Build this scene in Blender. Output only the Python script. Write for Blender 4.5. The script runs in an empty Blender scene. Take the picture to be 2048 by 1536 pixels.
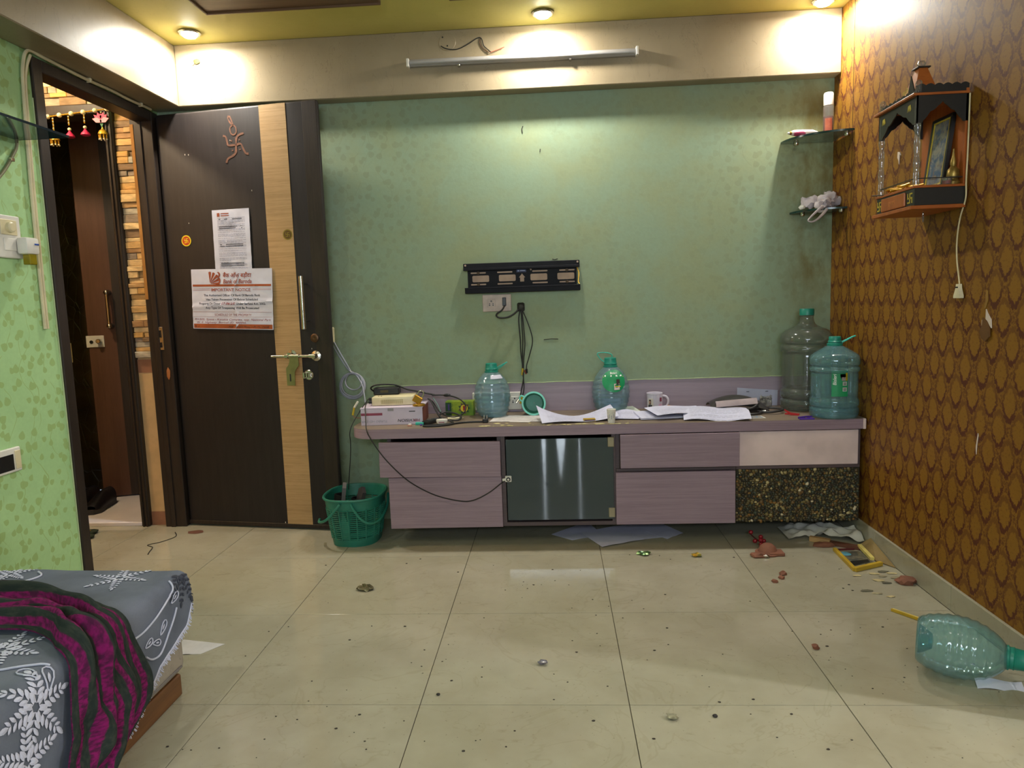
import bpy, bmesh, math, random
from mathutils import Vector, Matrix, noise
S = bpy.context.scene
COL = S.collection
R = math.radians
random.seed(7)

# ------------------------------------------------------------------ camera
cam_d = bpy.data.cameras.new('camera')
cam = bpy.data.objects.new('camera', cam_d)
COL.objects.link(cam)
S.camera = cam
cam_d.sensor_fit = 'HORIZONTAL'
cam_d.sensor_width = 36.0
cam_d.lens = 1421.6 / 2048 * 36.0
cam_d.clip_start = 0.02
def aim(o, loc, yaw, pitch, roll):
    f = Vector((math.sin(yaw)*math.cos(pitch), math.cos(yaw)*math.cos(pitch), math.sin(pitch)))
    r = Vector((math.cos(yaw), -math.sin(yaw), 0)); u = r.cross(f)
    c, s = math.cos(roll), math.sin(roll)
    r2, u2 = c*r + s*u, -s*r + c*u
    m = Matrix((r2, u2, -f)).transposed().to_4x4()
    m.translation = Vector(loc)
    o.matrix_world = m
aim(cam, (-0.18636, -1.91116, 1.1465), -0.0611653, -0.1153683, -0.0332342)

# ------------------------------------------------------------------ exposure, world, large lights
S.view_settings.view_transform = 'Standard'
S.view_settings.look = 'None'
S.view_settings.gamma = 1.0
S.view_settings.use_curve_mapping = False
S.view_settings.exposure = -0.06
S.cycles.max_bounces = 7; S.cycles.diffuse_bounces = 3; S.cycles.glossy_bounces = 3
S.cycles.transparent_max_bounces = 16; S.cycles.caustics_reflective = False; S.cycles.caustics_refractive = False
world = bpy.data.worlds.new('world'); S.world = world
world.use_nodes = True
bg = world.node_tree.nodes['Background']
bg.inputs[0].default_value = (0.72, 0.84, 1.0, 1)
bg.inputs[1].default_value = 0.6
# daylight outside the rear balcony window (the window stands at y = -3.4)
DAY = bpy.data.lights.new('window_daylight', 'AREA'); DAY.shape = 'RECTANGLE'
DAY.size = 2.0; DAY.size_y = 2.1; DAY.energy = 370; DAY.color = (0.80, 0.90, 1.0)
day = bpy.data.objects.new('window_daylight', DAY); COL.objects.link(day)
day.location = (-0.12, -3.62, 1.12); day.rotation_euler = (R(90), 0, 0)
DOWNLIGHT_W = 14.0
DOWNLIGHT_COL = (1.0, 0.965, 0.89)
CORRIDOR_W = 62.0
SIDE_LAMP_W = 170.0

# ------------------------------------------------------------------ node helpers
def lin(c):
    def f(v):
        v /= 255.0
        return v/12.92 if v <= 0.04045 else ((v+0.055)/1.055)**2.4
    return (f(c[0]), f(c[1]), f(c[2]), 1.0)

class NT:
    def __init__(s, name):
        s.m = bpy.data.materials.new(name); s.m.use_nodes = True
        s.t = s.m.node_tree; s.t.nodes.clear()
        s.out = s.t.nodes.new('ShaderNodeOutputMaterial')
        s._geo = None; s._xyz = None
    def n(s, typ, **kw):
        nd = s.t.nodes.new(typ)
        for k, v in kw.items():
            setattr(nd, k, v)
        return nd
    def put(s, sock, v):
        if v is None: return
        if hasattr(v, 'links') or isinstance(v, bpy.types.NodeSocket):
            s.t.links.new(v, sock)
        else:
            sock.default_value = v
    def math(s, op, a, b=None, c=None, clamp=False):
        nd = s.n('ShaderNodeMath', operation=op); nd.use_clamp = clamp
        s.put(nd.inputs[0], a)
        if b is not None: s.put(nd.inputs[1], b)
        if c is not None: s.put(nd.inputs[2], c)
        return nd.outputs[0]
    def sstep(s, v, a, b):
        nd = s.n('ShaderNodeMapRange', interpolation_type='SMOOTHSTEP')
        s.put(nd.inputs[0], v); nd.inputs[1].default_value = a; nd.inputs[2].default_value = b
        return nd.outputs[0]
    def mix(s, f, a, b):
        nd = s.n('ShaderNodeMix', data_type='RGBA')
        s.put(nd.inputs[0], f); s.put(nd.inputs[6], a); s.put(nd.inputs[7], b)
        return nd.outputs[2]
    def comb(s, x, y, z=0.0):
        nd = s.n('ShaderNodeCombineXYZ')
        s.put(nd.inputs[0], x); s.put(nd.inputs[1], y); s.put(nd.inputs[2], z)
        return nd.outputs[0]
    def sep(s, v):
        nd = s.n('ShaderNodeSeparateXYZ'); s.put(nd.inputs[0], v)
        return nd.outputs[0], nd.outputs[1], nd.outputs[2]
    def pos(s):
        if s._geo is None: s._geo = s.n('ShaderNodeNewGeometry').outputs['Position']
        return s._geo
    def obj(s):
        return s.n('ShaderNodeTexCoord').outputs['Object']
    def uv(s):
        return s.n('ShaderNodeTexCoord').outputs['UV']
    def xyz(s):
        if s._xyz is None: s._xyz = s.sep(s.pos())
        return s._xyz
    def noise(s, vec, scale=5, detail=3, rough=0.55, dist=0.0):
        nd = s.n('ShaderNodeTexNoise'); s.put(nd.inputs['Vector'], vec)
        nd.inputs['Scale'].default_value = scale; nd.inputs['Detail'].default_value = detail
        nd.inputs['Roughness'].default_value = rough; nd.inputs['Distortion'].default_value = dist
        return nd.outputs[0]
    def scale(s, vec, sx, sy, sz):
        nd = s.n('ShaderNodeVectorMath', operation='MULTIPLY'); s.put(nd.inputs[0], vec)
        nd.inputs[1].default_value = (sx, sy, sz)
        return nd.outputs[0]
    def bump(s, h, strength=0.3, dist=0.01):
        nd = s.n('ShaderNodeBump'); nd.inputs['Strength'].default_value = strength
        nd.inputs['Distance'].default_value = dist; s.put(nd.inputs['Height'], h)
        return nd.outputs[0]
    def bsdf(s, color, rough=0.5, metal=0.0, normal=None, spec=0.5, **kw):
        b = s.n('ShaderNodeBsdfPrincipled')
        s.put(b.inputs['Base Color'], color); s.put(b.inputs['Roughness'], rough)
        s.put(b.inputs['Metallic'], metal); b.inputs['Specular IOR Level'].default_value = spec
        if normal is not None: s.put(b.inputs['Normal'], normal)
        for k, v in kw.items():
            s.put(b.inputs[k.replace('_', ' ')], v)
        s.t.links.new(b.outputs[0], s.out.inputs[0])
        return b

MATS = {}
def basic(name, rgb, rough=0.5, metal=0.0, var=0.12, vs=14, bump=0.0, spec=0.5, rgb2=None, stretch=(1,1,1), **kw):
    """plain procedural material: colour broken up by noise"""
    if name in MATS: return MATS[name]
    t = NT(name)
    v = t.scale(t.obj(), *stretch)
    nz = t.noise(v, vs, 4)
    c = lin(rgb)
    if rgb2 is None:
        a = tuple(max(0, x*(1-var)) for x in c[:3]) + (1,)
        b = tuple(min(1, x*(1+var)) for x in c[:3]) + (1,)
    else:
        a, b = c, lin(rgb2)
    col = t.mix(t.sstep(nz, 0.3, 0.7), a, b)
    nrm = t.bump(nz, bump, 0.004) if bump else None
    t.bsdf(col, rough, metal, nrm, spec, **kw)
    MATS[name] = t.m
    return t.m

def emis(name, rgb, strength):
    if name in MATS: return MATS[name]
    t = NT(name)
    e = t.n('ShaderNodeEmission'); e.inputs[0].default_value = (*rgb, 1); e.inputs[1].default_value = strength
    t.t.links.new(e.outputs[0], t.out.inputs[0]); MATS[name] = t.m
    return t.m

def clear_plastic(name, tint, alpha, gloss_rough=0.05, body=None):
    """thin clear plastic or glass shell: tinted see-through, a glossy skin and a little body colour"""
    if name in MATS: return MATS[name]
    t = NT(name)
    tr = t.n('ShaderNodeBsdfTransparent'); tr.inputs[0].default_value = tint
    df = t.n('ShaderNodeBsdfDiffuse'); df.inputs[0].default_value = body or tint
    m1 = t.n('ShaderNodeMixShader'); m1.inputs[0].default_value = alpha
    t.t.links.new(tr.outputs[0], m1.inputs[1]); t.t.links.new(df.outputs[0], m1.inputs[2])
    gl = t.n('ShaderNodeBsdfGlossy'); gl.inputs['Roughness'].default_value = gloss_rough
    fr = t.n('ShaderNodeFresnel'); fr.inputs[0].default_value = 1.5
    f2 = t.math('MINIMUM', t.math('MULTIPLY', fr.outputs[0], 1.3), 0.6)
    m2 = t.n('ShaderNodeMixShader'); t.put(m2.inputs[0], f2)
    t.t.links.new(m1.outputs[0], m2.inputs[1]); t.t.links.new(gl.outputs[0], m2.inputs[2])
    t.t.links.new(m2.outputs[0], t.out.inputs[0])
    MATS[name] = t.m
    return t.m

# ------------------------------------------------------------------ mesh helpers
def catmull(pts, n=6, closed=False):
    P = [Vector(p) for p in pts]
    if len(P) < 3: return P
    out = []
    L = len(P)
    rng = range(L if closed else L-1)
    for i in rng:
        if closed:
            p0, p1, p2, p3 = P[(i-1) % L], P[i], P[(i+1) % L], P[(i+2) % L]
        else:
            p0 = P[max(i-1, 0)]; p1 = P[i]; p2 = P[i+1]; p3 = P[min(i+2, L-1)]
        for k in range(n):
            t = k/n
            out.append(0.5*((2*p1) + (-p0+p2)*t + (2*p0-5*p1+4*p2-p3)*t*t + (-p0+3*p1-3*p2+p3)*t**3))
    if not closed: out.append(P[-1])
    return out

TXT = {}
def text_data(s, shear=0.0, bold=0.0):
    k = (s, shear, bold)
    if k not in TXT:
        c = bpy.data.curves.new('lettering', 'FONT'); c.body = s; c.size = 1.0; c.resolution_u = 3
        c.shear = shear; c.offset = bold
        o = bpy.data.objects.new('lettering', c)
        m = bpy.data.meshes.new_from_object(o)
        V = [(v.co.x, v.co.y) for v in m.vertices]; F = [tuple(p.vertices) for p in m.polygons]
        bpy.data.objects.remove(o); bpy.data.curves.remove(c); bpy.data.meshes.remove(m)
        TXT[k] = (V, F)
    return TXT[k]

class MB:
    def __init__(s): s.V = []; s.F = []; s.M = []; s.C = []; s.UV = None
    def add(s, V, F, mi=0):
        b = len(s.V); s.V += [Vector(v) for v in V]
        s.F += [tuple(i+b for i in f) for f in F]; s.M += [mi]*len(F)
        return s
    def box(s, x0, x1, y0, y1, z0, z1, bev=0.0, mi=0, mx=None, seg=1):
        c = Vector(((x0+x1)/2, (y0+y1)/2, (z0+z1)/2)); d = (abs(x1-x0), abs(y1-y0), abs(z1-z0))
        bm = bmesh.new(); bmesh.ops.create_cube(bm, size=1.0)
        for v in bm.verts: v.co = Vector((v.co.x*d[0], v.co.y*d[1], v.co.z*d[2]))
        if bev > 0:
            bmesh.ops.bevel(bm, geom=list(bm.edges), offset=min(bev, min(d)*0.45), segments=seg, profile=0.5, affect='EDGES')
        bm.verts.index_update()
        V = [(mx @ v.co if mx else v.co) + c for v in bm.verts]
        F = [tuple(v.index for v in f.verts) for f in bm.faces]
        bm.free()
        return s.add(V, F, mi)
    def tube(s, pts, r, seg=8, closed=False, smooth=0, mi=0, radii=None):
        P = catmull(pts, smooth, closed) if smooth else [Vector(p) for p in pts]
        n = len(P); rings = []
        up = None; V = []; F = []
        for i in range(n):
            a = P[(i-1) % n] if (closed or i > 0) else P[i]
            b = P[(i+1) % n] if (closed or i < n-1) else P[i]
            t = (b-a)
            if t.length < 1e-9: t = Vector((0, 0, 1))
            t.normalize()
            if up is None:
                up = Vector((0, 0, 1)) if abs(t.z) < 0.9 else Vector((1, 0, 0))
            x = up - t*up.dot(t)
            if x.length < 1e-6: x = t.orthogonal()
            x.normalize(); y = t.cross(x); up = x
            rr = r
            if radii:
                f = i/(n-1)*(len(radii)-1); k = min(int(f), len(radii)-2); rr = radii[k]+(radii[k+1]-radii[k])*(f-k)
            for j in range(seg):
                q = 2*math.pi*j/seg
                V.append(P[i] + (x*math.cos(q)+y*math.sin(q))*rr)
        m = n if closed else n-1
        for i in range(m):
            for j in range(seg):
                a = i*seg+j; b = i*seg+(j+1) % seg; c = ((i+1) % n)*seg+(j+1) % seg; d = ((i+1) % n)*seg+j
                F.append((a, b, c, d))
        if not closed:
            F.append(tuple(reversed(range(seg)))); F.append(tuple((n-1)*seg+j for j in range(seg)))
        return s.add(V, F, mi)
    def lathe(s, prof, seg=24, mx=None, mi=0, cap=True, fn=None):
        V = []; F = []
        for i, (r, z) in enumerate(prof):
            for j in range(seg):
                q = 2*math.pi*j/seg; rr = r*(fn(q, z) if fn else 1.0)
                v = Vector((rr*math.cos(q), rr*math.sin(q), z)); V.append(mx @ v if mx else v)
        for i in range(len(prof)-1):
            for j in range(seg):
                F.append((i*seg+j, i*seg+(j+1) % seg, (i+1)*seg+(j+1) % seg, (i+1)*seg+j))
        if cap:
            F.append(tuple(reversed(range(seg)))); F.append(tuple((len(prof)-1)*seg+j for j in range(seg)))
        return s.add(V, F, mi)
    def prism(s, poly, O, rt, up, depth, mi=0):
        """2D outline on a plane (O, rt, up), pushed back by depth along rt x up"""
        O = Vector(O); rt = Vector(rt); up = Vector(up); nn = rt.cross(up)
        n = len(poly)
        V = [O+rt*p[0]+up*p[1] for p in poly] + [O+rt*p[0]+up*p[1]-nn*depth for p in poly]
        F = [tuple(range(n)), tuple(reversed(range(n, 2*n)))]
        F += [(i+n, (i+1) % n+n, (i+1) % n, i) for i in range(n)]
        return s.add(V, F, mi)
    def ring(s, r0, r1, O, rt, up, depth, seg=24, mi=0):
        O = Vector(O); rt = Vector(rt); up = Vector(up); nn = rt.cross(up)
        V = []; F = []
        for rr, dd in ((r0, 0), (r1, 0), (r1, depth), (r0, depth)):
            for j in range(seg):
                q = 2*math.pi*j/seg; V.append(O+rt*(rr*math.cos(q))+up*(rr*math.sin(q))-nn*dd)
        for k in range(4):
            for j in range(seg):
                F.append((k*seg+j, k*seg+(j+1) % seg, ((k+1) % 4)*seg+(j+1) % seg, ((k+1) % 4)*seg+j))
        return s.add(V, F, mi)
    def sheet(s, fn, nu, nv, th=0.0, mi=0, uv=False):
        """surface fn(u,v) over the unit square, closed to a thin solid when th > 0"""
        g = [[Vector(fn(i/nu, j/nv)) for j in range(nv+1)] for i in range(nu+1)]
        V = [g[i][j] for i in range(nu+1) for j in range(nv+1)]
        I = lambda i, j: i*(nv+1)+j
        F = [(I(i, j), I(i+1, j), I(i+1, j+1), I(i, j+1)) for i in range(nu) for j in range(nv)]
        U = [(i/nu, j/nv) for i in range(nu+1) for j in range(nv+1)]
        if th > 0:
            N = len(V); W = []
            for i in range(nu+1):
                for j in range(nv+1):
                    du = g[min(i+1, nu)][j]-g[max(i-1, 0)][j]; dv = g[i][min(j+1, nv)]-g[i][max(j-1, 0)]
                    n = du.cross(dv)
                    if n.length > 1e-12: n.normalize()
                    W.append(g[i][j]-n*th)
            F += [tuple(reversed([k+N for k in f])) for f in F]
            V += W; U += U
            rim = [I(i, 0) for i in range(nu)]+[I(nu, j) for j in range(nv)]+[I(i, nv) for i in range(nu, 0, -1)]+[I(0, j) for j in range(nv, 0, -1)]
            for k in range(len(rim)):
                a, b = rim[k], rim[(k+1) % len(rim)]
                F.append((b, a, a+N, b+N))
        b0 = len(s.V)
        s.add(V, F, mi)
        if uv:
            if s.UV is None: s.UV = {}
            for k, q in enumerate(U): s.UV[b0+k] = q
        return s
    def text(s, body, O, rt, up, size, align='C', shear=0.0, bold=0.0, width=None, mi=0, fn=None):
        V, F = text_data(body, shear, bold)
        if not V: return s
        x0 = min(v[0] for v in V); x1 = max(v[0] for v in V)
        k = size; kx = size if width is None else width/max(x1-x0, 1e-6)
        off = {'C': (x0+x1)/2, 'L': x0, 'R': x1}[align]
        O = Vector(O); rt = Vector(rt); up = Vector(up)
        return s.add([O+rt*((v[0]-off)*kx)+up*(v[1]*k) for v in V], F, mi)
    def xf(s, mx):
        s.V = [mx @ v for v in s.V]; return s
    def blob(s, c, r, seed=0, amp=0.3, sub=2, sc=(1, 1, 1), mi=0, freq=1.6, floor=None):
        bm = bmesh.new(); bmesh.ops.create_icosphere(bm, subdivisions=sub, radius=1.0)
        for v in bm.verts:
            d = 1+amp*noise.noise(v.co*freq+Vector((seed*3.1, seed*1.7, seed*2.3)))
            v.co = Vector((v.co.x*sc[0], v.co.y*sc[1], v.co.z*sc[2]))*r*d+Vector(c)
            if floor is not None and v.co.z < floor: v.co.z = floor
        bm.verts.index_update()
        s.add([v.co.copy() for v in bm.verts], [tuple(v.index for v in f.verts) for f in bm.faces], mi); bm.free()
        return s
    def build(s, name, mat, parent=None, w=True, smooth=35, colors=None):
        """link the collected shapes as ONE mesh object; w: coordinates are world coordinates"""
        V = s.V
        if parent is not None and w:
            inv = wm(parent).inverted(); V = [inv @ v for v in V]
        me = bpy.data.meshes.new(name)
        me.from_pydata([tuple(v) for v in V], [], s.F)
        mats = mat if isinstance(mat, (list, tuple)) else [mat]
        for m in mats: me.materials.append(m)
        if len(mats) > 1: me.polygons.foreach_set('material_index', s.M)
        if s.UV is not None:
            ul = me.uv_layers.new(name='UVMap')
            for lp in me.loops: ul.data[lp.index].uv = s.UV.get(lp.vertex_index, (0, 0))
        if colors is not None:
            ca = me.color_attributes.new('Col', 'FLOAT_COLOR', 'POINT')
            for i, c in enumerate(colors): ca.data[i].color = c
        bm = bmesh.new(); bm.from_mesh(me); bmesh.ops.recalc_face_normals(bm, faces=bm.faces); bm.to_mesh(me); bm.free()
        if smooth:
            me.polygons.foreach_set('use_smooth', [True]*len(me.polygons))
            me.set_sharp_from_angle(angle=R(smooth))
        me.update()
        o = bpy.data.objects.new(name, me); COL.objects.link(o)
        if parent is not None: o.parent = parent
        return o

def wm(o):
    return (wm(o.parent) @ o.matrix_basis) if o.parent else o.matrix_basis.copy()
def tag(o, label=None, cat=None, group=None, kind=None):
    if label: o['label'] = label
    if cat: o['category'] = cat
    if group: o['group'] = group
    if kind: o['kind'] = kind
    return o
def thing(name, label, cat, loc=(0, 0, 0), rz=0.0, group=None, kind=None, rot=None):
    o = bpy.data.objects.new(name, None); COL.objects.link(o)
    o.empty_display_size = 0.05
    o.location = loc; o.rotation_euler = rot if rot else (0, 0, rz)
    return tag(o, label, cat, group, kind)
X3, Y3, Z3 = Vector((1, 0, 0)), Vector((0, 1, 0)), Vector((0, 0, 1))
def box(*a, **k): return MB().box(*a, **k)
# ------------------------------------------------------------------ materials of the setting
def vine_paper(name, axis, base, base2, leaf, fade):
    """green wallpaper printed with climbing stems and leaves; axis: which world axis runs along the wall"""
    t = NT(name)
    x, y, z = t.xyz(); u = x if axis == 'X' else y
    p = t.comb(u, z, 0.0)
    wob = t.math('MULTIPLY', t.math('SUBTRACT', t.noise(p, 5.0, 2), 0.5), 0.10)
    mask = None
    def stem(per, amp, k, ph, w):
        a = t.math('ADD', u, t.math('MULTIPLY', t.math('SINE', t.math('MULTIPLY_ADD', z, k, ph)), amp))
        a = t.math('ADD', a, wob)
        f = t.math('PINGPONG', a, per/2)
        return t.sstep(f, w, w*0.35)
    st = t.math('MAXIMUM', stem(0.115, 0.030, 21.0, 0.3, 0.0022), stem(0.23, 0.055, 11.0, 2.0, 0.0020))
    st = t.math('MULTIPLY', st, t.sstep(t.noise(p, 13, 2), 0.40, 0.52))
    def leaves(scale, w, h, off):
        vo = t.n('ShaderNodeTexVoronoi', voronoi_dimensions='2D', feature='F1')
        vec = t.comb(t.math('ADD', u, off), t.math('ADD', z, off*1.7), 0.0)
        t.put(vo.inputs['Vector'], vec); vo.inputs['Scale'].default_value = scale
        vo.inputs['Randomness'].default_value = 0.82
        sub = t.n('ShaderNodeVectorMath', operation='SUBTRACT')
        t.put(sub.inputs[0], vec); t.put(sub.inputs[1], vo.outputs['Position'])
        dx, dy, _ = t.sep(sub.outputs[0])
        cr, cg, cb = t.sep(vo.outputs['Color'])
        ang = t.math('MULTIPLY', t.math('SUBTRACT', cr, 0.5), 2.6)
        ca, sa = t.math('COSINE', ang), t.math('SINE', ang)
        a = t.math('ADD', t.math('MULTIPLY', dx, ca), t.math('MULTIPLY', dy, sa))
        b = t.math('SUBTRACT', t.math('MULTIPLY', dy, ca), t.math('MULTIPLY', dx, sa))
        # rounded leaf with a pointed tip
        wv = t.math('MULTIPLY', t.math('SUBTRACT', 1.15, t.math('MULTIPLY', b, 0.55/h)), w)
        q = t.math('ADD', t.math('POWER', t.math('ABSOLUTE', t.math('DIVIDE', a, wv)), 1.5),
                   t.math('POWER', t.math('ABSOLUTE', t.math('DIVIDE', b, h)), 2.0))
        return t.math('MULTIPLY', t.sstep(q, 1.08, 0.86), t.math('GREATER_THAN', cg, 0.22))
    lf = t.math('MAXIMUM', leaves(15.0, 0.0135, 0.0175, 0.0), leaves(17.0, 0.0095, 0.0135, 3.37))
    blotch = t.noise(p, 2.6, 5, 0.6)
    fine = t.noise(p, 60, 1, 0.6)
    base_c = t.mix(t.sstep(blotch, 0.35, 0.68), lin(base), lin(base2))
    base_c = t.mix(t.math('MULTIPLY', fine, 0.14), base_c, lin((90, 110, 70)))
    amt = t.math('MULTIPLY', t.math('MAXIMUM', t.math('MULTIPLY', st, 0.75), t.math('MULTIPLY', lf, 0.72)), 1.0)
    if fade:
        m = t.noise(p, 1.25, 2)
        edge = t.sstep(t.math('ABSOLUTE', t.math('ADD', u, 0.15)), 0.55, 1.0)
        m = t.math('MULTIPLY_ADD', t.sstep(m, 0.38, 0.62), 0.22, t.math('MULTIPLY', edge, 0.36))
        amt = t.math('MULTIPLY', amt, t.math('MULTIPLY', t.math('ADD', m, 0.08), 0.72))
    else:
        amt = t.math('MULTIPLY', amt, 0.9)
    c = t.mix(amt, base_c, lin(leaf))
    # grime: a few rubbed brown stains
    g = t.sstep(t.noise(p, 3.4, 6, 0.65, 0.4), 0.60, 0.80)
    c = t.mix(t.math('MULTIPLY', g, 0.45), c, lin((96, 92, 52)))
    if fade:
        # brown grime plus shelf shadow painted into the corner behind the glass shelves
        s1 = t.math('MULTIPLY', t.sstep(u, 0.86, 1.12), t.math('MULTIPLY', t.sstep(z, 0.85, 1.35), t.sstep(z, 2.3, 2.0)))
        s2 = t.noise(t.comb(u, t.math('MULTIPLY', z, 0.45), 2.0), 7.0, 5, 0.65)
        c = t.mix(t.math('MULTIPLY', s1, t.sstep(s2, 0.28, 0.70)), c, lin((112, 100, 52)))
    t.bsdf(c, 0.62, 0.0, t.bump(fine, 0.12, 0.003), 0.35)
    return t.m

def damask_paper(name):
    t = NT(name)
    x, y, z = t.xyz()
    p = t.comb(y, z, 0.0)
    rag = t.math('SUBTRACT', t.noise(p, 75, 3, 0.7), 0.5)
    rag2 = t.math('SUBTRACT', t.noise(t.comb(y, t.math('MULTIPLY', z, 0.5), 4.0), 120, 2), 0.5)
    u = t.math('DIVIDE', y, 0.098); v = t.math('DIVIDE', z, 0.176)
    u = t.math('ADD', u, t.math('MULTIPLY', rag, 0.36)); v = t.math('ADD', v, t.math('MULTIPLY', rag2, 0.22))
    def cell(du, dv):
        a = t.math('SUBTRACT', t.math('FRACT', t.math('ADD', u, du)), 0.5)
        b = t.math('SUBTRACT', t.math('FRACT', t.math('ADD', v, dv)), 0.5)
        bb = t.math('ADD', b, 0.05)
        # bulging medallion, pointed at top and bottom
        prof = t.math('ADD', t.math('POWER', t.math('ABSOLUTE', t.math('MULTIPLY', a, 2.35)), 1.7),
                      t.math('POWER', t.math('ABSOLUTE', t.math('MULTIPLY', bb, 2.55)), 1.35))
        return prof, a, b
    q1, a1, b1 = cell(0.0, 0.0); q2, a2, b2 = cell(0.5, 0.5)
    q = t.math('MINIMUM', q1, q2)
    first = t.math('LESS_THAN', q1, q2)
    b = t.math('ADD', t.math('MULTIPLY', first, b1), t.math('MULTIPLY', t.math('SUBTRACT', 1.0, first), b2))
    rim = t.math('MULTIPLY', t.sstep(q, 0.50, 0.62), t.sstep(q, 1.0, 0.84))
    low = t.sstep(b, 0.16, -0.22)
    rim = t.math('MULTIPLY', rim, t.math('MULTIPLY_ADD', low, 0.45, 0.55))
    lace = t.math('MULTIPLY', t.sstep(q, 1.0, 1.10), t.sstep(t.noise(p, 90, 3), 0.40, 0.56))
    inner = t.math('MULTIPLY', t.sstep(t.noise(p, 110, 3), 0.55, 0.68), 0.35)
    dark = t.math('MAXIMUM', t.math('MAXIMUM', rim, t.math('MULTIPLY', lace, 0.75)), inner)
    fab = t.noise(p, 420, 2)
    gold = t.mix(t.math('MULTIPLY', fab, 0.5), lin((142, 100, 30)), lin((114, 76, 18)))
    drk = t.mix(t.math('MULTIPLY', fab, 0.5), lin((90, 44, 24)), lin((68, 32, 16)))
    blot = t.noise(p, 1.8, 4)
    c = t.mix(dark, gold, drk)
    c = t.mix(t.math('MULTIPLY', t.sstep(blot, 0.4, 0.75), 0.22), c, lin((92, 58, 16)))
    t.bsdf(c, 0.52, 0.0, t.bump(fab, 0.12, 0.002), 0.28)
    return t.m

def paint(name, c1, c2, rough, sheen_noise=2.2, crack=0.25, spec=0.45):
    t = NT(name)
    p = t.pos()
    a = t.noise(p, sheen_noise, 5, 0.6)
    f = t.noise(p, 45, 3)
    vo = t.noise(t.scale(p, 1, 1, 0.35), 9, 4, 0.6, 1.5)
    line = t.sstep(t.math('ABSOLUTE', t.math('SUBTRACT', vo, 0.5)), 0.006, 0.0)
    c = t.mix(t.sstep(a, 0.32, 0.7), lin(c1), lin(c2))
    c = t.mix(t.math('MULTIPLY', line, crack), c, lin((74, 64, 44)))
    t.bsdf(c, rough, 0.0, t.bump(f, 0.12, 0.003), spec)
    return t.m

def tile_mat(name):
    t = NT(name)
    p = t.pos(); x, y, z = t.xyz()
    rnd = t.n('ShaderNodeObjectInfo').outputs['Random']
    a = t.noise(p, 3.2, 4, 0.62)
    f = t.noise(p, 22, 2, 0.7)
    vein = t.sstep(t.math('ABSOLUTE', t.math('SUBTRACT', t.noise(p, 2.4, 4, 0.6, 1.2), 0.5)), 0.012, 0.0)
    smear = t.sstep(t.noise(t.scale(p, 1.0, 2.6, 1.0), 7.5, 4, 0.7), 0.60, 0.78)
    speck = t.sstep(t.noise(p, 95, 1, 0.5), 0.70, 0.78)
    c = t.mix(t.sstep(a, 0.3, 0.7), lin((156, 150, 130)), lin((170, 165, 146)))
    c = t.mix(t.math('MULTIPLY', rnd, 0.25), c, lin((158, 152, 128)))
    c = t.mix(t.math('MULTIPLY', vein, 0.16), c, lin((126, 116, 84)))
    c = t.mix(t.math('MULTIPLY', smear, 0.5), c, lin((118, 110, 84)))
    c = t.mix(t.math('MULTIPLY', speck, 0.35), c, lin((92, 80, 58)))
    ro = t.math('MULTIPLY_ADD', f, 0.12, 0.03)
    t.bsdf(c, ro, 0.0, None, 0.42)
    return t.m

def streaked(name, c1, c2, c3, sx, sy, sz, rough=0.45, amt=0.5, spec=0.4, bump=0.08):
    """laminate / veneer with fine streaks: the coordinates are squeezed along one axis"""
    t = NT(name)
    p = t.scale(t.obj(), sx, sy, sz)
    a = t.noise(p, 6, 4, 0.7); b = t.noise(p, 30, 2, 0.6); g = t.noise(t.obj(), 2.2, 4)
    c = t.mix(t.sstep(a, 0.35, 0.68), lin(c1), lin(c2))
    c = t.mix(t.math('MULTIPLY', t.sstep(b, 0.56, 0.74), amt), c, lin(c3))
    c = t.mix(t.math('MULTIPLY', t.sstep(g, 0.45, 0.75), 0.18), c, lin(c3))
    t.bsdf(c, rough, 0.0, t.bump(a, bump, 0.002), spec)
    return t.m

M_vine_left = vine_paper('vine_wallpaper_left', 'Y', (174, 212, 152), (164, 203, 144), (146, 170, 98), False)
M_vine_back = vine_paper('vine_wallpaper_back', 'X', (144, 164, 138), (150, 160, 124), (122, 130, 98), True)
M_damask = damask_paper('damask_wallpaper')
M_beam = paint('beam_paint', (142, 127, 100), (157, 142, 115), 0.38)
M_ceil = paint('ceiling_paint', (194, 184, 102), (204, 193, 114), 0.6, 2.0, 0.12)
M_plain = paint('cream_paint', (178, 168, 132), (166, 158, 124), 0.6)
M_tile = tile_mat('vitrified_tile')
M_grout = basic('grout', (66, 58, 42), 0.9)
M_door = streaked('dark_laminate', (42, 37, 35), (48, 42, 40), (33, 28, 26), 6, 6, 0.6, 0.5, 0.35, 0.25)
M_frame = streaked('dark_frame_wood', (40, 32, 27), (50, 40, 34), (27, 21, 17), 12, 12, 0.7, 0.45, 0.4)
M_veneer = streaked('straw_veneer', (186, 152, 108), (170, 136, 92), (112, 86, 56), 0.35, 1, 20, 0.5, 0.75)
M_mauve = streaked('mauve_laminate', (152, 130, 142), (138, 117, 129), (170, 150, 162), 0.45, 1, 16, 0.42, 0.35)
M_mauve_dk = streaked('mauve_carcass', (92, 78, 80), (84, 70, 72), (70, 58, 60), 0.45, 1, 16, 0.5, 0.3)
M_top = streaked('worktop_laminate', (124, 108, 92), (115, 100, 88), (144, 128, 106), 0.4, 1, 9, 0.45, 0.3)
M_pink = basic('pale_pink_panel', (226, 202, 198), 0.5, var=0.12, vs=5)
M_splash = streaked('lilac_panel', (166, 150, 164), (156, 141, 154), (136, 121, 132), 0.4, 1, 10, 0.45, 0.25)
M_inside = basic('cabinet_inside', (58, 50, 46), 0.7)
M_black = basic('black_plastic', (22, 22, 23), 0.4, var=0.2)
M_blackmetal = basic('black_powder_coat', (20, 20, 26), 0.6, var=0.2, bump=0.05, spec=0.2)
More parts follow.
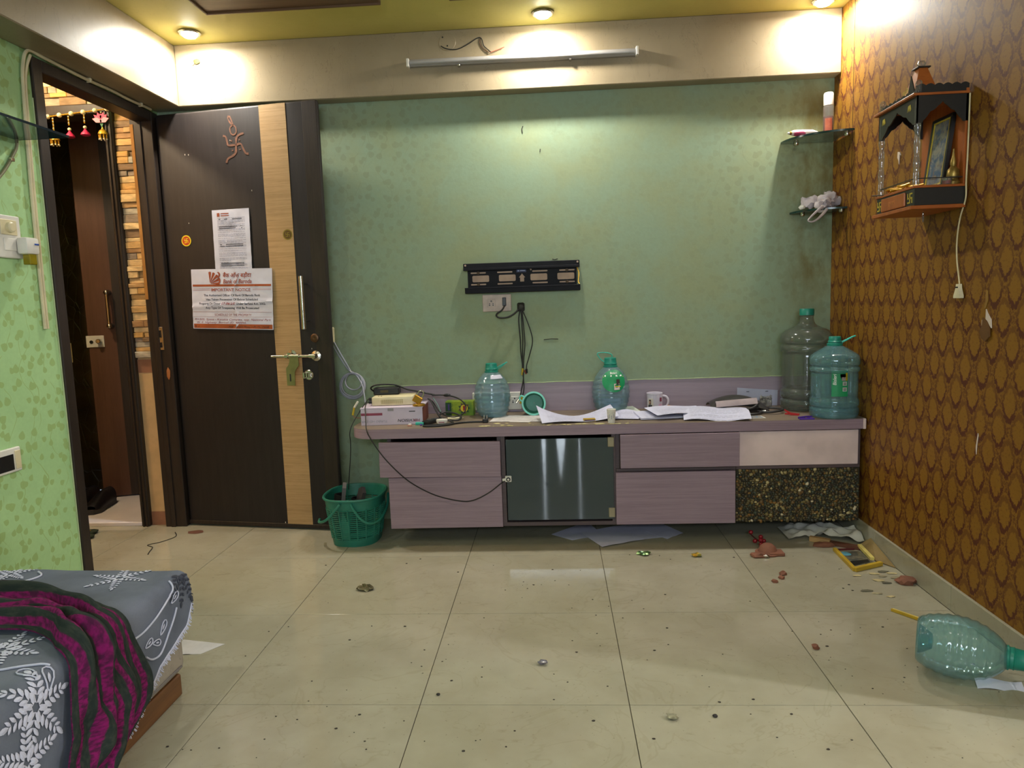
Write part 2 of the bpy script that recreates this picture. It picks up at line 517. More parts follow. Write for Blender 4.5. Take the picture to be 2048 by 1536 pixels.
M_cable = basic('black_cable', (20, 19, 18), 0.55)
M_greycable = basic('grey_cable', (176, 176, 188), 0.45)
M_white = basic('white_plastic', (222, 218, 208), 0.4, var=0.06)
M_cream = basic('cream_plastic', (212, 200, 162), 0.45, var=0.08)
M_chrome = basic('brushed_steel', (196, 190, 178), 0.22, 1.0, var=0.12, vs=40)
M_brass = basic('brass', (196, 150, 62), 0.32, 1.0, var=0.15)
M_olive_metal = basic('dull_green_brass', (142, 142, 96), 0.42, 0.75, var=0.15)
M_paper = basic('white_paper', (206, 206, 222), 0.75, var=0.04)
M_paper2 = basic('office_paper', (200, 200, 222), 0.75, var=0.05)
M_ink = basic('black_print', (38, 36, 40), 0.7)
M_greyink = basic('grey_print', (150, 150, 168), 0.7)
M_brownink = basic('red_brown_print', (150, 72, 46), 0.65, var=0.1)
M_orangebar = basic('orange_brown_print', (158, 76, 34), 0.6, var=0.12)
M_redpen = basic('red_pen', (140, 40, 40), 0.7)
M_darkslate = None
# ------------------------------------------------------------------ the room shell
XL, XR, YB, ZC = -2.2, 1.21, 1.785, 2.47
def struct(name, mb, mat, label, smooth=None):
    return tag(mb.build(name, mat, smooth=smooth), label, kind='structure')

floor = struct('floor', box(-3.62, 3.5, -3.5, 2.5, -0.06, -0.0025), M_grout, 'beige vitrified tile floor with thin dark joints')
tile_me = None
for i in range(-6, 2):
    for j in range(-6, 3):
        if tile_me is None:
            o = box(0.0011, 0.5989, 0.0011, 0.5989, -0.0025, 0.0, 0.0006).build('tile', M_tile, floor, w=False, smooth=None); tile_me = o.data
        else:
            o = bpy.data.objects.new('tile', tile_me); COL.objects.link(o); o.parent = floor
        o.location = (i*0.6, j*0.6, 0)

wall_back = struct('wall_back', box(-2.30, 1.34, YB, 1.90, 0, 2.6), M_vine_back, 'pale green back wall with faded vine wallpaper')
wall_right = struct('wall_right', MB().box(XR, 1.34, -0.13, YB, 0, 2.6).box(XR, 1.34, -1.35, -0.13, 2.1, 2.6).box(XR, 1.34, -3.5, -1.35, 0, 2.6),
                    M_damask, 'golden brown right wall with damask wallpaper')
wall_left = struct('wall_left', MB().box(-2.31, XL, -3.5, 0.873, 0, 2.6).box(-2.31, XL, 1.715, YB, 0, 2.6).box(-2.31, XL, 0.873, 1.715, 2.16, 2.6),
                   M_vine_left, 'bright green left wall with leafy vine wallpaper')
ceiling = struct('ceiling', box(-2.31, 1.34, -3.5, 1.90, ZC, ZC+0.1), M_ceil, 'yellowish cream painted ceiling')
beam_b = struct('trim_1', box(-2.04, XR, 1.70, YB, 2.175, ZC, 0.004), M_beam, 'taupe beam across the top of the back wall')
beam_l = struct('trim_2', box(XL, -2.04, -3.4, YB, 2.175, ZC, 0.004), M_beam, 'taupe beam along the top of the left wall')
# seam of the wallpaper and torn patches on the damask wall
M_seam = basic('paper_seam', (52, 30, 14), 0.7)
M_tornw = basic('torn_paper_back', (206, 190, 176), 0.8, var=0.06)
M_tornb = basic('brown_paper_flap', (96, 62, 22), 0.6)
M_tornl = basic('lifted_gold_paper', (142, 104, 40), 0.5)
box(1.2088, 1.2102, 1.5585, 1.561, 0.6, ZC).build('wallpaper_seam', M_seam, wall_right, smooth=None)
def wallX(poly, off=0.0015, th=0.001):
    """outline (y, z) on the damask wall, facing the room"""
    return MB().prism([(-p[0], p[1]) for p in poly], (XR-off, 0, 0), (0, -1, 0), (0, 0, 1), th)
wallX([(0.478, 1.072), (0.470, 1.060), (0.450, 1.040), (0.446, 1.012), (0.452, 1.016), (0.468, 1.034), (0.478, 1.040)], 0.004, 0.003).build('torn_paper', M_tornw, wall_right, smooth=None)
wallX([(0.500, 1.036), (0.492, 1.040), (0.486, 1.028), (0.492, 1.016), (0.500, 1.004)], 0.003, 0.002).build('torn_paper', M_tornw, wall_right, smooth=None)
wallX([(0.488, 1.045), (0.478, 1.040), (0.462, 1.028), (0.450, 1.010), (0.448, 0.985), (0.470, 0.968), (0.492, 0.978), (0.502, 1.000), (0.490, 1.020)], 0.008, 0.004).build('paper_flap', M_tornb, wall_right, smooth=None)
wallX([(0.486, 1.135), (0.474, 1.130), (0.472, 1.100), (0.482, 1.076), (0.492, 1.072), (0.486, 1.096)], 0.002).build('lifted_paper', M_tornl, wall_right, smooth=None)
wallX([(0.495, 0.662), (0.492, 0.655), (0.497, 0.625), (0.4995, 0.590), (0.503, 0.612), (0.499, 0.640)], 0.003, 0.002).build('torn_paper', M_tornw, wall_right, smooth=None)
wallX([(1.108, 1.690), (1.090, 1.686), (1.082, 1.672), (1.092, 1.678), (1.096, 1.640), (1.100, 1.655), (1.110, 1.668)], 0.004, 0.003).build('torn_paper', M_tornw, wall_right, smooth=None)

# skirting of floor tiles along the damask wall, in pieces
base_r = tag(bpy.data.objects.new('baseboard_right', None), 'beige tile skirting along the damask wall', kind='structure'); COL.objects.link(base_r)
for j in range(-1, 3):
    y0 = max(j*0.6, -0.13); y1 = min(j*0.6+0.6, YB)
    box(1.199, XR, y0+0.0008, y1-0.0008, 0, 0.092, 0.002).build('skirting_tile', M_tile, base_r, smooth=None)
# brown planks fixed under the ceiling
M_plank = streaked('brown_ceiling_wood', (112, 84, 60), (98, 72, 52), (76, 54, 38), 0.5, 8, 1, 0.5, 0.4)
for a, b, lab in ((-1.68, -0.90, 'wide brown ceiling board nearest the left downlight'), (-0.60, 0.25, 'brown ceiling board nearest the middle downlight')):
    t = thing('ceiling_board', lab, 'ceiling board', ((a+b)/2, 0.5, 2.45), group='brown ceiling boards')
    box(a, b, -0.6, 1.31, 2.452, ZC, 0.003).build('board', M_plank, t, smooth=None)
    MB().box(a, b, 1.302, 1.312, 2.444, ZC, 0.002).box(a, a+0.01, -0.6, 1.302, 2.444, ZC, 0.002).build('edge_strip', M_plank, t, smooth=None)

# ------------------------------------------------------------------ rear wall with the balcony window (behind the camera)
M_cur = basic('dark_curtain', (52, 46, 50), 0.9)
wall_rear = struct('wall_rear', MB().box(-2.31, -1.0, -3.5, -3.4, 0, 2.6).box(0.75, 1.34, -3.5, -3.4, 0, 2.6).box(-1.0, 0.75, -3.5, -3.4, 2.1, 2.6).box(-1.0, 0.75, -3.5, -3.4, 0, 0.12), M_plain, 'plain wall behind the camera with the balcony window')
win = MB().box(-1.0, -0.95, -3.48, -3.42, 0.12, 2.1).box(0.70, 0.75, -3.48, -3.42, 0.12, 2.1).box(-0.95, 0.70, -3.48, -3.42, 2.05, 2.1).box(-0.95, 0.70, -3.48, -3.42, 0.12, 0.17)
window_1 = struct('window_1', win, M_white, 'balcony window behind the camera')
for k in range(12):
    z = 0.27+0.155*k
    MB().tube([(-0.95, -3.45, z), (0.70, -3.45, z)], 0.007, 6).build('grille_bar', M_black, window_1)
def curtain(xa, xb, lab):
    """hung curtain between the edges xa(z) and xb(z)"""
    ea = xa if callable(xa) else (lambda z: xa)
    eb = xb if callable(xb) else (lambda z: xb)
    w0 = abs(eb(1.4)-ea(1.4))
    def f(u, v):
        z = 1.58-1.55*v
        return (ea(z)+(eb(z)-ea(z))*u, -3.355+0.02*math.sin(u*40*w0+1.3), z)
    return tag(MB().sheet(f, 40, 24, 0.002).build('curtain', M_cur), lab, 'curtain', 'curtains at the balcony window')
def vee(z): return max(0.0, min(1.0, (0.88-z)/0.45))
curtain(-1.15, lambda z: -0.345-0.012*vee(z), 'dark curtain at the left half of the balcony window')
curtain(lambda z: -0.325+0.012*vee(z), lambda z: -0.150-0.040*vee(z), 'dark narrow curtain left of the window centre')
curtain(lambda z: -0.150+0.060*vee(z), 0.062, 'dark narrow curtain right of the window centre')
curtain(0.074, 0.90, 'dark curtain at the right half of the balcony window')
cr_ = thing('curtain_rod', 'steel curtain rod at the balcony window', 'curtain rod', (-0.12, -3.36, 1.6))
MB().tube([(-1.2, -3.36, 1.59), (0.95, -3.36, 1.59)], 0.009, 10).build('rod', M_chrome, cr_)
for x in (-1.2, 0.95): MB().tube([(x, -3.40, 1.59), (x, -3.35, 1.59)], 0.012, 10).build('rod_bracket', M_chrome, cr_)

# ------------------------------------------------------------------ side room seen only by its light (opening in the right wall)
struct('wall_side_room', MB().box(3.4, 3.5, -3.5, 0.9, 0, 2.6).box(1.34, 3.4, 0.8, 0.9, 0, 2.6).box(1.34, 3.4, -3.5, -3.4, 0, 2.6).box(1.34, 3.5, -3.5, 0.9, 2.5, 2.6), M_plain, 'walls of the side room beyond the right opening')
def bulb(loc, watt, col, lab, rad=0.035):
    t = thing('bulb_lamp', lab, 'lamp', loc)
    MB().lathe([(0.012, 0.10), (0.018, 0.07), (0.018, 0.05), (0.014, 0.045)], 12).build('holder', M_white, t, w=False)
    MB().lathe([(0.012, 0.048), (0.022, 0.03), (0.030, 0.005), (0.026, -0.018), (0.012, -0.028), (0.002, -0.030)], 14).build('bulb', emis('bulb_glow_%d' % int(watt), col, 6.0), t, w=False)
    MB().tube([(0, 0, 0.10), (0, 0, 0.16)], 0.004, 6).build('cord', M_white, t, w=False)
    l = bpy.data.lights.new('bulb_light', 'POINT'); l.energy = watt; l.color = col; l.shadow_soft_size = rad
    o = bpy.data.objects.new('bulb_light', l); COL.objects.link(o); o.parent = t; o.location = (0, 0, -0.07)
    return t
bulb((3.0, -0.71, 2.30), SIDE_LAMP_W, (0.95, 0.97, 1.0), 'white bulb hanging in the side room beyond the right opening')

# ------------------------------------------------------------------ downlights
def downlight(x, y, lab, power=DOWNLIGHT_W):
    t = thing('ceiling_downlight', lab, 'downlight', (x, y, ZC), group='recessed ceiling downlights')
    MB().lathe([(0.050, 0.0), (0.052, -0.006), (0.046, -0.012), (0.038, -0.010), (0.036, 0.0)], 28, cap=False).build('rim', M_chrome, t, w=False)
    MB().lathe([(0.036, -0.004), (0.035, -0.014), (0.028, -0.022), (0.014, -0.026), (0.002, -0.027)], 24).build('lens', emis('downlight_glow', (1.0, 0.95, 0.80), 150.0), t, w=False)
    l = bpy.data.lights.new('downlight_beam', 'AREA'); l.shape = 'DISK'; l.size = 0.07; l.energy = power; l.color = DOWNLIGHT_COL
    o = bpy.data.objects.new('downlight_beam', l); COL.objects.link(o); o.parent = t; o.location = (0, 0, -0.029)
    return t
downlight(-1.88, 1.55, 'glowing round ceiling downlight in the left corner above the dark door')
downlight(-0.20, 1.555, 'glowing round ceiling downlight above the tube light')
downlight(1.085, 1.60, 'glowing round ceiling downlight in the right corner above the glass shelf')
downlight(-1.88, -0.6, 'added unseen ceiling downlight above the bed for fill light', 6.0)  # out of view, added to raise the ambient light over the bed side
downlight(1.0, -1.2, 'added unseen ceiling downlight above the right wall opening for fill light', 6.0)  # second unseen fill lamp, added to brighten the near floor and right wall

# ------------------------------------------------------------------ doorway frame in the left wall
fr = tag(bpy.data.objects.new('trim_3', None), 'dark brown wooden frame of the entrance doorway', kind='structure'); COL.objects.link(fr)
box(-2.31, -2.188, 0.872, 0.928, 0, 2.16, 0.003).build('jamb', M_frame, fr, smooth=None)
box(-2.305, -2.188, 1.700, 1.760, 0, 2.16, 0.003).build('jamb', M_frame, fr, smooth=None)
box(-2.275, -2.188, 0.928, 1.700, 2.112, 2.16, 0.003).build('head', M_frame, fr, smooth=None)
box(-2.27, -2.245, 1.693, 1.701, 0, 2.112, 0.001).build('door_stop', M_frame, fr, smooth=None)
MB().box(-2.302, -2.286, 1.6975, 1.7005, 1.22, 2.10).build('raw_edge_band', basic('ochre_filler', (156, 106, 44), 0.8), fr, smooth=None)
sp = MB().box(-2.257, -2.225, 1.6965, 1.7, 0.955, 1.075, 0.001).build('strike_plate', M_chrome, fr, smooth=None)
box(-2.249, -2.233, 1.6955, 1.6975, 1.020, 1.058).build('slot', M_black, sp, smooth=None)
box(-2.249, -2.233, 1.6955, 1.6975, 0.968, 0.995).build('slot', M_black, sp, smooth=None)
MB().blob((-2.215, 1.6985, 0.83), 0.022, 3, 0.3, 1, (0.5, 0.12, 1.6)).build('bare_wood_chip', basic('bare_wood', (172, 104, 52), 0.7), fr)
MB().box(-2.318, -2.19, 0.928, 0.934, 0.955, 1.035, 0.001).tube([(-2.325, 0.94, 0.95), (-2.325, 0.94, 1.04)], 0.007, 8).build('hinge', basic('old_brass', (168, 140, 78), 0.4, 0.6), fr)
MB().box(-2.318, -2.25, 0.928, 0.934, 1.54, 1.58, 0.001).build('latch', M_chrome, fr, smooth=None)
# plaster filler beads where the paper meets the frame
MB().tube([(-2.199, 0.870, 0.02), (-2.199, 0.871, 0.7), (-2.199, 0.870, 1.4), (-2.199, 0.870, 2.0)], 0.004, 6, smooth=4).build('filler_bead', basic('pale_filler', (170, 186, 140), 0.8), fr)
# cream cable run around the frame
t = thing('cable_run', 'cream cable clipped along the top of the dark doorway frame', 'cable', (-2.19, 0.83, 1.2))
MB().tube([(-2.193, 0.795, 1.1), (-2.193, 0.80, 1.6), (-2.192, 0.815, 2.0), (-2.19, 0.828, 2.12), (-2.185, 0.855, 2.172), (-2.18, 0.92, 2.170), (-2.178, 1.05, 2.1655), (-2.178, 1.2, 2.163), (-2.178, 1.36, 2.166), (-2.178, 1.5, 2.1625), (-2.178, 1.64, 2.165), (-2.18, 1.69, 2.166)], 0.0065, 8, smooth=6).build('cable', M_cream, t)
MB().tube([(-2.193, 0.81, 1.1), (-2.193, 0.815, 1.6), (-2.192, 0.828, 2.0), (-2.19, 0.842, 2.10), (-2.185, 0.865, 2.158)], 0.0055, 8, smooth=6).build('cable', M_cream, t)
for y in (1.21, 1.60):
    box(-2.19, -2.168, y-0.006, y+0.006, 2.155, 2.174, 0.002).build('clip', M_cream, t, smooth=None)
# ------------------------------------------------------------------ stairwell corridor outside the doorway
YN = 1.74
M_beige = basic('beige_plaster', (206, 170, 122), 0.7, var=0.08)
M_redband = basic('red_brown_band', (150, 104, 78), 0.7)
def slate_mat():
    t = NT('dark_slate_wall')
    p = t.pos()
    vo = t.n('ShaderNodeTexVoronoi', feature='DISTANCE_TO_EDGE'); t.put(vo.inputs['Vector'], t.scale(p, 1.0, 1.0, 0.62))
    vo.inputs['Scale'].default_value = 12
    e = t.sstep(vo.outputs['Distance'], 0.03, 0.0)
    a = t.noise(p, 5, 4)
    c = t.mix(t.sstep(a, 0.3, 0.7), lin((74, 60, 44)), lin((104, 86, 62)))
    c = t.mix(t.math('MULTIPLY', t.math('MULTIPLY', e, a), 0.5), c, lin((104, 92, 72)))
    t.bsdf(c, 0.3, 0.0, t.bump(t.math('SUBTRACT', a, e), 0.5, 0.01), 0.5)
    return t.m
M_slate = slate_mat()
nb = struct('wall_corridor', MB().box(-2.44, -2.312, YN, 1.90, 0, 0.85).box(-2.44, -2.312, YN+0.004, 1.90, 0.85, 2.7).box(-3.62, -2.44, YN+0.004, 1.90, 2.215, 2.7).box(-3.62, -3.02, YN+0.004, 1.9, 0, 2.215), M_beige, 'beige corridor wall around the neighbouring door')
box(-2.44, -2.313, YN-0.002, YN+0.001, 0, 0.075).build('skirting_band', M_redband, nb, smooth=None)
box(-2.44, -2.313, YN-0.0015, YN+0.001, 0.835, 0.905).build('painted_band', M_redband, nb, smooth=None)
struct('wall_corridor_side', MB().box(-3.72, -3.62, -0.3, 2.6, 0, 2.7).box(-3.62, -2.31, -0.4, -0.3, 0, 2.7), M_beige, 'far side walls of the outer corridor')
struct('ceiling_corridor', box(-3.72, -2.31, -0.4, 2.6, 2.7, 2.76), M_plain, 'ceiling of the outer corridor')
struct('wall_neighbour', MB().box(-3.62, -2.3, 2.52, 2.6, 0, 2.7).box(-2.44, -2.36, 1.90, 2.52, 0, 2.7), M_slate, 'dark slate wall inside the neighbouring doorway')
# stacked ledge stone: each stone a piece of its own
stone_cols = [(206, 164, 104), (188, 148, 96), (226, 194, 140), (164, 124, 80), (150, 132, 112), (214, 180, 126), (132, 104, 74), (196, 150, 84), (176, 166, 146)]
M_st = [basic('ledge_stone_%d' % k, c, 0.75, var=0.22, vs=18, bump=0.6, stretch=(1, 1, 3)) for k, c in enumerate(stone_cols)]
rs = random.Random(5)
def stones(x0, x1, z0, z1):
    z = z0
    while z < z1-0.008:
        h = min(rs.choice((0.022, 0.028, 0.034, 0.042)), z1-z)
        x = x0 - rs.random()*0.0
        while x < x1-0.004:
            w = min(rs.uniform(0.045, 0.15), x1-x)
            if x1-(x+w) < 0.02: w = x1-x
            d = rs.uniform(0.004, 0.022)
            mb = box(x+0.0008, x+w-0.0008, YN-d, YN+0.006, z+0.0008, z+h-0.0008, 0.0025)
            for v in mb.V:
                if v.y < YN-0.001: v.y += 0.004*noise.noise(v*40)
            mb.build('stone', rs.choice(M_st), nb, smooth=None)
            x += w
        z += h
stones(-2.402, -2.314, 0.915, 2.18)
stones(-3.00, -2.314, 2.215, 2.56)
# neighbour's doorway: frame, recess step and door
nf = tag(bpy.data.objects.new('trim_4', None), 'dark wooden frame of the neighbouring doorway', kind='structure'); COL.objects.link(nf)
box(-2.446, -2.402, YN-0.03, 1.84, 0.0, 2.18, 0.004).build('jamb', M_frame, nf, smooth=None)
MB().tube([(-2.412, YN-0.032, 0), (-2.412, YN-0.032, 2.18)], 0.006, 6).tube([(-2.432, YN-0.032, 0), (-2.432, YN-0.032, 2.18)], 0.006, 6).build('moulding', M_frame, nf)
box(-3.06, -3.02, YN-0.03, 1.84, 0.0, 2.18, 0.004).build('jamb', M_frame, nf, smooth=None)
box(-3.06, -2.402, YN-0.03, 1.84, 2.165, 2.215, 0.004).build('head', M_frame, nf, smooth=None)
M_marble = basic('white_marble', (232, 228, 240), 0.3, var=0.05, vs=5, rgb2=None)
step = tag(box(-3.0, -2.448, 1.722, 2.5, -0.002, 0.022, 0.004).build('door_step', M_marble, smooth=None), 'white marble door step of the neighbouring doorway', 'step')
M_ndoor = streaked('neighbour_laminate', (96, 66, 52), (84, 56, 44), (66, 44, 36), 3, 3, 0.3, 0.4, 0.3)
ndoor = tag(bpy.data.objects.new('door_2', None), 'brown neighbouring door with upright steel handle', kind='structure'); COL.objects.link(ndoor)
ndoor.location = (-2.985, 2.215, 0.03); ndoor.rotation_euler = (0, 0, R(19))
box(0, 0.60, 0, 0.035, 0, 2.30, 0.003).build('leaf', M_ndoor, ndoor, w=False, smooth=None)
box(0.155, 0.225, -0.0015, 0.001, 0.0, 2.30).build('dark_stripe', M_frame, ndoor, w=False, smooth=None)
nh = MB().tube([(0.135, -0.05, 1.06), (0.135, -0.05, 1.24)], 0.010, 10).build('handle', M_chrome, ndoor, w=False)
for z in (1.05, 1.25):
    MB().lathe([(0.016, 0), (0.018, 0.01), (0.012, 0.03), (0.010, 0.05)], 14, mx=Matrix.Translation((0.135, -0.006 if 0 else 0.0, z)) @ Matrix.Rotation(R(90), 4, 'X')).blob((0.135, -0.05, z), 0.017, 1, 0, 2).build('handle_post', M_chrome, nh, w=False)
lp = box(-0.01, 0.088, -0.006, 0, 0.925, 0.995, 0.002).build('lock_plate', M_white, ndoor, w=False, smooth=None)
MB().lathe([(0.014, 0), (0.014, 0.03), (0.010, 0.034)], 12, mx=Matrix.Translation((0.062, -0.006, 0.962)) @ Matrix.Rotation(R(90), 4, 'X')).build('lock_knob', M_chrome, lp, w=False)
MB().lathe([(0.010, 0), (0.010, 0.002)], 12, mx=Matrix.Translation((0.018, -0.0065, 0.958)) @ Matrix.Rotation(R(90), 4, 'X')).build('keyhole', M_black, lp, w=False)
# bead garland over the neighbour's door
YT = 1.70
t = thing('bead_garland', 'golden bead door garland with lotus pendants over the neighbouring door', 'garland', (-2.62, YT, 2.18))
M_gold = basic('gold_bead', (206, 160, 52), 0.3, 0.6)
M_pearl = basic('pearl_bead', (236, 214, 180), 0.35)
M_lotus = basic('pink_lotus', (190, 28, 84), 0.5, var=0.15); M_lotus2 = basic('pale_pink_lotus', (226, 132, 150), 0.5); M_lgreen = basic('green_lotus_leaf', (34, 104, 62), 0.5)
gx0, gx1 = -2.82, -2.405
def gz(f): return 2.152+0.030*f
mbg = MB()
N = 46
for k in range(N+1):
    f = k/N; x = gx0+(gx1-gx0)*f
    if k % 7 == 3: MB().blob((x, YT, gz(f)), 0.0125, 0, 0, 2).build('pearl', M_pearl, t)
    else: mbg.blob((x, YT, gz(f)), 0.0048, 0, 0, 1)
tag(mbg.build('bead_string', M_gold, t), kind='stuff')
def drop(f, ln, bell, lotus, sc=1.0):
    x = gx0+(gx1-gx0)*f; z0 = gz(f)-0.008
    p = MB()
    for k in range(int(ln/0.008)): p.blob((x, YT, z0-0.004-k*0.008), 0.0042, 0, 0, 1, mi=k % 2)
    st = p.build('strand', [M_pearl, M_gold], t)
    z = z0-ln
    if lotus:
        L = MB()
        for a, r in ((-72, 0.046), (72, 0.046), (-46, 0.048), (46, 0.048), (-20, 0.048), (20, 0.048), (0, 0.040)):
            q = R(a); d = Vector((math.sin(q), 0, math.cos(q))); n_ = Vector((d.z, 0, -d.x)); c = Vector((x, YT-0.006, z-0.038))
            L.prism([(-0.006, -0.004), (-0.013, r*0.5), (0, r), (0.013, r*0.5), (0.006, -0.004)], c+Vector((0, -0.0005*abs(a)/10, 0)), n_, d, 0.003, mi=0 if abs(a) < 50 else 1)
        L.build('lotus', [M_lotus, M_lotus2], t)
        G = MB()
        for a in (-100, 100, 180):
            q = R(a); d = Vector((math.sin(q), 0, math.cos(q))); n_ = Vector((d.z, 0, -d.x))
            G.prism([(0, 0), (-0.008, 0.014), (0, 0.032), (0.008, 0.014)], Vector((x, YT-0.004, z-0.036)), n_, d, 0.003)
        G.build('lotus_leaf', M_lgreen, t)
        z -= 0.075
    if bell:
        mxx = Matrix.Translation((x, YT, z))
        bl = MB().lathe([(0.003, 0.012), (0.006, 0.0), (0.015, -0.006), (0.021, -0.016), (0.024, -0.026), (0.022, -0.027)], 14, mx=mxx).build('bell', M_gold, t)
        F = MB()
        for k in range(7):
            q = 2*math.pi*k/7; cx, cy = x+0.018*math.cos(q), YT+0.018*math.sin(q)
            F.tube([(cx, cy, z-0.026), (cx, cy, z-0.045)], 0.0028, 5, mi=0).blob((cx, cy, z-0.050), 0.0048, 0, 0, 1, mi=1)
        F.build('bell_fringe', [M_gold, M_pearl], bl)
    elif not lotus:
        MB().lathe([(0.004, 0.0), (0.010, -0.010), (0.021, -0.022), (0.023, -0.030), (0.018, -0.033)], 14, mx=Matrix.Translation((x, YT, z-0.02))).blob((x, YT, z-0.012), 0.009, 0, 0, 2, mi=1).build('cup_pendant', [M_lotus, M_pearl], t)
drop(0.10, 0.05, False, False); drop(0.28, 0.085, True, False); drop(0.48, 0.055, False, False); drop(0.68, 0.055, False, False); drop(0.90, 0.012, True, True)
# black shoes by the neighbour's door
M_shoe = basic('black_shoe', (20, 20, 26), 0.35, var=0.25); M_sole = basic('dark_sole', (44, 46, 50), 0.6)
def shoe(loc, rz, lab):
    s = thing('shoe', lab, 'shoe', loc, rz, 'black shoes on the marble step')
    MB().prism([(-0.13, -0.02), (-0.11, -0.042), (0.02, -0.040), (0.11, -0.046), (0.14, -0.02), (0.14, 0.018), (0.10, 0.045), (0.0, 0.036), (-0.11, 0.040), (-0.13, 0.02)], (0, 0, 0.028), (1, 0, 0), (0, 1, 0), 0.028).build('sole', M_sole, s, w=False)
    def f(u, v):
        x = -0.125+0.26*u; a = math.pi*v
        w = 0.036+0.009*math.sin(u*2.6)
        h = 0.075 - 0.045*max(0, (u-0.35)/0.65)**1.1
        if u > 0.93: w *= 0.75; h *= 0.8
        return (x, -w*math.cos(a), 0.027+h*math.sin(a)**0.7)
    MB().sheet(f, 14, 10, 0.003).build('upper', M_shoe, s, w=False)
    MB().blob((0.02, 0, 0.08), 0.02, 2, 0.2, 1, (1.6, 1.1, 0.3)).build('strap', M_shoe, s, w=False)
    MB().box(0.09, 0.105, -0.012, 0.004, 0.052, 0.056).build('red_mark', basic('red_mark', (190, 34, 40), 0.5), s, w=False, smooth=None)
shoe((-2.86, 2.00, 0.022), R(-80), 'black shoe with red mark at the front of the marble step')
shoe((-2.985, 2.03, 0.022), R(-84), 'black shoe half hidden at the back of the marble step')
# dark flower-shaped mat or leaf on the corridor floor
t = thing('flower_mat', 'dark green and yellow flower-shaped mat beside the doorway frame', 'mat', (-2.74, 1.52, 0.0005))
for k in range(8):
    q = R(45*k); d = Vector((math.cos(q), math.sin(q), 0)); n_ = Vector((-d.y, d.x, 0))
    P_ = MB().prism([(-0.018, 0.02), (-0.045, 0.09), (-0.03, 0.135), (0, 0.15), (0.03, 0.135), (0.045, 0.09), (0.018, 0.02)], Vector((0, 0, 0.008)), -n_, d, -0.006)
    pt = P_.build('petal', basic('mat_green', (30, 42, 22), 0.9), t, w=False, smooth=None)
    MB().prism([(-0.008, 0.05), (-0.016, 0.09), (0, 0.115), (0.016, 0.09), (0.008, 0.05)], Vector((0, 0, 0.0155)), -n_, d, -0.002).build('petal_centre', basic('mat_yellow', (170, 130, 40), 0.9), pt, w=False, smooth=None)
MB().lathe([(0.05, 0.0), (0.05, 0.016), (0.02, 0.02)], 16).build('centre', basic('mat_green', (30, 42, 22), 0.9), t, w=False)
# warm corridor lamp
t = thing('corridor_lamp', 'warm ceiling lamp in the outer corridor', 'lamp', (-2.85, 1.15, 2.7))
MB().lathe([(0.10, 0.0), (0.10, -0.02), (0.095, -0.03)], 24).build('lamp_base', M_white, t, w=False)
MB().lathe([(0.092, -0.028), (0.08, -0.055), (0.04, -0.075), (0.002, -0.08)], 24).build('lamp_shade', emis('corridor_glow', (1.0, 0.66, 0.30), 4.0), t, w=False)
l = bpy.data.lights.new('corridor_light', 'POINT'); l.energy = CORRIDOR_W; l.color = (1.0, 0.77, 0.50); l.shadow_soft_size = 0.08
o = bpy.data.objects.new('corridor_light', l); COL.objects.link(o); o.parent = t; o.location = (0, 0, -0.16)
# ------------------------------------------------------------------ entrance door, swung open towards the back wall
door = tag(bpy.data.objects.new('door_1', None), 'dark brown entrance door with pale straw veneer strip, swung open', kind='structure'); COL.objects.link(door)
door.location = (-2.195, 1.725, 0); door.rotation_euler = (0, 0, R(-8.9))
DM = wm(door)
def D(u, z, off=0.0): return DM @ Vector((u, -off, z))          # point on the door face
DX = (DM.to_3x3() @ X3); DN = (DM.to_3x3() @ Vector((0, -1, 0)))
DTOP = 2.147
box(0.012, 0.905, 0.0, 0.036, 0.010, DTOP, 0.012, seg=3).build('leaf', M_door, door, w=False)
box(0.825, 0.9045, -0.0015, 0.010, 0.014, DTOP-0.004, 0.004).build('edge_band', M_frame, door, w=False)
box(0.599, 0.742, -0.0018, 0.001, 0.016, 2.143, 0.0006).build('veneer_strip', M_veneer, door, w=False, smooth=None)
box(0.012, 0.9, -0.002, 0.004, 0.010, 0.030, 0.001).build('bottom_rail', M_frame, door, w=False, smooth=None)
# painted orange mark: a looped stroke above an auspicious cross with hooked arms and dots
M_kumkum = basic('orange_vermilion', (108, 70, 50), 0.8, var=0.25, vs=60)
def stroke(mb, pts, w, smooth=5):
    P = catmull([Vector((p[0], p[1], 0)) for p in pts], smooth)
    V = []; F = []
    for i, p in enumerate(P):
        a = P[max(i-1, 0)]; b = P[min(i+1, len(P)-1)]; d = (b-a)
        d.normalize(); n_ = Vector((-d.y, d.x, 0)); ww = w*(0.85+0.3*noise.noise(Vector((p.x*60, p.y*60, 1))))
        V += [(p+n_*ww), (p-n_*ww)]
    V2 = [Vector((v.x, -0.0012, v.y)) for v in V]
    for i in range(len(P)-1): F.append((2*i, 2*i+1, 2*i+3, 2*i+2))
    mb.add(V2, F)
mk = MB()
stroke(mk, [(0.433, 2.108), (0.428, 2.095), (0.438, 2.075), (0.452, 2.060), (0.446, 2.085), (0.436, 2.106)], 0.0045)
stroke(mk, [(0.452, 2.062), (0.436, 2.050), (0.437, 2.026), (0.452, 2.014), (0.468, 2.026), (0.466, 2.050), (0.452, 2.062)], 0.0042)
stroke(mk, [(0.393, 2.014), (0.408, 2.008), (0.414, 1.985), (0.420, 1.966), (0.460, 1.966), (0.488, 1.968), (0.500, 1.945), (0.512, 1.922), (0.528, 1.918)], 0.0058)
stroke(mk, [(0.508, 2.018), (0.488, 2.014), (0.468, 2.000), (0.462, 1.966), (0.458, 1.930), (0.440, 1.914), (0.412, 1.902), (0.402, 1.882)], 0.0062)
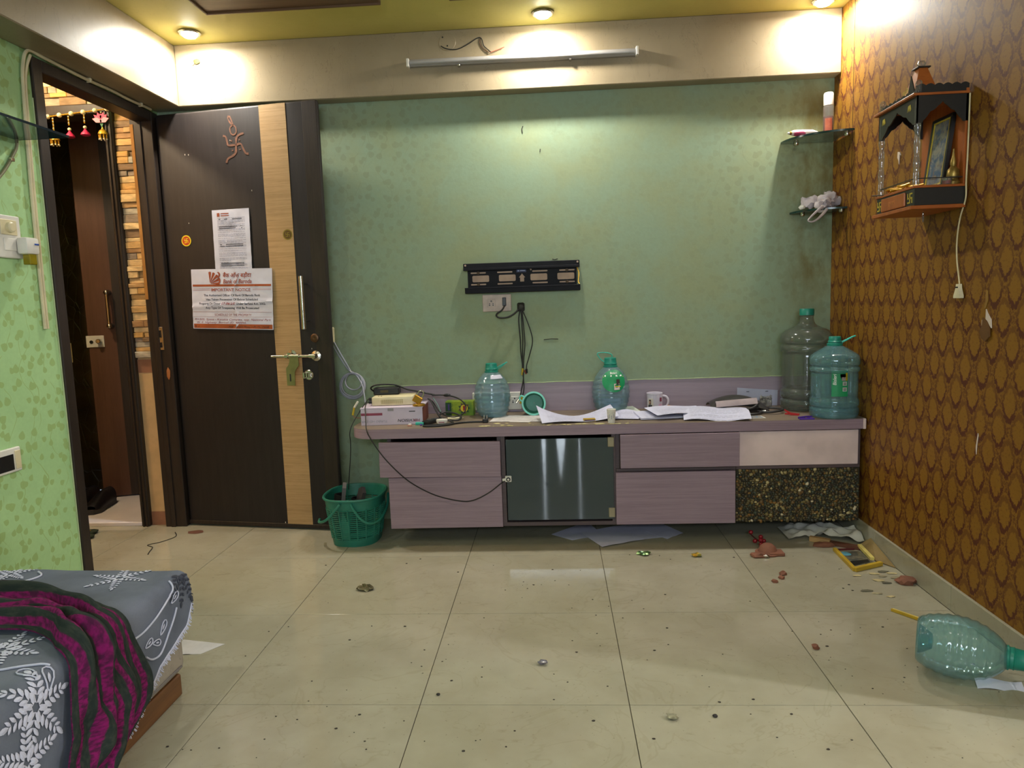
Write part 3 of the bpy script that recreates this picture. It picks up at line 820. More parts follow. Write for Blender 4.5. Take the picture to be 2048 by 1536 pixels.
for c in ((0.437, 1.987), (0.482, 1.988), (0.440, 1.940), (0.482, 1.942)):
    stroke(mk, [(c[0]-0.004, c[1]), (c[0]+0.004, c[1])], 0.0038, 2)
tag(mk.build('vermilion_mark', M_kumkum, door, w=False, smooth=None), kind='stuff')
# paint chips
ch = MB()
for u, z in ((0.17, 1.94), (0.19, 1.938), (0.43, 1.99), (0.80, 0.945), (0.845, 1.17), (0.865, 1.165), (0.53, 1.74), (0.16, 1.60), (0.585, 0.036)):
    ch.box(u-0.0015, u+0.0015, -0.0014, 0.0, z-0.004, z+0.003)
tag(ch.build('paint_chips', basic('pale_chip', (190, 182, 170), 0.7), door, w=False, smooth=None), kind='stuff')
# pull handle
ph = MB().tube([(0.795, -0.055, 1.045), (0.795, -0.055, 1.305)], 0.0125, 16).build('pull_handle', M_chrome, door, w=False)
for z in (1.085, 1.268):
    MB().tube([(0.795, 0, z), (0.795, -0.055, z)], 0.006, 10).build('handle_post', M_chrome, ph, w=False)
FX = Matrix.Rotation(R(90), 4, 'X')
MB().lathe([(0.021, 0), (0.022, 0.006), (0.018, 0.009), (0.006, 0.010), (0.002, 0.008)], 20, mx=Matrix.Translation((0.821, 0, 0.998)) @ FX).build('keyhole_cover', basic('brown_bronze', (92, 66, 44), 0.4, 0.6), door, w=False)
# tower bolt
bo = MB().tube([(0.592, -0.032, 0.910), (0.80, -0.032, 0.909)], 0.0075, 12).build('tower_bolt', M_chrome, door, w=False)
MB().lathe([(0.026, 0), (0.026, 0.004), (0.014, 0.010), (0.013, 0.036)], 20, mx=Matrix.Translation((0.822, 0, 0.908)) @ FX).tube([(0.80, -0.032, 0.909), (0.836, -0.032, 0.908)], 0.011, 12).build('bolt_rose', M_chrome, bo, w=False)
MB().lathe([(0.024, 0), (0.024, 0.004), (0.012, 0.008), (0.012, 0.038)], 20, mx=Matrix.Translation((0.690, 0, 0.916)) @ FX).build('bolt_guide', M_chrome, bo, w=False)
MB().tube([(0.668, -0.032, 0.910), (0.684, -0.032, 0.910)], 0.013, 6).tube([(0.695, -0.032, 0.910), (0.745, -0.032, 0.910)], 0.0105, 12).build('bolt_collar', M_chrome, bo, w=False)
hp = MB().prism([(0.697, 0.905), (0.745, 0.905), (0.747, 0.865), (0.730, 0.845), (0.722, 0.832), (0.720, 0.764), (0.676, 0.764), (0.676, 0.850), (0.690, 0.868), (0.697, 0.885)], (0, -0.046, 0), (1, 0, 0), (0, 0, 1), 0.003).build('hasp', M_olive_metal, door, w=False, smooth=None)
box(0.694, 0.700, -0.0475, -0.044, 0.785, 0.822).build('hasp_slot', M_ink, hp, w=False, smooth=None)
sl = MB().lathe([(0.026, 0), (0.026, 0.004), (0.022, 0.008)], 22, mx=Matrix.Translation((0.775, 0, 0.812)) @ FX).build('latch_plate', M_chrome, door, w=False)
MB().box(0.752, 0.764, -0.026, -0.004, 0.795, 0.828, 0.002).box(0.766, 0.776, -0.022, -0.006, 0.800, 0.824, 0.002).box(0.780, 0.790, -0.022, -0.006, 0.800, 0.824, 0.002).build('latch_knuckle', M_chrome, sl, w=False, smooth=None)
# --- stickers
M_yel = basic('yellow_sticker', (232, 206, 40), 0.5); M_red = basic('red_sticker', (186, 60, 26), 0.5)
def swa(O, rt, up, s, th):
    mb = MB()
    for a, b in (((-1, 1), (0.2, -0.2)),):
        pass
    R_ = [(-0.16, 0.16, -1, 1), (-1, 1, -0.16, 0.16), (0.16, 1, 0.72, 1), (0.72, 1, -1, -0.16), (-1, -0.16, -1, -0.72), (-1, -0.72, 0.16, 1)]
    for x0, x1, y0, y1 in R_:
        mb.prism([(x0*s, y0*s), (x1*s, y0*s), (x1*s, y1*s), (x0*s, y1*s)], O, rt, up, th)
    return mb
def sticker(u, z, r, lab, dark):
    o = thing('round_sticker', lab, 'sticker', D(u, z, 0.0012), R(-8.9), 'round stickers on the dark door')
    c1, c2 = (basic('faded_yellow', (128, 112, 26), 0.5), basic('faded_red', (92, 66, 22), 0.5)) if dark else (M_yel, M_red)
    MB().lathe([(r, 0), (r, 0.0008)], 24, mx=FX).build('rim', c1, o, w=False)
    MB().lathe([(r*0.80, 0.0008), (r*0.80, 0.0012)], 24, mx=FX).build('face', c2, o, w=False)
    swa((0, -0.0018, 0), (1, 0, 0), (0, 0, 1), r*0.42, 0.0006).build('emblem', c1, o, w=False, smooth=None)
sticker(0.137, 1.512, 0.028, 'bright yellow and red round sticker on the dark door', False)
sticker(0.710, 1.514, 0.026, 'faded olive round sticker on the straw veneer strip', True)
# --- letter
lt = thing('letter_sheet', 'white typed letter pasted on the dark door above the notice', 'letter', D(0.403, 1.353, 0.002), R(-8.9))
def wob(u, v, a=0.003): return a*noise.noise(Vector((u*5, v*7, 2.0)))+a*0.5*math.sin(u*14+v*2)
def lf(u, v): return (-0.106+0.006*v-0.002+0.208*u, -0.003-abs(wob(u, v)), 0.0+0.302*v-0.004*u*(1-v))
MB().sheet(lf, 16, 20, 0.0005).build('sheet', M_paper, lt, w=False)
def on_sheet(fn, mb, off=0.0008):
    """lay a flat print (x = u, z = v in the unit square) onto a sheet"""
    mb.V = [Vector(fn(min(max(v.x, 0), 1), min(max(v.z, 0), 1)))+Vector((0, -off, 0)) for v in mb.V]
    return mb
pr = MB(); rl = random.Random(3)
v = 0.875
while v > 0.04:
    v -= rl.choice((0.0185, 0.0185, 0.02, 0.032))
    x = 0.13
    end = 0.88 if rl.random() < 0.75 else rl.uniform(0.3, 0.8)
    while x < end:
        w_ = rl.uniform(0.02, 0.10)
        pr.box(x, min(x+w_, end), 0, 0, v, v+0.0075); x += w_+0.012
tag(on_sheet(lf, pr).build('typed_lines', M_greyink, lt, w=False, smooth=None), kind='stuff')
pb = MB()
for v_ in (0.838, 0.716, 0.690, 0.422, 0.396, 0.118, 0.100, 0.075): pb.box(0.17, 0.80, 0, 0, v_, v_+0.010)
tag(on_sheet(lf, pb, 0.0012).build('bold_lines', M_ink, lt, w=False, smooth=None), kind='stuff')
hd = MB().box(0.13, 0.21, 0, 0, 0.890, 0.948).box(0.24, 0.46, 0, 0, 0.925, 0.942).box(0.24, 0.46, 0, 0, 0.893, 0.908)
tag(on_sheet(lf, hd, 0.0012).build('letterhead', M_brownink, lt, w=False, smooth=None), kind='stuff')
# --- notice
nt = thing('bank_notice', 'white possession notice with red-brown bank lettering pasted on the dark door', 'notice', D(0.378, 1.05, 0.003), R(-8.9))
W_, H_ = 0.459, 0.303
def nf_(u, v):
    x = -0.2365+0.015*v+W_*u; z = 0.012-0.018*u+H_*v+0.006*u*v
    cr = 0.004*math.exp(-((v-0.42-0.10*(u-0.5))/0.02)**2)+0.004*math.exp(-((u-0.53-0.05*math.sin(v*9))/0.015)**2)
    return (x, -0.006-abs(wob(u, v, 0.0025))-cr, z)
MB().sheet(nf_, 44, 30, 0.0005).build('sheet', M_paper, nt, w=False)
def ntext(name, mat, items, off=0.0012):
    for s_, u, v, h, kw in items:
        V, F = text_data(s_, kw.get('shear', 0), kw.get('bold', 0))
        x0 = min(q[0] for q in V); x1 = max(q[0] for q in V)
        wd = kw.get('width'); kx = (wd/(x1-x0)) if wd else h*H_/W_
        o_ = {'C': (x0+x1)/2, 'L': x0}[kw.get('align', 'C')]
        mb = MB().add([Vector((u+(q[0]-o_)*kx, 0, v+q[1]*h)) for q in V], F)
        on_sheet(nf_, mb, off).build(name, mat, nt, w=False, smooth=None)
def bars(name, mat, L_, off=0.001):
    for a in L_:
        n_ = 24; mb = MB()
        V = []
        for k in range(n_+1):
            u0 = a[0]+(a[1]-a[0])*k/n_; V += [Vector((u0, 0, a[2])), Vector((u0, 0, a[3]))]
        mb.add(V, [(2*k, 2*k+2, 2*k+3, 2*k+1) for k in range(n_)])
        on_sheet(nf_, mb, off).build(name, mat, nt, w=False, smooth=None)
bars('colour_band', M_orangebar, [(0.015, 0.985, 0.712, 0.746), (0.012, 0.99, 0.012, 0.085)])
bars('ruled_line', M_brownink, [(0.02, 0.23, 0.672, 0.676), (0.02, 0.23, 0.650, 0.655), (0.76, 0.985, 0.672, 0.676), (0.76, 0.985, 0.650, 0.655), (0.01, 0.985, 0.285, 0.289), (0.01, 0.985, 0.205, 0.208)])
ntext('heading', M_brownink, [('बैंक ऑफ़ बड़ौदा', 0.575, 0.862, 0.092, dict(width=0.35, bold=0.022, shear=0.15)), ('Bank of Baroda', 0.575, 0.762, 0.098, dict(width=0.35, bold=0.018, shear=0.2)),
      ('IMPORTANT NOTICE', 0.49, 0.632, 0.072, dict(width=0.49, bold=0.012)), ('SCHEDULE OF THE PROPERTY', 0.51, 0.222, 0.052, dict(width=0.46))])
ntext('notice_text', M_ink, [('The Authorised Officer Of Bank Of Baroda Bank', 0.50, 0.548, 0.052, dict(width=0.70, bold=0.012)), ('Has Taken Possession Of Below Scheduled', 0.50, 0.478, 0.052, dict(width=0.64, bold=0.012)),
      ('Property On Dated', 0.09, 0.408, 0.052, dict(width=0.265, bold=0.012, align='L')), ('Under Sarfaesi Act, 2002.', 0.555, 0.408, 0.052, dict(width=0.36, bold=0.012, align='L')),
      ('Any Type Of Trespassing Will Be Prosecuted', 0.50, 0.338, 0.052, dict(width=0.66, bold=0.012)), ('B O', 0.055, 0.030, 0.05, dict())])
ntext('handwriting', M_redpen, [('17-06-25', 0.455, 0.408, 0.056, dict(width=0.17, shear=0.2, bold=0.015)), ('P/1305, Space - Kanakia Complex, opp. National Park', 0.50, 0.145, 0.048, dict(width=0.95, shear=0.3)), ('W. E. Highway  Borivali (E)  400066.', 0.36, 0.096, 0.045, dict(width=0.62, shear=0.3))])
ntext('band_handwriting', M_ink, [('Asst. General Manager (R) Mumbai-68', 0.70, 0.032, 0.040, dict(width=0.5, shear=0.3))], 0.0016)
# emblem: a B with a fan of rays
lg = MB()
for k in range(5):
    a0 = R(96-22*k); a1 = R(96-22*k-15)
    P0 = (0.235, 0.76)
    def rp(a, r): return (P0[0]+r*math.cos(a)*0.70, P0[1]+r*math.sin(a))
    pts = [rp(a0, 0.015), rp(a0, 0.19 if k < 3 else 0.16), rp((a0+a1)/2, 0.20 if k < 3 else 0.175), rp(a1, 0.19 if k < 3 else 0.165), rp(a1, 0.015)]
    lg.add([Vector((p[0], 0, p[1])) for p in pts], [tuple(range(len(pts)))])
for cy, r in ((0.905, 0.048), (0.808, 0.055)):
    V = []; n_ = 10
    for k in range(n_+1):
        q = R(-85+170*k/n_)
        V += [Vector((0.335+0.62*r*math.cos(q), 0, cy+r*math.sin(q))), Vector((0.335+0.45*r*math.cos(q)-0.012, 0, cy+r*0.72*math.sin(q)))]
    lg.add(V, [(2*k, 2*k+1, 2*k+3, 2*k+2) for k in range(n_)])
tag(on_sheet(nf_, lg, 0.0014).build('emblem', M_brownink, nt, w=False, smooth=None), kind='stuff')
# ------------------------------------------------------------------ low television cabinet along the back wall
ZT = 0.572
wt = tag(None or MB().prism([(-1.165, 1.783), (-1.165, 1.46)] + [(-1.045-0.12*math.cos(R(a)), 1.45-0.12*math.sin(R(a))) for a in range(0, 91, 10)] + [(1.204, 1.33), (1.204, 1.783)],
         (0, 0, ZT), (1, 0, 0), (0, 1, 0), 0.046).build('worktop', [M_top], smooth=30), 'long brown-grey laminate worktop with rounded left corner', 'worktop')
# edge lipping in mauve
lip = [(-1.1655, 1.70)] + [(-1.1655, 1.46)] + [(-1.045-0.1207*math.cos(R(a)), 1.45-0.1207*math.sin(R(a))) for a in range(0, 91, 10)] + [(1.2042, 1.3293)]
V = []; F = []
for x, y in lip: V += [(x, y, ZT-0.0005), (x, y, ZT-0.0458)]
for i in range(len(lip)-1): F.append((2*i, 2*i+1, 2*i+3, 2*i+2))
MB().add(V, F).build('front_edge', M_mauve, wt)
box(1.192, 1.2046, 1.327, 1.345, ZT-0.047, ZT+0.0006, 0.002).build('worn_corner', M_pink, wt, smooth=None)
splash = tag(box(-1.115, 1.206, 1.774, YB, ZT, 0.724, 0.001).build('trim_5', M_splash, smooth=None), 'lilac-grey panel along the wall behind the worktop', kind='structure')
V = [(-1.115+2.32*k/40, 1.7735, 0.724+0.004*noise.noise(Vector((k*0.7, 0, 0)))) for k in range(41)]
MB().tube(V, 0.0022, 5).build('paper_edge', basic('pale_filler', (170, 186, 140), 0.8), splash)

def unit(name, lab, x0, x1, front=1.36):
    t = thing(name, lab, 'cabinet', ((x0+x1)/2, 1.57, 0.085))
    m = MB().box(x0, x0+0.018, front, 1.783, 0.09, 0.5255).box(x1-0.018, x1, front, 1.783, 0.09, 0.5255).box(x0+0.018, x1-0.018, front, 1.783, 0.09, 0.108).box(x0+0.018, x1-0.018, 1.77, 1.783, 0.108, 0.5255)
    m.build('carcass', M_mauve_dk, t, smooth=None)
    return t
def drawer(t, x0, x1, z0, z1, yf, depth=0.25, tilt=0.0, name='drawer'):
    mx = Matrix.Rotation(R(tilt), 4, 'Y')
    d = box(x0, x1, yf, yf+0.018, z0, z1, 0.0015, mx=mx.to_3x3()).build(name, M_mauve, t, smooth=None)
    MB().box(x0+0.045, x0+0.055, yf+0.018, yf+depth, z0+0.02, z1-0.04).box(x1-0.055, x1-0.045, yf+0.018, yf+depth, z0+0.02, z1-0.04).box(x0+0.055, x1-0.055, yf+0.018, yf+depth, z0+0.02, z0+0.026).build('drawer_box', M_inside, d, smooth=None)
    return d
u1 = unit('drawer_cabinet', 'mauve drawer cabinet at the left end beside the green basket', -0.988, -0.449)
drawer(u1, -1.021, -0.450, 0.340, 0.507, 1.322, tilt=0.5)
drawer(u1, -0.986, -0.4495, 0.089, 0.336, 1.340, tilt=-0.2)
u2 = unit('glass_cabinet', 'middle cabinet with a dark glass door', -0.448, 0.084, 1.352)
box(-0.430, 0.066, 1.42, 1.765, 0.262, 0.276).build('shelf', M_mauve_dk, u2, smooth=None)
def dark_glass():
    t = NT('dark_tinted_glass')
    tr = t.n('ShaderNodeBsdfTransparent'); tr.inputs[0].default_value = (0.16, 0.19, 0.20, 1)
    df = t.n('ShaderNodeBsdfDiffuse'); df.inputs[0].default_value = lin((84, 100, 106))
    m1 = t.n('ShaderNodeMixShader'); m1.inputs[0].default_value = 0.48
    t.t.links.new(tr.outputs[0], m1.inputs[1]); t.t.links.new(df.outputs[0], m1.inputs[2])
    gl = t.n('ShaderNodeBsdfGlossy'); gl.inputs['Roughness'].default_value = 0.015
    fr_ = t.n('ShaderNodeFresnel'); fr_.inputs[0].default_value = 1.75
    m2 = t.n('ShaderNodeMixShader'); t.put(m2.inputs[0], fr_.outputs[0])
    t.t.links.new(m1.outputs[0], m2.inputs[1]); t.t.links.new(gl.outputs[0], m2.inputs[2])
    t.t.links.new(m2.outputs[0], t.out.inputs[0])
    return t.m
gd = box(-0.425, 0.074, 1.3445, 1.3505, 0.120, 0.508, 0.0008).build('glass_door', dark_glass(), u2, smooth=None)
M_clip = basic('dull_steel_clip', (146, 136, 108), 0.4, 0.5)
for z in (0.487, 0.152):
    box(0.048, 0.078, 1.339, 1.353, z-0.023, z+0.023, 0.002).build('glass_hinge', M_clip, gd, smooth=None)
u3 = unit('drawer_cabinet', 'mauve drawer cabinet between the glass door and the pebble panel', 0.0855, 0.634)
drawer(u3, 0.104, 0.643, 0.366, 0.5225, 1.318, tilt=0.0)
drawer(u3, 0.083, 0.629, 0.094, 0.342, 1.336)
box(0.086, 0.634, 1.352, 1.360, 0.3435, 0.357, 0.001).build('rail', M_mauve_dk, u3, smooth=None)
u4 = unit('end_cabinet', 'right end cabinet with a pale pink panel over dark pebbles', 0.6355, 1.198, 1.372)
box(0.650, 1.184, 1.358, 1.372, 0.358, 0.518, 0.0015).build('pink_panel', M_pink, u4, smooth=None)
box(0.636, 1.192, 1.356, 1.372, 0.3435, 0.357, 0.001).build('rail', M_mauve_dk, u4, smooth=None)
pp = box(0.636, 1.194, 1.362, 1.372, 0.093, 0.342).build('pebble_board', basic('pebble_mortar', (46, 42, 30), 0.9), u4, smooth=None)
tp = NT('pebble_stone'); at = tp.n('ShaderNodeAttribute', attribute_name='Col')
tp.bsdf(at.outputs['Color'], 0.35, 0.0, None, 0.5)
rp_ = random.Random(11); pv = MB(); pc = []
pal = [(70, 62, 40), (96, 84, 52), (54, 54, 44), (120, 104, 62), (150, 134, 88), (84, 66, 40), (48, 44, 32), (110, 84, 48), (190, 172, 122), (64, 70, 54), (134, 96, 44), (212, 196, 160)]
wts = [8, 7, 8, 5, 3, 6, 8, 4, 1.2, 6, 2, 0.5]
def addp(x, z, r):
    n0 = len(pv.V)
    bmx = Matrix.Rotation(rp_.random()*6.28, 3, 'Y')
    sx, sz = rp_.uniform(0.75, 1.2), rp_.uniform(0.6, 1.0)
    ring = []
    y = 1.3625
    Vv = [Vector((x, y-r*0.75, z))]
    for rr, yy in ((0.62, -0.6), (1.0, -0.1)):
        for k in range(6):
            q = k*math.pi/3
            p = bmx @ Vector((rr*r*sx*math.cos(q), 0, rr*r*sz*math.sin(q)))
            Vv.append(Vector((x+p.x, y+yy*r, z+p.z)))
    Ff = [(0, 1+k, 1+(k+1) % 6) for k in range(6)] + [(1+k, 7+k, 7+(k+1) % 6, 1+(k+1) % 6) for k in range(6)]
    pv.add(Vv, Ff)
    c = lin(rp_.choices(pal, wts)[0]); pc.extend([c]*len(Vv))
z = 0.097
while z < 0.339:
    x = 0.641+rp_.random()*0.006
    while x < 1.190:
        r = rp_.uniform(0.0042, 0.0105)
        addp(x, z+rp_.uniform(-0.003, 0.003), r); x += r*1.75
    z += 0.0095
po = tag(pv.build('pebbles', tp.m, pp, smooth=80, colors=pc), 'glossy river pebbles set in dark mortar', kind='stuff')

# ------------------------------------------------------------------ things fixed to the back wall
br = thing('tv_bracket', 'black steel television wall bracket with rectangular cut-outs', 'tv bracket', (-0.344, 1.785, 1.196))
M_patch = basic('bare_wall_patch', (186, 160, 142), 0.8)
box(-0.622, -0.062, 1.772, 1.784, 1.220, 1.318, 0.001).build('back_plate', M_blackmetal, br, smooth=None)
MB().box(-0.641, -0.048, 1.752, 1.784, 1.3155, 1.346, 0.002).box(-0.641, -0.048, 1.748, 1.754, 1.310, 1.322, 0.001).build('top_rail', M_blackmetal, br, smooth=None)
MB().box(-0.637, -0.046, 1.752, 1.784, 1.194, 1.222, 0.002).box(-0.637, -0.046, 1.748, 1.754, 1.2175, 1.2235, 0.001).build('bottom_rail', M_blackmetal, br, smooth=None)
def rr(cx, cz, w, h, r=0.006):
    P = []
    for sx, sz, a0 in ((1, 1, 0), (-1, 1, 90), (-1, -1, 180), (1, -1, 270)):
        for a in (0, 30, 60, 90):
            q = R(a0+a); P.append((cx+sx*(w/2-r)+r*math.cos(q), cz+sz*(h/2-r)+r*math.sin(q)))
    return P
for cx in (-0.555, -0.418, -0.256, -0.118):
    MB().prism(rr(cx, 1.268, 0.086, 0.033), (0, 1.7712, 0), X3, Z3, 0.001).build('cut_out', M_patch, br, smooth=None)
    for cz in (1.298, 1.239):
        MB().prism(rr(cx-0.012 if cx < -0.3 else cx+0.006, cz, 0.078, 0.007, 0.003), (0, 1.7712, 0), X3, Z3, 0.001).build('slot', M_patch, br, smooth=None)
for cx, cz in ((-0.567, 1.298), (-0.567, 1.239), (-0.112, 1.298), (-0.112, 1.239)):
    MB().lathe([(0.008, 0), (0.008, 0.004), (0.004, 0.006)], 10, mx=Matrix.Translation((cx, 1.771, cz)) @ FX).build('screw', basic('rusty_screw', (92, 76, 58), 0.6, 0.4), br)
MB().prism([(-0.352, 1.247), (-0.332, 1.247), (-0.332, 1.268), (-0.326, 1.268), (-0.342, 1.288), (-0.358, 1.268), (-0.352, 1.268)], (0, 1.7712, 0), X3, Z3, 0.001).build('arrow_cut_out', M_patch, br, smooth=None)
MB().prism(rr(-0.345, 1.3015, 0.050, 0.014, 0.001), (0, 1.7712, 0), X3, Z3, 0.001).build('blue_label', basic('navy_label', (30, 38, 84), 0.5), br, smooth=None)
MB().box(-0.352, -0.325, 1.7704, 1.7710, 1.3005, 1.3045).box(-0.364, -0.356, 1.7704, 1.7710, 1.2995, 1.3055).build('label_print', basic('pale_blue_print', (170, 178, 210), 0.6), br, smooth=None)
for cx in (-0.630, -0.058):
    MB().lathe([(0.005, 0), (0.005, 0.001)], 10, mx=Matrix.Translation((cx, 1.7515, 1.337)) @ FX).build('end_hole', M_patch, br)
MB().prism([(-0.305, 1.316), (-0.292, 1.316), (-0.292, 1.304), (-0.297, 1.302)], (0, 1.7705, 0), X3, Z3, 0.001).build('paint_scrape', M_patch, br, smooth=None)
MB().tube([(-0.062, 1.77, 1.312), (-0.052, 1.765, 1.28), (-0.056, 1.765, 1.24), (-0.049, 1.765, 1.226)], 0.003, 6, smooth=4).build('rusty_edge', M_brass, br)
# wall sockets
def socket(lab, x0, x1, z0, z1, holes, switch=None, tilt=0, y=YB, mat=None):
    t = thing('wall_socket', lab, 'socket', ((x0+x1)/2, y, (z0+z1)/2), group='white wall sockets')
    m = mat or M_white
    bx_ = box(x0, x1, y-0.012, y, z0, z1, 0.003).build('plate', m, t, smooth=None)
    for hx, hz in holes:
        w = 0.040
        box(hx-w/2, hx+w/2, y-0.0145, y-0.011, hz-w/2, hz+w/2, 0.001).build('socket_module', m, t, smooth=None)
        hm = MB()
        for dx, dz, r in ((0, 0.010, 0.0042), (-0.009, -0.003, 0.003), (0.009, -0.003, 0.003), (-0.009, -0.011, 0.0035), (0.009, -0.011, 0.0035)):
            hm.lathe([(r, 0), (r, 0.0008)], 8, mx=Matrix.Translation((hx+dx, y-0.0145, hz+dz)) @ FX)
        tag(hm.build('pin_holes', M_black, t), kind='stuff')
    if switch:
        sx, sz, sm = switch
        box(sx-0.010, sx+0.010, y-0.017, y-0.011, sz-0.022, sz+0.022, 0.002).build('switch', sm, t, smooth=None)
    return t
M_dirtyw = basic('grimy_white_plastic', (190, 172, 162), 0.5, var=0.12, vs=30)
socket('grimy white wall socket with black switch under the bracket', -0.551, -0.402, 1.098, 1.186, [(-0.505, 1.142)], (-0.438, 1.147, M_black), mat=M_dirtyw)
socket('white wall socket just above the worktop behind the water bottle', -0.622, -0.366, 0.585, 0.678, [(-0.400, 0.634)], y=1.774, mat=M_white)
# cable outlet and hanging wires
t = thing('cable_bundle', 'black wires hanging from a hole in the wall under the bracket', 'cables', (-0.352, 1.78, 1.12))
box(-0.372, -0.334, 1.768, YB, 1.095, 1.140, 0.006).blob((-0.352, 1.768, 1.118), 0.016, 4, 0.3, 2, (1, 0.5, 1.1)).build('cable_outlet', basic('grimy_black', (40, 38, 32), 0.7), t)
yw = 1.768
for pts, r in (([(-0.358, yw, 1.10), (-0.366, yw, 1.05), (-0.361, yw, 0.95), (-0.360, yw, 0.88), (-0.352, yw, 0.80), (-0.352, yw, 0.74), (-0.364, 1.755, 0.685), (-0.372, 1.75, 0.645)], 0.0032),
               ([(-0.348, yw, 1.10), (-0.342, yw, 1.02), (-0.338, yw, 0.93), (-0.346, yw, 0.85), (-0.350, yw, 0.79)], 0.0028),
               ([(-0.352, yw, 1.10), (-0.350, yw, 1.02), (-0.348, yw, 0.95), (-0.352, yw, 0.87), (-0.354, yw, 0.80), (-0.349, 1.757, 0.70), (-0.360, 1.752, 0.652)], 0.0030),
               ([(-0.345, yw, 1.10), (-0.325, yw, 1.05), (-0.303, yw, 0.98), (-0.299, yw, 0.93), (-0.318, yw, 0.86), (-0.331, yw, 0.82), (-0.334, yw, 0.795)], 0.0028),
               ([(-0.436, 1.764, 1.128), (-0.450, 1.755, 1.105), (-0.478, 1.75, 1.085), (-0.470, 1.75, 1.068), (-0.430, 1.752, 1.066), (-0.395, 1.758, 1.080), (-0.366, 1.766, 1.104)], 0.0045)):
    MB().tube(pts, r, 7, smooth=6).build('wire', M_cable, t)
MB().tube([(-0.334, yw, 0.797), (-0.333, yw, 0.775)], 0.006, 8).build('plug', M_black, t)
MB().tube([(-0.353, yw, 0.80), (-0.357, yw, 0.765)], 0.0055, 8).build('yellow_plug', basic('yellow_plug', (186, 160, 40), 0.5), t)
MB().tube([(-0.345, yw, 0.79), (-0.335, yw, 0.77)], 0.0045, 8).build('red_plug', basic('red_plug', (128, 56, 40), 0.5), t)
MB().tube([(-0.372, 1.75, 0.648), (-0.392, 1.742, 0.622)], 0.0055, 8).build('metal_plug', M_chrome, t)
MB().tube([(-0.360, 1.752, 0.652), (-0.370, 1.745, 0.618)], 0.0052, 8).build('yellow_plug', basic('yellow_plug', (186, 160, 40), 0.5), t)
# coil of grey cable on the wall beside the door, with its cream junction box
t = thing('cable_coil', 'coil of grey cable hanging on the green wall beside the door', 'cable', (-1.255, 1.775, 0.735))
rc = random.Random(4); co = []
for k in range(5):
    cx, cz, rr_ = -1.255+rc.uniform(-0.004, 0.004), 0.735+rc.uniform(-0.005, 0.005), 0.068-0.003*k
    if k == 4: cx, cz, rr_ = -1.245, 0.757, 0.044
    MB().tube([(cx+rr_*math.cos(q), 1.768-0.004*k+0.004*math.sin(3*q), cz+rr_*1.02*math.sin(q)) for q in [2*math.pi*i/28 for i in range(28)]], 0.0036, 7, closed=True).build('loop', M_greycable, t)
MB().tube([(-1.352, 1.772, 0.985), (-1.31, 1.772, 0.90), (-1.28, 1.77, 0.845), (-1.262, 1.765, 0.812), (-1.255, 1.762, 0.800)], 0.0036, 7, smooth=5).build('lead', M_greycable, t)
MB().tube([(-1.362, 1.772, 0.972), (-1.32, 1.774, 0.89), (-1.285, 1.772, 0.832), (-1.262, 1.766, 0.806)], 0.0036, 7, smooth=5).build('lead', M_greycable, t)
MB().tube([(-1.27, 1.765, 0.815), (-1.235, 1.755, 0.795), (-1.20, 1.74, 0.745), (-1.178, 1.70, 0.69), (-1.165, 1.66, 0.655)], 0.0036, 7, smooth=5).build('lead', M_greycable, t)
MB().tube([(-1.262, 1.756, 0.812), (-1.252, 1.75, 0.806), (-1.256, 1.756, 0.796)], 0.003, 6).build('tie', M_white, t)
t = thing('junction_box', 'cream surface junction box on the green wall beside the door edge', 'junction box', (-1.352, 1.785, 1.0))
box(-1.366, -1.340, 1.765, YB, 0.962, 1.044, 0.005).build('box', M_cream, t, smooth=None)
box(-1.363, -1.343, 1.761, 1.766, 0.968, 1.038, 0.003).build('cover', M_cream, t, smooth=None)
# tube light on the beam
t = thing('tube_light', 'unlit white tube light batten mounted on the taupe beam', 'tube light', (-0.31, 1.70, 2.31))
mx = Matrix.Rotation(R(0.15), 3, 'Y')
box(-0.862, 0.246, 1.672, 1.70, 2.298, 2.330, 0.004, mx=mx).build('batten', basic('grey_white_batten', (150, 147, 144), 0.35, var=0.05), t, smooth=None)
MB().tube([(-0.852, 1.671, 2.315), (0.236, 1.671, 2.312)], 0.011, 14).build('tube', basic('frosted_tube', (160, 156, 152), 0.3, var=0.04), t)
for x in (-0.866, 0.238): box(x, x+0.012, 1.655, 1.701, 2.294, 2.333, 0.002).build('end_cap', M_white, t, smooth=None)
for x in (-0.62, -0.08): box(x, x+0.012, 1.668, 1.70, 2.290, 2.298, 0.001).build('clip', M_chrome, t, smooth=None)
# loose wires and a patch on the beam
t = thing('loose_wires', 'thin dark wires trailing over the beam above the tube light', 'wires', (-0.6, 1.698, 2.38))
MB().tube([(-0.700, 1.697, 2.395), (-0.670, 1.696, 2.380), (-0.62, 1.696, 2.376), (-0.57, 1.696, 2.395), (-0.52, 1.696, 2.422), (-0.50, 1.696, 2.418), (-0.49, 1.695, 2.385), (-0.470, 1.695, 2.365), (-0.455, 1.69, 2.350)], 0.0022, 6, smooth=5).build('wire', M_cable, t)
MB().tube([(-0.505, 1.697, 2.42), (-0.51, 1.697, 2.40), (-0.495, 1.697, 2.37), (-0.465, 1.693, 2.352)], 0.0018, 6, smooth=5).build('wire', basic('brown_wire', (92, 62, 38), 0.6), t)
MB().tube([(-0.46, 1.69, 2.350), (-0.43, 1.688, 2.358), (-0.39, 1.690, 2.372)], 0.0016, 6, smooth=5).build('wire', basic('red_wire', (150, 50, 34), 0.6), t)
MB().lathe([(0.042, 0), (0.040, 0.002)], 26, mx=Matrix.Translation((-0.668, 1.70, 2.412)) @ FX).build('cover_plate', M_beam, beam_b)
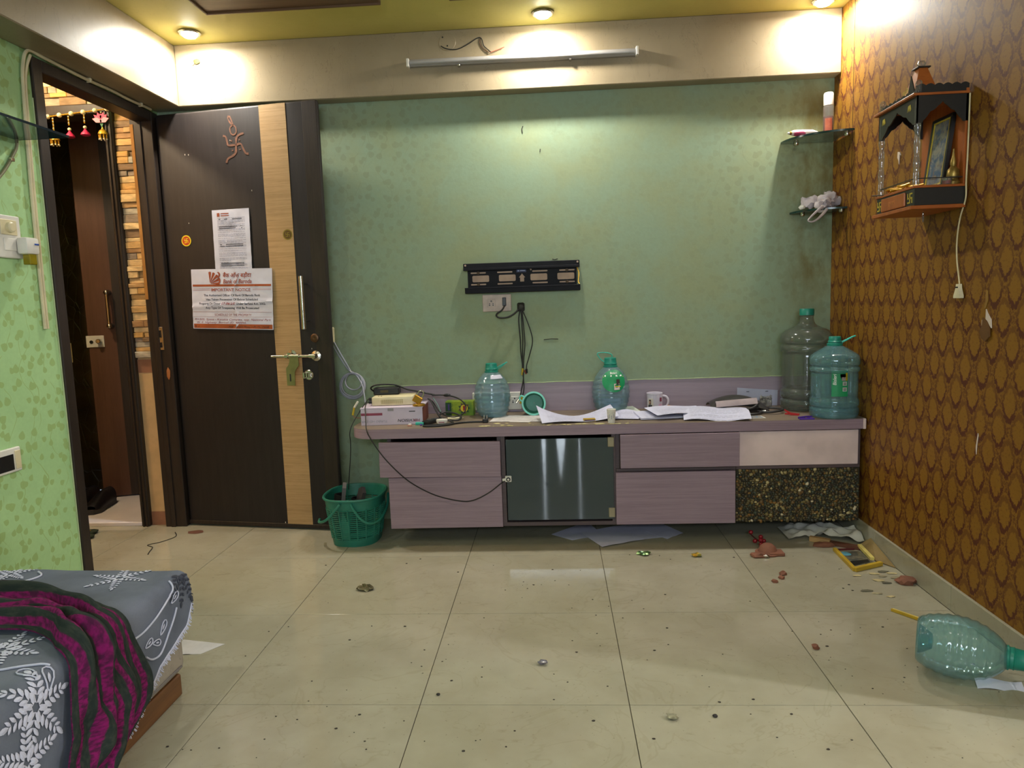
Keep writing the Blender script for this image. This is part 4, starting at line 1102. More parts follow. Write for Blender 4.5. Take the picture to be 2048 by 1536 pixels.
MB().lathe([(0.004, 0), (0.004, 0.001)], 10, mx=Matrix.Translation((-0.690, 1.6975, 2.435)) @ FX).lathe([(0.004, 0), (0.004, 0.001)], 10, mx=Matrix.Translation((-0.668, 1.6975, 2.394)) @ FX).build('screw_holes', M_black, beam_b)['kind'] = 'stuff'
# scratches and nails on the wall
sc = MB()
for pts in ([(-0.315, 1.784, 2.02), (-0.321, 1.782, 2.005), (-0.318, 1.784, 1.985)], [(-0.231, 1.784, 1.905), (-0.233, 1.783, 1.89)], [(-0.24, 1.784, 0.945), (-0.20, 1.784, 0.948), (-0.165, 1.784, 0.946)], [(-0.185, 1.784, 1.356), (-0.172, 1.784, 1.352), (-0.158, 1.784, 1.357)]):
    sc.tube(pts, 0.0022, 5)
tag(sc.build('wall_marks', basic('dark_mark', (44, 42, 34), 0.8), wall_back), kind='stuff')
lz = tag(MB().blob((-1.925, 1.695, 2.385), 0.017, 3, 0.3, 2, (1.0, 0.3, 0.8)).tube([(-1.935, 1.697, 2.378), (-1.95, 1.697, 2.366)], 0.0015, 5).build('dried_leaf', basic('olive_leaf', (60, 56, 16), 0.8)), 'small olive leaf stuck on the bright beam in the left corner', 'leaf')
# ------------------------------------------------------------------ things on the worktop
P_TEAL = clear_plastic('teal_clear_plastic', (0.74, 0.90, 0.90, 1), 0.2, 0.08, lin((140, 198, 204)))
P_BLUE = clear_plastic('blue_clear_plastic', (0.86, 0.95, 0.97, 1), 0.2, 0.06, lin((172, 214, 224)))
P_SMOKE = clear_plastic('smoky_clear_plastic', (0.76, 0.78, 0.74, 1), 0.24, 0.1, lin((140, 148, 136)))
P_WATER = clear_plastic('water', (0.80, 0.91, 0.97, 1), 0.10, 0.03, lin((140, 190, 225)))
P_CLEAR = clear_plastic('clear_acrylic', (0.86, 0.86, 0.84, 1), 0.10, 0.04, lin((205, 200, 195)))
M_cap = basic('green_cap', (22, 128, 110), 0.4, var=0.1); M_loop = basic('aqua_handle', (52, 178, 160), 0.4)
M_lbl = basic('green_label', (18, 138, 84), 0.45, var=0.08); M_lblw = basic('white_label_print', (232, 236, 232), 0.5); M_lbly = basic('yellow_label_print', (226, 196, 40), 0.5)
M_hair = basic('dark_hair_print', (44, 30, 26), 0.6); M_skin = basic('skin_print', (206, 156, 130), 0.6); M_shirt = basic('pale_shirt_print', (206, 190, 190), 0.6)
def ribbed(prof, amp, n, seg_pts=5):
    """smooth the profile and press ribs into it"""
    P = catmull([Vector((r, 0, z)) for r, z in prof], seg_pts)
    zmax = prof[-1][1]; out = []
    for p in P:
        k = p.z/zmax
        a = amp*math.sin(p.z*n) if 0.08 < k < 0.78 else 0
        out.append((max(p.x+a, 0.002), p.z))
    return out
EGG = [(0.012, 0.004), (0.045, 0.0), (0.064, 0.004), (0.078, 0.028), (0.088, 0.07), (0.091, 0.105), (0.086, 0.145), (0.072, 0.182), (0.052, 0.210), (0.036, 0.224), (0.029, 0.229), (0.028, 0.240)]
def five_litre(lab, loc, rz, k=1.0, water=0.0, rot=None, loop=None, mat=None):
    t = thing('water_bottle', lab, 'bottle', loc, rz, 'large clear water bottles', rot=rot)
    pf = [(r*k, z*k) for r, z in ribbed(EGG, 0.0016, 260, 7)]
    MB().lathe(pf, 40, cap=False, fn=lambda q, z: 1+0.012*math.cos(4*q)).build('body', mat or P_BLUE, t, w=False, smooth=60)
    if water:
        wp = [(max(r-0.003, 0.002), z+0.002) for r, z in pf if z < water] ; wp.append((0.002, wp[-1][1]))
        MB().lathe(wp, 32, fn=lambda q, z: 1+0.012*math.cos(4*q)).build('water', P_WATER, t, w=False, smooth=60)
    c = MB().lathe([(0.034*k, 0.222*k), (0.035*k, 0.230*k), (0.031*k, 0.232*k), (0.031*k, 0.240*k), (0.033*k, 0.242*k), (0.030*k, 0.246*k), (0.0285*k, 0.268*k), (0.026*k, 0.270*k)], 28).build('cap', M_cap, t, w=False, smooth=40)
    MB().tube([Vector(p)*k for p in loop], 0.0028, 7, smooth=6).build('carry_loop', M_loop, c, w=False)
    return t
b1 = five_litre('ribbed water bottle half full of water, next to the small green tea box', (-0.506, 1.645, ZT), 0.0, 1.0, 0.115,
           loop=[(0.028, 0, 0.245), (0.050, -0.005, 0.258), (0.078, -0.005, 0.272), (0.074, -0.003, 0.270), (0.05, 0.0, 0.250), (0.03, 0, 0.236)])
def arc_label(r, z0, z1, a0, a1, name, mat, par, n=10, off=0.0015, prof=None, m=6):
    def f(u, v):
        q = R(a0+(a1-a0)*u); z = z0+(z1-z0)*v; rr_ = (prof(z) if prof else r)+off
        return (rr_*math.sin(q), -rr_*math.cos(q), z)
    return MB().sheet(f, n, m, 0.0004).build(name, mat, par, w=False)
def egg_r(z, k=1.0):
    z /= k
    for i in range(1, len(EGG)-1):
        if EGG[i][1] <= z <= EGG[i+1][1]:
            f = (z-EGG[i][1])/(EGG[i+1][1]-EGG[i][1]); return (EGG[i][0]+(EGG[i+1][0]-EGG[i][0])*f+0.0025)*k
    return 0.09*k
arc_label(0, 0.196, 0.214, 0, 62, 'neck_label', M_paper, b1, prof=lambda z: egg_r(z))
b2 = five_litre('ribbed water bottle with round green label, standing behind the paper cup', (0.093, 1.68, ZT), 0.0, 1.03, 0.085,
           loop=[(-0.02, 0, 0.245), (-0.045, 0, 0.262), (-0.062, 0, 0.288), (-0.05, 0, 0.296), (-0.012, 0, 0.294), (0.008, 0, 0.284), (0.008, 0, 0.27)])
def oval_print(cx, cz, rx, rz_, name, mat, par, off, z_clip=None, n=22):
    mb = MB(); V = [(cx, cz)]
    for k in range(n):
        q = 2*math.pi*k/n; V.append((cx+rx*math.cos(q), cz+rz_*math.sin(q)))
    VV = []; FF = []
    rings = 5
    for i in range(rings+1):
        for k in range(n):
            q = 2*math.pi*k/n; f = max(i/rings, 0.02)
            x = cx+rx*f*math.cos(q); z = cz+rz_*f*math.sin(q); rr_ = egg_r(z, 1.03)+off; a = x/max(rr_, 0.03)
            VV.append((rr_*math.sin(a), -rr_*math.cos(a), z))
    for i in range(rings):
        for k in range(n): FF.append((i*n+k, i*n+(k+1) % n, (i+1)*n+(k+1) % n, (i+1)*n+k))
    return mb.add(VV, FF).build(name, mat, par, w=False)
lb = oval_print(0.012, 0.168, 0.062, 0.054, 'label', M_lbl, b2, 0.002)
def flat_on_egg(mb, off):
    out = []
    for v in mb.V:
        rr_ = egg_r(v.z, 1.03)+off; a = v.x/max(rr_, 0.03); out.append(Vector((rr_*math.sin(a), -rr_*math.cos(a), v.z)))
    mb.V = out; return mb
flat_on_egg(MB().text('Bisleri', (0.010, 0, 0.202), X3, Z3, 0.014, bold=0.01), 0.0032).build('label_name', M_lblw, lb, w=False, smooth=None)
flat_on_egg(MB().box(-0.044, 0.066, 0, 0, 0.187, 0.189), 0.003).build('label_line', M_lbly, lb, w=False, smooth=None)
flat_on_egg(MB().box(-0.036, 0.000, 0, 0, 0.190, 0.197), 0.003).build('label_line', M_lblw, lb, w=False, smooth=None)
flat_on_egg(MB().box(0.020, 0.054, 0, 0, 0.190, 0.197), 0.003).build('label_line', M_lblw, lb, w=False, smooth=None)
flat_on_egg(MB().box(0.022, 0.040, 0, 0, 0.150, 0.176), 0.003).build('printed_hair', M_hair, lb, w=False, smooth=None)
flat_on_egg(MB().box(0.010, 0.038, 0, 0, 0.126, 0.156), 0.0034).build('printed_shirt', M_shirt, lb, w=False, smooth=None)
flat_on_egg(MB().box(0.014, 0.044, 0, 0, 0.140, 0.144), 0.0038).build('label_line', M_lbly, lb, w=False, smooth=None)
# large jars
def jar(name, lab, loc, prof, mat, seg=48):
    t = thing(name, lab, 'water jar', loc)
    P = [(p.x, p.z) for p in catmull([Vector((r, 0, z)) for r, z in prof], 4)]
    MB().lathe(P, seg, cap=False).build('body', mat, t, w=False, smooth=50)
    return t
j1 = jar('water_jar', 'tall smoky clear water jar in the corner behind the smaller jar', (1.047, 1.648, ZT),
    [(0.02, 0.004), (0.10, 0.0), (0.117, 0.012), (0.119, 0.045), (0.112, 0.055), (0.119, 0.066), (0.119, 0.095), (0.110, 0.106), (0.112, 0.13), (0.112, 0.25), (0.110, 0.278), (0.120, 0.290), (0.121, 0.312), (0.114, 0.322), (0.121, 0.334), (0.119, 0.360), (0.100, 0.388), (0.062, 0.405), (0.040, 0.420), (0.032, 0.440), (0.031, 0.455), (0.034, 0.458), (0.031, 0.462), (0.031, 0.47)], P_SMOKE)
MB().lathe([(0.034, 0.462), (0.034, 0.490), (0.032, 0.493), (0.010, 0.4935)], 30).build('cap', M_cap, j1, w=False, smooth=40)
j2 = jar('water_jar', 'teal clear water jar with a green label at the right end of the worktop', (1.092, 1.412, ZT),
    [(0.02, 0.004), (0.090, 0.0), (0.104, 0.012), (0.106, 0.040), (0.100, 0.048), (0.106, 0.058), (0.105, 0.080), (0.100, 0.092), (0.101, 0.12), (0.101, 0.19), (0.100, 0.205), (0.107, 0.214), (0.107, 0.226), (0.101, 0.234), (0.107, 0.244), (0.107, 0.268), (0.098, 0.286), (0.070, 0.305), (0.042, 0.322), (0.030, 0.330), (0.029, 0.345)], P_TEAL)
cp = MB().lathe([(0.033, 0.326), (0.034, 0.336), (0.029, 0.338), (0.029, 0.344), (0.031, 0.346), (0.026, 0.350), (0.0255, 0.366), (0.024, 0.368)], 30).build('cap', M_cap, j2, w=False, smooth=40)
MB().tube([(0.026, -0.01, 0.340), (0.05, -0.01, 0.352), (0.075, -0.005, 0.364), (0.090, 0.0, 0.368), (0.070, 0.005, 0.360), (0.03, 0.01, 0.340)], 0.0034, 7, smooth=6).build('carry_loop', M_loop, cp, w=False)
MB().lathe([(0.002, 0.006), (0.098, 0.008), (0.100, 0.055), (0.096, 0.056), (0.002, 0.057)], 40).build('water', P_WATER, j2, w=False, smooth=50)
lj = arc_label(0.101, 0.105, 0.222, -27, 12, 'label', M_lbl, j2)
def on_jar(mb, off):
    mb.V = [Vector(((0.101+off)*math.sin(v.x/0.101), -(0.101+off)*math.cos(v.x/0.101), v.z)) for v in mb.V]; return mb
on_jar(MB().text('Bisleri', (-0.028, 0, 0.182), (0, 0, 1), (-1, 0, 0), 0.020, shear=0.15, bold=0.01), 0.003).build('label_name', M_lblw, lj, w=False, smooth=None)
on_jar(MB().box(-0.012, 0.012, 0, 0, 0.192, 0.206).box(-0.010, 0.006, 0, 0, 0.186, 0.193), 0.0026).build('printed_hair', M_hair, lj, w=False, smooth=None)
on_jar(MB().box(-0.006, 0.014, 0, 0, 0.176, 0.192), 0.003).build('printed_shirt', M_shirt, lj, w=False, smooth=None)
on_jar(MB().box(0.010, 0.018, 0, 0, 0.176, 0.212), 0.0034).build('label_line', M_lbly, lj, w=False, smooth=None)
for z in (0.154, 0.128):
    on_jar(MB().box(-0.002, 0.016, 0, 0, z, z+0.018), 0.0026).build('label_panel', M_lblw, lj, w=False, smooth=None)
    on_jar(MB().box(0.001, 0.013, 0, 0, z+0.004, z+0.0065).box(0.001, 0.013, 0, 0, z+0.010, z+0.0125), 0.003).build('panel_print', M_ink, lj, w=False, smooth=None)['kind'] = 'stuff'
# recorder box, router, adapter, padlock
M_boxw = basic('white_carton', (206, 192, 210), 0.6, var=0.04); M_red2 = basic('maroon_print', (142, 62, 84), 0.6); M_brownside = basic('brown_carton_side', (120, 66, 52), 0.6)
hb = thing('recorder_carton', 'white video recorder carton lying upside down under the router', 'carton', (-0.985, 1.55, ZT), R(2.5))
MB().box(-0.150, 0.150, -0.10, 0.10, 0, 0.082, 0.001).build('carton', M_boxw, hb, w=False, smooth=None)
box(0.1502, 0.151, -0.10, 0.10, 0.002, 0.080).build('side_print', M_brownside, hb, w=False, smooth=None)
box(-0.152, 0.152, -0.102, 0.10, 0.080, 0.086, 0.001).build('lid_flap', M_boxw, hb, w=False, smooth=None)
box(-0.149, -0.045, -0.1008, -0.1, 0.048, 0.060).build('colour_band', M_red2, hb, w=False, smooth=None)
MB().text('HIKVISION', (0.082, -0.1012, 0.027), (-1, 0, 0), (0, 0, -1), 0.019, shear=0.2, bold=0.012, width=0.108).build('carton_name', M_ink, hb, w=False, smooth=None)
MB().text('HIK', (0.118, -0.1016, 0.027), (-1, 0, 0), (0, 0, -1), 0.019, shear=0.2, bold=0.012, width=0.036).build('carton_name', M_red2, hb, w=False, smooth=None)
MB().text('TURBO HD DVR', (-0.085, -0.1012, 0.024), (-1, 0, 0), (0, 0, -1), 0.015, shear=0.2, width=0.125).build('carton_print', M_greyink, hb, w=False, smooth=None)
MB().box(0.085, 0.115, -0.1012, -0.1, 0.062, 0.066).build('carton_print', M_ink, hb, w=False, smooth=None)
box(-0.018, 0.010, -0.1022, -0.1, 0.068, 0.082).build('tape_seal', basic('grey_tape', (150, 146, 150), 0.5), hb, w=False, smooth=None)
rt_ = thing('router', 'cream internet router resting on the white carton', 'router', (-0.990, 1.575, ZT+0.086), R(3))
box(-0.102, 0.102, -0.07, 0.07, 0.001, 0.044, 0.006, seg=2).build('case', M_cream, rt_, w=False)
vm = MB()
for r_ in range(5):
    for k in range(22): vm.box(-0.056+k*0.005, -0.053+k*0.005, -0.0708, -0.069, 0.010+r_*0.0045, 0.0125+r_*0.0045)
tag(vm.build('vents', basic('vent_olive', (150, 132, 60), 0.6), rt_, w=False, smooth=None), kind='stuff')
MB().box(-0.076, -0.070, -0.04, -0.03, 0.044, 0.0452).box(-0.062, -0.056, -0.04, -0.03, 0.044, 0.0452).build('top_marks', M_black, rt_, w=False, smooth=None)['kind'] = 'stuff'
MB().box(-0.122, -0.102, -0.05, -0.03, 0.010, 0.024, 0.002).box(-0.128, -0.102, -0.02, 0.0, 0.022, 0.036, 0.002).build('plug', M_black, rt_, w=False, smooth=None)
ad = thing('power_adapter', 'black power adapter lying on top of the cream router', 'adapter', (-1.035, 1.615, ZT+0.1308), R(4))
box(-0.064, 0.064, -0.035, 0.035, 0, 0.036, 0.004).build('case', M_black, ad, w=False, smooth=None)
box(-0.030, 0.010, -0.0355, -0.034, 0.012, 0.024).build('rating_label', basic('dark_gold_label', (70, 60, 26), 0.6), ad, w=False, smooth=None)
MB().tube([(-1.10, 1.615, 0.715), (-1.115, 1.60, 0.735), (-1.09, 1.58, 0.752), (-1.05, 1.60, 0.754), (-1.00, 1.62, 0.748), (-0.96, 1.62, 0.735), (-0.93, 1.62, 0.722), (-0.88, 1.62, 0.712), (-0.84, 1.63, 0.700), (-0.80, 1.64, 0.690)], 0.0042, 7, smooth=5).build('cord', M_cable, ad)
pk = thing('padlock', 'brass padlock with steel shackle leaning on the router edge', 'padlock', (-0.855, 1.475, 0.662))
mxp = Matrix.Translation((0, 0, 0.028)) @ Matrix.Rotation(R(32), 4, 'Y')
MB().box(-0.021, 0.021, -0.008, 0.008, -0.018, 0.018, 0.003).xf(mxp).build('body', M_brass, pk, w=False, smooth=None)
MB().tube([(-0.013, 0, 0.016), (-0.013, 0, 0.036), (-0.008, 0, 0.045), (0, 0, 0.048), (0.008, 0, 0.045), (0.013, 0, 0.036), (0.013, 0, 0.016)], 0.0034, 8, smooth=4).xf(mxp).build('shackle', M_chrome, pk, w=False)
p2 = thing('padlock', 'brass padlock lying flat beside the cream router', 'padlock', (-0.850, 1.475, ZT+0.0862))
MB().lathe([(0.024, 0), (0.025, 0.004), (0.025, 0.008), (0.021, 0.011)], 20).xf(Matrix.Scale(1.25, 4, (1, 0, 0))).build('body', M_brass, p2, w=False)
MB().box(-0.006, 0.006, -0.003, 0.003, 0.0108, 0.0122).build('key_slot', M_black, p2, w=False, smooth=None)
# tea carton
tb = thing('tea_carton', 'small green and yellow tea carton beside the half full bottle', 'carton', (-0.680, 1.715, ZT), R(-2))
box(-0.073, 0.073, -0.03, 0.03, 0, 0.074, 0.001).build('carton', basic('lime_carton', (150, 170, 30), 0.5, rgb2=(86, 130, 20), vs=16), tb, w=False, smooth=None)
box(-0.073, -0.042, -0.0306, -0.029, 0.0, 0.068).build('dark_panel', basic('dark_green_carton', (26, 70, 32), 0.5), tb, w=False, smooth=None)
box(-0.060, -0.052, -0.0312, -0.029, 0.028, 0.060).build('purple_panel', basic('purple_panel', (66, 52, 120), 0.5), tb, w=False, smooth=None)
MB().text('GREEN TEA', (-0.034, -0.0308, 0.036), (0, 0, 1), (-1, 0, 0), 0.010, width=0.055).build('carton_name', basic('dark_green_carton', (26, 70, 32), 0.5), tb, w=False, smooth=None)
lv = MB()
for k in range(9):
    q = R(40*k); d = Vector((math.cos(q), 0, math.sin(q))); n_ = Vector((-d.z, 0, d.x))
    lv.prism([(0, 0.010), (-0.008, 0.020), (0, 0.032), (0.008, 0.020)], Vector((0.024, -0.0306, 0.038)), n_, d, -0.0004, mi=k % 2)
lv.build('leaf_wreath', [basic('dark_green_carton', (26, 70, 32), 0.5), basic('plum_print', (92, 66, 60), 0.5)], tb, w=False, smooth=None)
MB().lathe([(0.019, 0), (0.019, 0.0006)], 24, mx=Matrix.Translation((0.024, -0.0304, 0.038)) @ FX).build('yellow_disc', M_lbly, tb, w=False)
MB().box(0.019, 0.029, -0.0316, -0.0308, 0.026, 0.050).build('red_shield', basic('crimson_print', (150, 30, 36), 0.5), tb, w=False, smooth=None)
# tangle of black cords, plug, remote, adapter and small bits
t = thing('extension_cable', 'tangled black power cord with two-pin plug on the worktop', 'power cord', (-0.70, 1.50, ZT))
zt = ZT+0.005
MB().tube([(-0.82, 1.60, 0.672), (-0.80, 1.57, 0.655), (-0.775, 1.53, 0.62), (-0.745, 1.50, 0.590), (-0.70, 1.49, 0.582), (-0.665, 1.50, 0.58), (-0.655, 1.54, 0.59), (-0.69, 1.56, 0.605), (-0.74, 1.56, 0.61), (-0.762, 1.53, 0.598), (-0.735, 1.50, 0.588), (-0.69, 1.47, zt), (-0.685, 1.43, zt), (-0.72, 1.40, zt), (-0.80, 1.385, zt), (-0.81, 1.365, zt), (-0.76, 1.36, zt), (-0.70, 1.385, zt), (-0.66, 1.43, zt), (-0.60, 1.455, zt), (-0.545, 1.458, zt), (-0.525, 1.455, zt+0.002)], 0.0042, 7, smooth=6).build('cord', M_cable, t)
MB().tube([(-0.81, 1.62, 0.690), (-0.76, 1.63, 0.688), (-0.70, 1.62, 0.680), (-0.655, 1.60, 0.66), (-0.635, 1.585, 0.63), (-0.65, 1.56, 0.60), (-0.70, 1.54, 0.588), (-0.76, 1.56, 0.61), (-0.80, 1.60, 0.655), (-0.83, 1.61, 0.675)], 0.0036, 7, smooth=6).build('cord', M_cable, t)
MB().blob((-0.735, 1.63, 0.687), 0.010, 0, 0, 2, (2.0, 0.9, 0.8)).build('ferrite_bead', M_black, t)
MB().box(-0.540, -0.512, 1.44, 1.47, ZT, ZT+0.020, 0.004).build('plug', M_black, t, smooth=None)
MB().tube([(-0.533, 1.455, ZT+0.02), (-0.533, 1.455, ZT+0.036)], 0.002, 6).build('pin', M_chrome, t)
MB().tube([(-0.519, 1.455, ZT+0.02), (-0.519, 1.455, ZT+0.036)], 0.002, 6).build('pin', M_chrome, t)
MB().tube([(-0.80, 1.60, 0.678), (-0.775, 1.57, 0.648), (-0.755, 1.54, 0.615)], 0.004, 8).build('grey_pen', basic('slate_pen', (92, 112, 112), 0.4), t)
t = thing('remote_control', 'black remote control lying beside the white carton', 'remote', (-0.790, 1.475, ZT+0.001), R(62))
box(-0.055, 0.055, -0.021, 0.021, 0, 0.018, 0.006, seg=2).build('case', M_black, t, w=False)
for k in range(4):
    box(-0.03+k*0.018, -0.02+k*0.018, -0.010, 0.010, 0.0178, 0.0195, 0.0006).build('button', basic('grey_button', (80, 80, 82), 0.5), t, w=False, smooth=None)
t = thing('white_gadget', 'small white rounded gadget in front of the tangled cord', 'gadget', (-0.735, 1.44, ZT))
MB().lathe([(0.018, 0.0), (0.026, 0.008), (0.028, 0.020), (0.026, 0.024), (0.004, 0.025)], 24).xf(Matrix.Scale(0.7, 4, (0, 1, 0))).build('case', M_white, t, w=False)
box(-0.012, 0.014, -0.0205, -0.018, 0.010, 0.013).build('print', M_red2, t, w=False, smooth=None)
t = thing('white_adapter', 'flat white adapter under the tangled cord', 'adapter', (-0.695, 1.555, ZT), R(10))
box(-0.032, 0.032, -0.02, 0.02, 0, 0.016, 0.004).build('case', M_cream, t, w=False, smooth=None)
MB().tube([(0.03, 0, 0.008), (0.05, 0.01, 0.006)], 0.003, 6).build('lead', M_cream, t, w=False)
t = tag(box(-0.862, -0.822, 1.425, 1.440, ZT, ZT+0.013, 0.003, seg=2).build('teal_clip', M_loop), 'small teal plastic piece in front of the white carton', 'clip')
t = thing('toy_bit', 'tiny pinkish plastic piece in front of the white carton', 'plastic bit', (-0.885, 1.405, ZT))
MB().box(-0.010, 0.010, -0.008, 0.008, 0.0, 0.005, 0.001).build('base', basic('salmon_plastic', (190, 130, 110), 0.5), t, w=False, smooth=None)
MB().box(-0.007, 0.008, -0.006, 0.006, 0.005, 0.011, 0.002).build('cover', M_white, t, w=False, smooth=None)
tag(MB().blob((-0.832, 1.408, ZT+0.004), 0.007, 2, 0.2, 1, (1, 1, 0.6), floor=ZT).build('purple_bit', basic('violet_plastic', (82, 46, 140), 0.5)), 'tiny violet plastic bit beside the teal piece', 'plastic bit')
# thin cable hanging from the worktop's left end to the basket and the camera cable over the drawers
t = thing('camera_cable', 'thin black cable looping across the left drawers to a small white camera', 'cable', (-1.09, 1.45, ZT))
MB().tube([(-1.112, 1.52, 0.690), (-1.105, 1.44, 0.665), (-1.098, 1.41, 0.64), (-1.085, 1.36, 0.60), (-1.072, 1.318, 0.574), (-1.055, 1.312, 0.535), (-1.00, 1.308, 0.45), (-0.93, 1.308, 0.37), (-0.861, 1.308, 0.312), (-0.76, 1.308, 0.258), (-0.65, 1.312, 0.228), (-0.585, 1.316, 0.228), (-0.51, 1.322, 0.262), (-0.45, 1.330, 0.305), (-0.428, 1.334, 0.32)], 0.0028, 7, smooth=6).build('cable', M_cable, t)
box(-0.432, -0.402, 1.331, 1.3442, 0.308, 0.337, 0.003).build('camera_head', M_white, t, smooth=None)
MB().lathe([(0.010, 0), (0.010, 0.004), (0.007, 0.006)], 16, mx=Matrix.Translation((-0.417, 1.331, 0.322)) @ FX).build('lens', M_black, t)
MB().lathe([(0.0055, 0), (0.005, 0.002)], 12, mx=Matrix.Translation((-0.417, 1.3255, 0.322)) @ FX).build('lens_centre', M_white, t)
MB().tube([(-0.445, 1.334, 0.318), (-0.43, 1.336, 0.320)], 0.007, 8).build('plug', M_white, t)
t = thing('thin_wire', 'thin dark wire dropping from the carton past the worktop into the basket', 'wire', (-1.17, 1.45, 0.6))
MB().tube([(-1.11, 1.50, 0.688), (-1.13, 1.45, 0.65), (-1.158, 1.40, 0.595), (-1.172, 1.385, 0.55), (-1.176, 1.40, 0.50), (-1.185, 1.42, 0.44), (-1.20, 1.44, 0.36), (-1.214, 1.46, 0.29), (-1.22, 1.47, 0.25)], 0.0022, 6, smooth=5).build('wire', M_cable, t)
t = thing('yellow_connector', 'yellow and white cable connector beside the carton', 'connector', (-1.175, 1.53, 0.62))
MB().tube([(-1.165, 1.53, 0.680), (-1.185, 1.53, 0.65)], 0.005, 8).build('white_half', M_white, t)
MB().tube([(-1.185, 1.53, 0.65), (-1.195, 1.53, 0.612)], 0.0052, 8).build('yellow_half', basic('yellow_plug', (186, 160, 40), 0.5), t)
MB().tube([(-1.195, 1.53, 0.612), (-1.180, 1.525, 0.600), (-1.150, 1.52, 0.598)], 0.002, 6, smooth=4).build('lead', M_brownside, t)
# tipped tub
t = thing('plastic_tub', 'aqua green plastic tub tipped on its side against the wall panel', 'tub', (-0.297, 1.66, ZT+0.059), rot=(R(84), 0, 0))
MB().lathe([(0.040, -0.055), (0.046, -0.05), (0.053, 0.02), (0.055, 0.030), (0.059, 0.031), (0.059, 0.036), (0.053, 0.036), (0.050, 0.02), (0.043, -0.046), (0.002, -0.047)], 36, cap=False).build('body', basic('aqua_plastic', (74, 150, 126), 0.45, var=0.08), t, w=False)
MB().ring(0.052, 0.0605, (0, 0, 0.038), X3, Y3, 0.006, 36).build('rim', basic('light_aqua_plastic', (120, 214, 196), 0.4), t, w=False)
MB().tube([(-0.045, 0.032, 0.034), (-0.062, 0.040, 0.034), (-0.070, 0.024, 0.034), (-0.058, 0.012, 0.034)], 0.0045, 8, smooth=5).build('spout_lug', basic('light_aqua_plastic', (120, 214, 196), 0.4), t, w=False)
# papers
def curled(name, lab, c, w, d, rz, fn, mat=M_paper2, th=0.0006, lines=True, cat='paper', nu=14, nv=12, seed=0, prints=None):
    o = thing(name, lab, cat, c, rz)
    f = lambda u, v: ((u-0.5)*w, (v-0.5)*d, fn(u, v))
    MB().sheet(f, nu, nv, th).build('sheet', mat, o, w=False, smooth=60)
    if lines:
        rr0 = random.Random(seed); mb = MB(); v = 0.93
        while v > 0.08:
            v -= rr0.choice((0.05, 0.05, 0.09)); x = 0.1
            while x < 0.88:
                ww = rr0.uniform(0.03, 0.10)
                a, b = x, min(x+ww, 0.9)
                mb.add([Vector(f(a, v))+Vector((0, 0, 0.0009)), Vector(f(b, v))+Vector((0, 0, 0.0009)), Vector(f(b, v+0.007))+Vector((0, 0, 0.0009)), Vector(f(a, v+0.007))+Vector((0, 0, 0.0009))], [(0, 1, 2, 3)]); x += ww+0.02
        tag(mb.build('typed_lines', M_greyink, o, w=False, smooth=None), kind='stuff')
    return o
curled('newspaper', 'flat printed newspaper sheets under the tub and the water bottle', (-0.35, 1.545, ZT+0.001), 0.30, 0.19, R(-6), lambda u, v: 0.001+0.003*noise.noise(Vector((u*3, v*3, 1)))**2, basic('newsprint', (206, 200, 196), 0.8), cat='newspaper', seed=4)
curled('newspaper', 'thin folded newspaper corner at the edge of the flat newspaper', (-0.355, 1.462, ZT+0.001), 0.10, 0.06, R(-14), lambda u, v: 0.001+0.001*u, basic('newsprint', (206, 200, 196), 0.8), cat='newspaper', lines=False)
def wave1(u, v): return 0.006+0.060*max(0, 1-u*2.1)**2*v+0.045*max(0, (u-0.5)/0.5)**1.5*(0.3+0.7*v)+0.004*math.sin(u*7)
curled('paper_sheet', 'white printed sheet curling up at both ends beside the tipped tub', (-0.085, 1.475, ZT+0.001), 0.37, 0.17, R(10), wave1, seed=1)
curled('paper_sheet', 'curled sheet lying between the paper cup and the labelled bottle', (0.125, 1.520, ZT+0.002), 0.19, 0.15, R(-12), lambda u, v: 0.004+0.022*math.sin(u*2.6)**2*v, M_paper2, lines=True, seed=2)
curled('paper_sheet', 'pale printed slip behind the paper cup', (0.17, 1.64, ZT+0.001), 0.12, 0.10, R(24), lambda u, v: 0.004+0.02*v, basic('pale_green_paper', (196, 204, 190), 0.8), seed=3)
t = thing('match_box', 'small yellow and maroon matchbox half under the curled sheet', 'matchbox', (-0.030, 1.425, ZT), R(3))
box(-0.028, 0.028, -0.018, 0.018, 0.001, 0.013, 0.001).build('sleeve', basic('match_yellow', (170, 140, 40), 0.6), t, w=False, smooth=None)
box(-0.024, 0.024, -0.0188, -0.0175, 0.003, 0.011).build('striker', basic('match_maroon', (74, 44, 46), 0.7), t, w=False, smooth=None)
for k, (lab, c, w, d, a, fn, sd) in enumerate((
    ('thick bundle of folded white papers in front of the printed mug', (0.335, 1.500, ZT+0.001), 0.27, 0.14, R(9), lambda u, v: 0.010+0.012*v, 5),
    ('white sheet on top of the paper bundle near the mug', (0.395, 1.505, ZT+0.020), 0.27, 0.17, R(14), lambda u, v: 0.006+0.012*v+0.005*math.sin(u*5), 6),
    ('large printed sheet drooping over the worktop in front of the black bag', (0.565, 1.455, ZT+0.001), 0.30, 0.21, R(-8), lambda u, v: 0.004+0.040*math.sin(min(v*1.3, 1)*2.2)*(0.55+0.45*math.sin(u*3.1))+0.006*math.sin(u*8), 7))):
    curled('paper_sheet', lab, c, w, d, a, fn, seed=sd, th=0.008 if k == 0 else 0.0008)
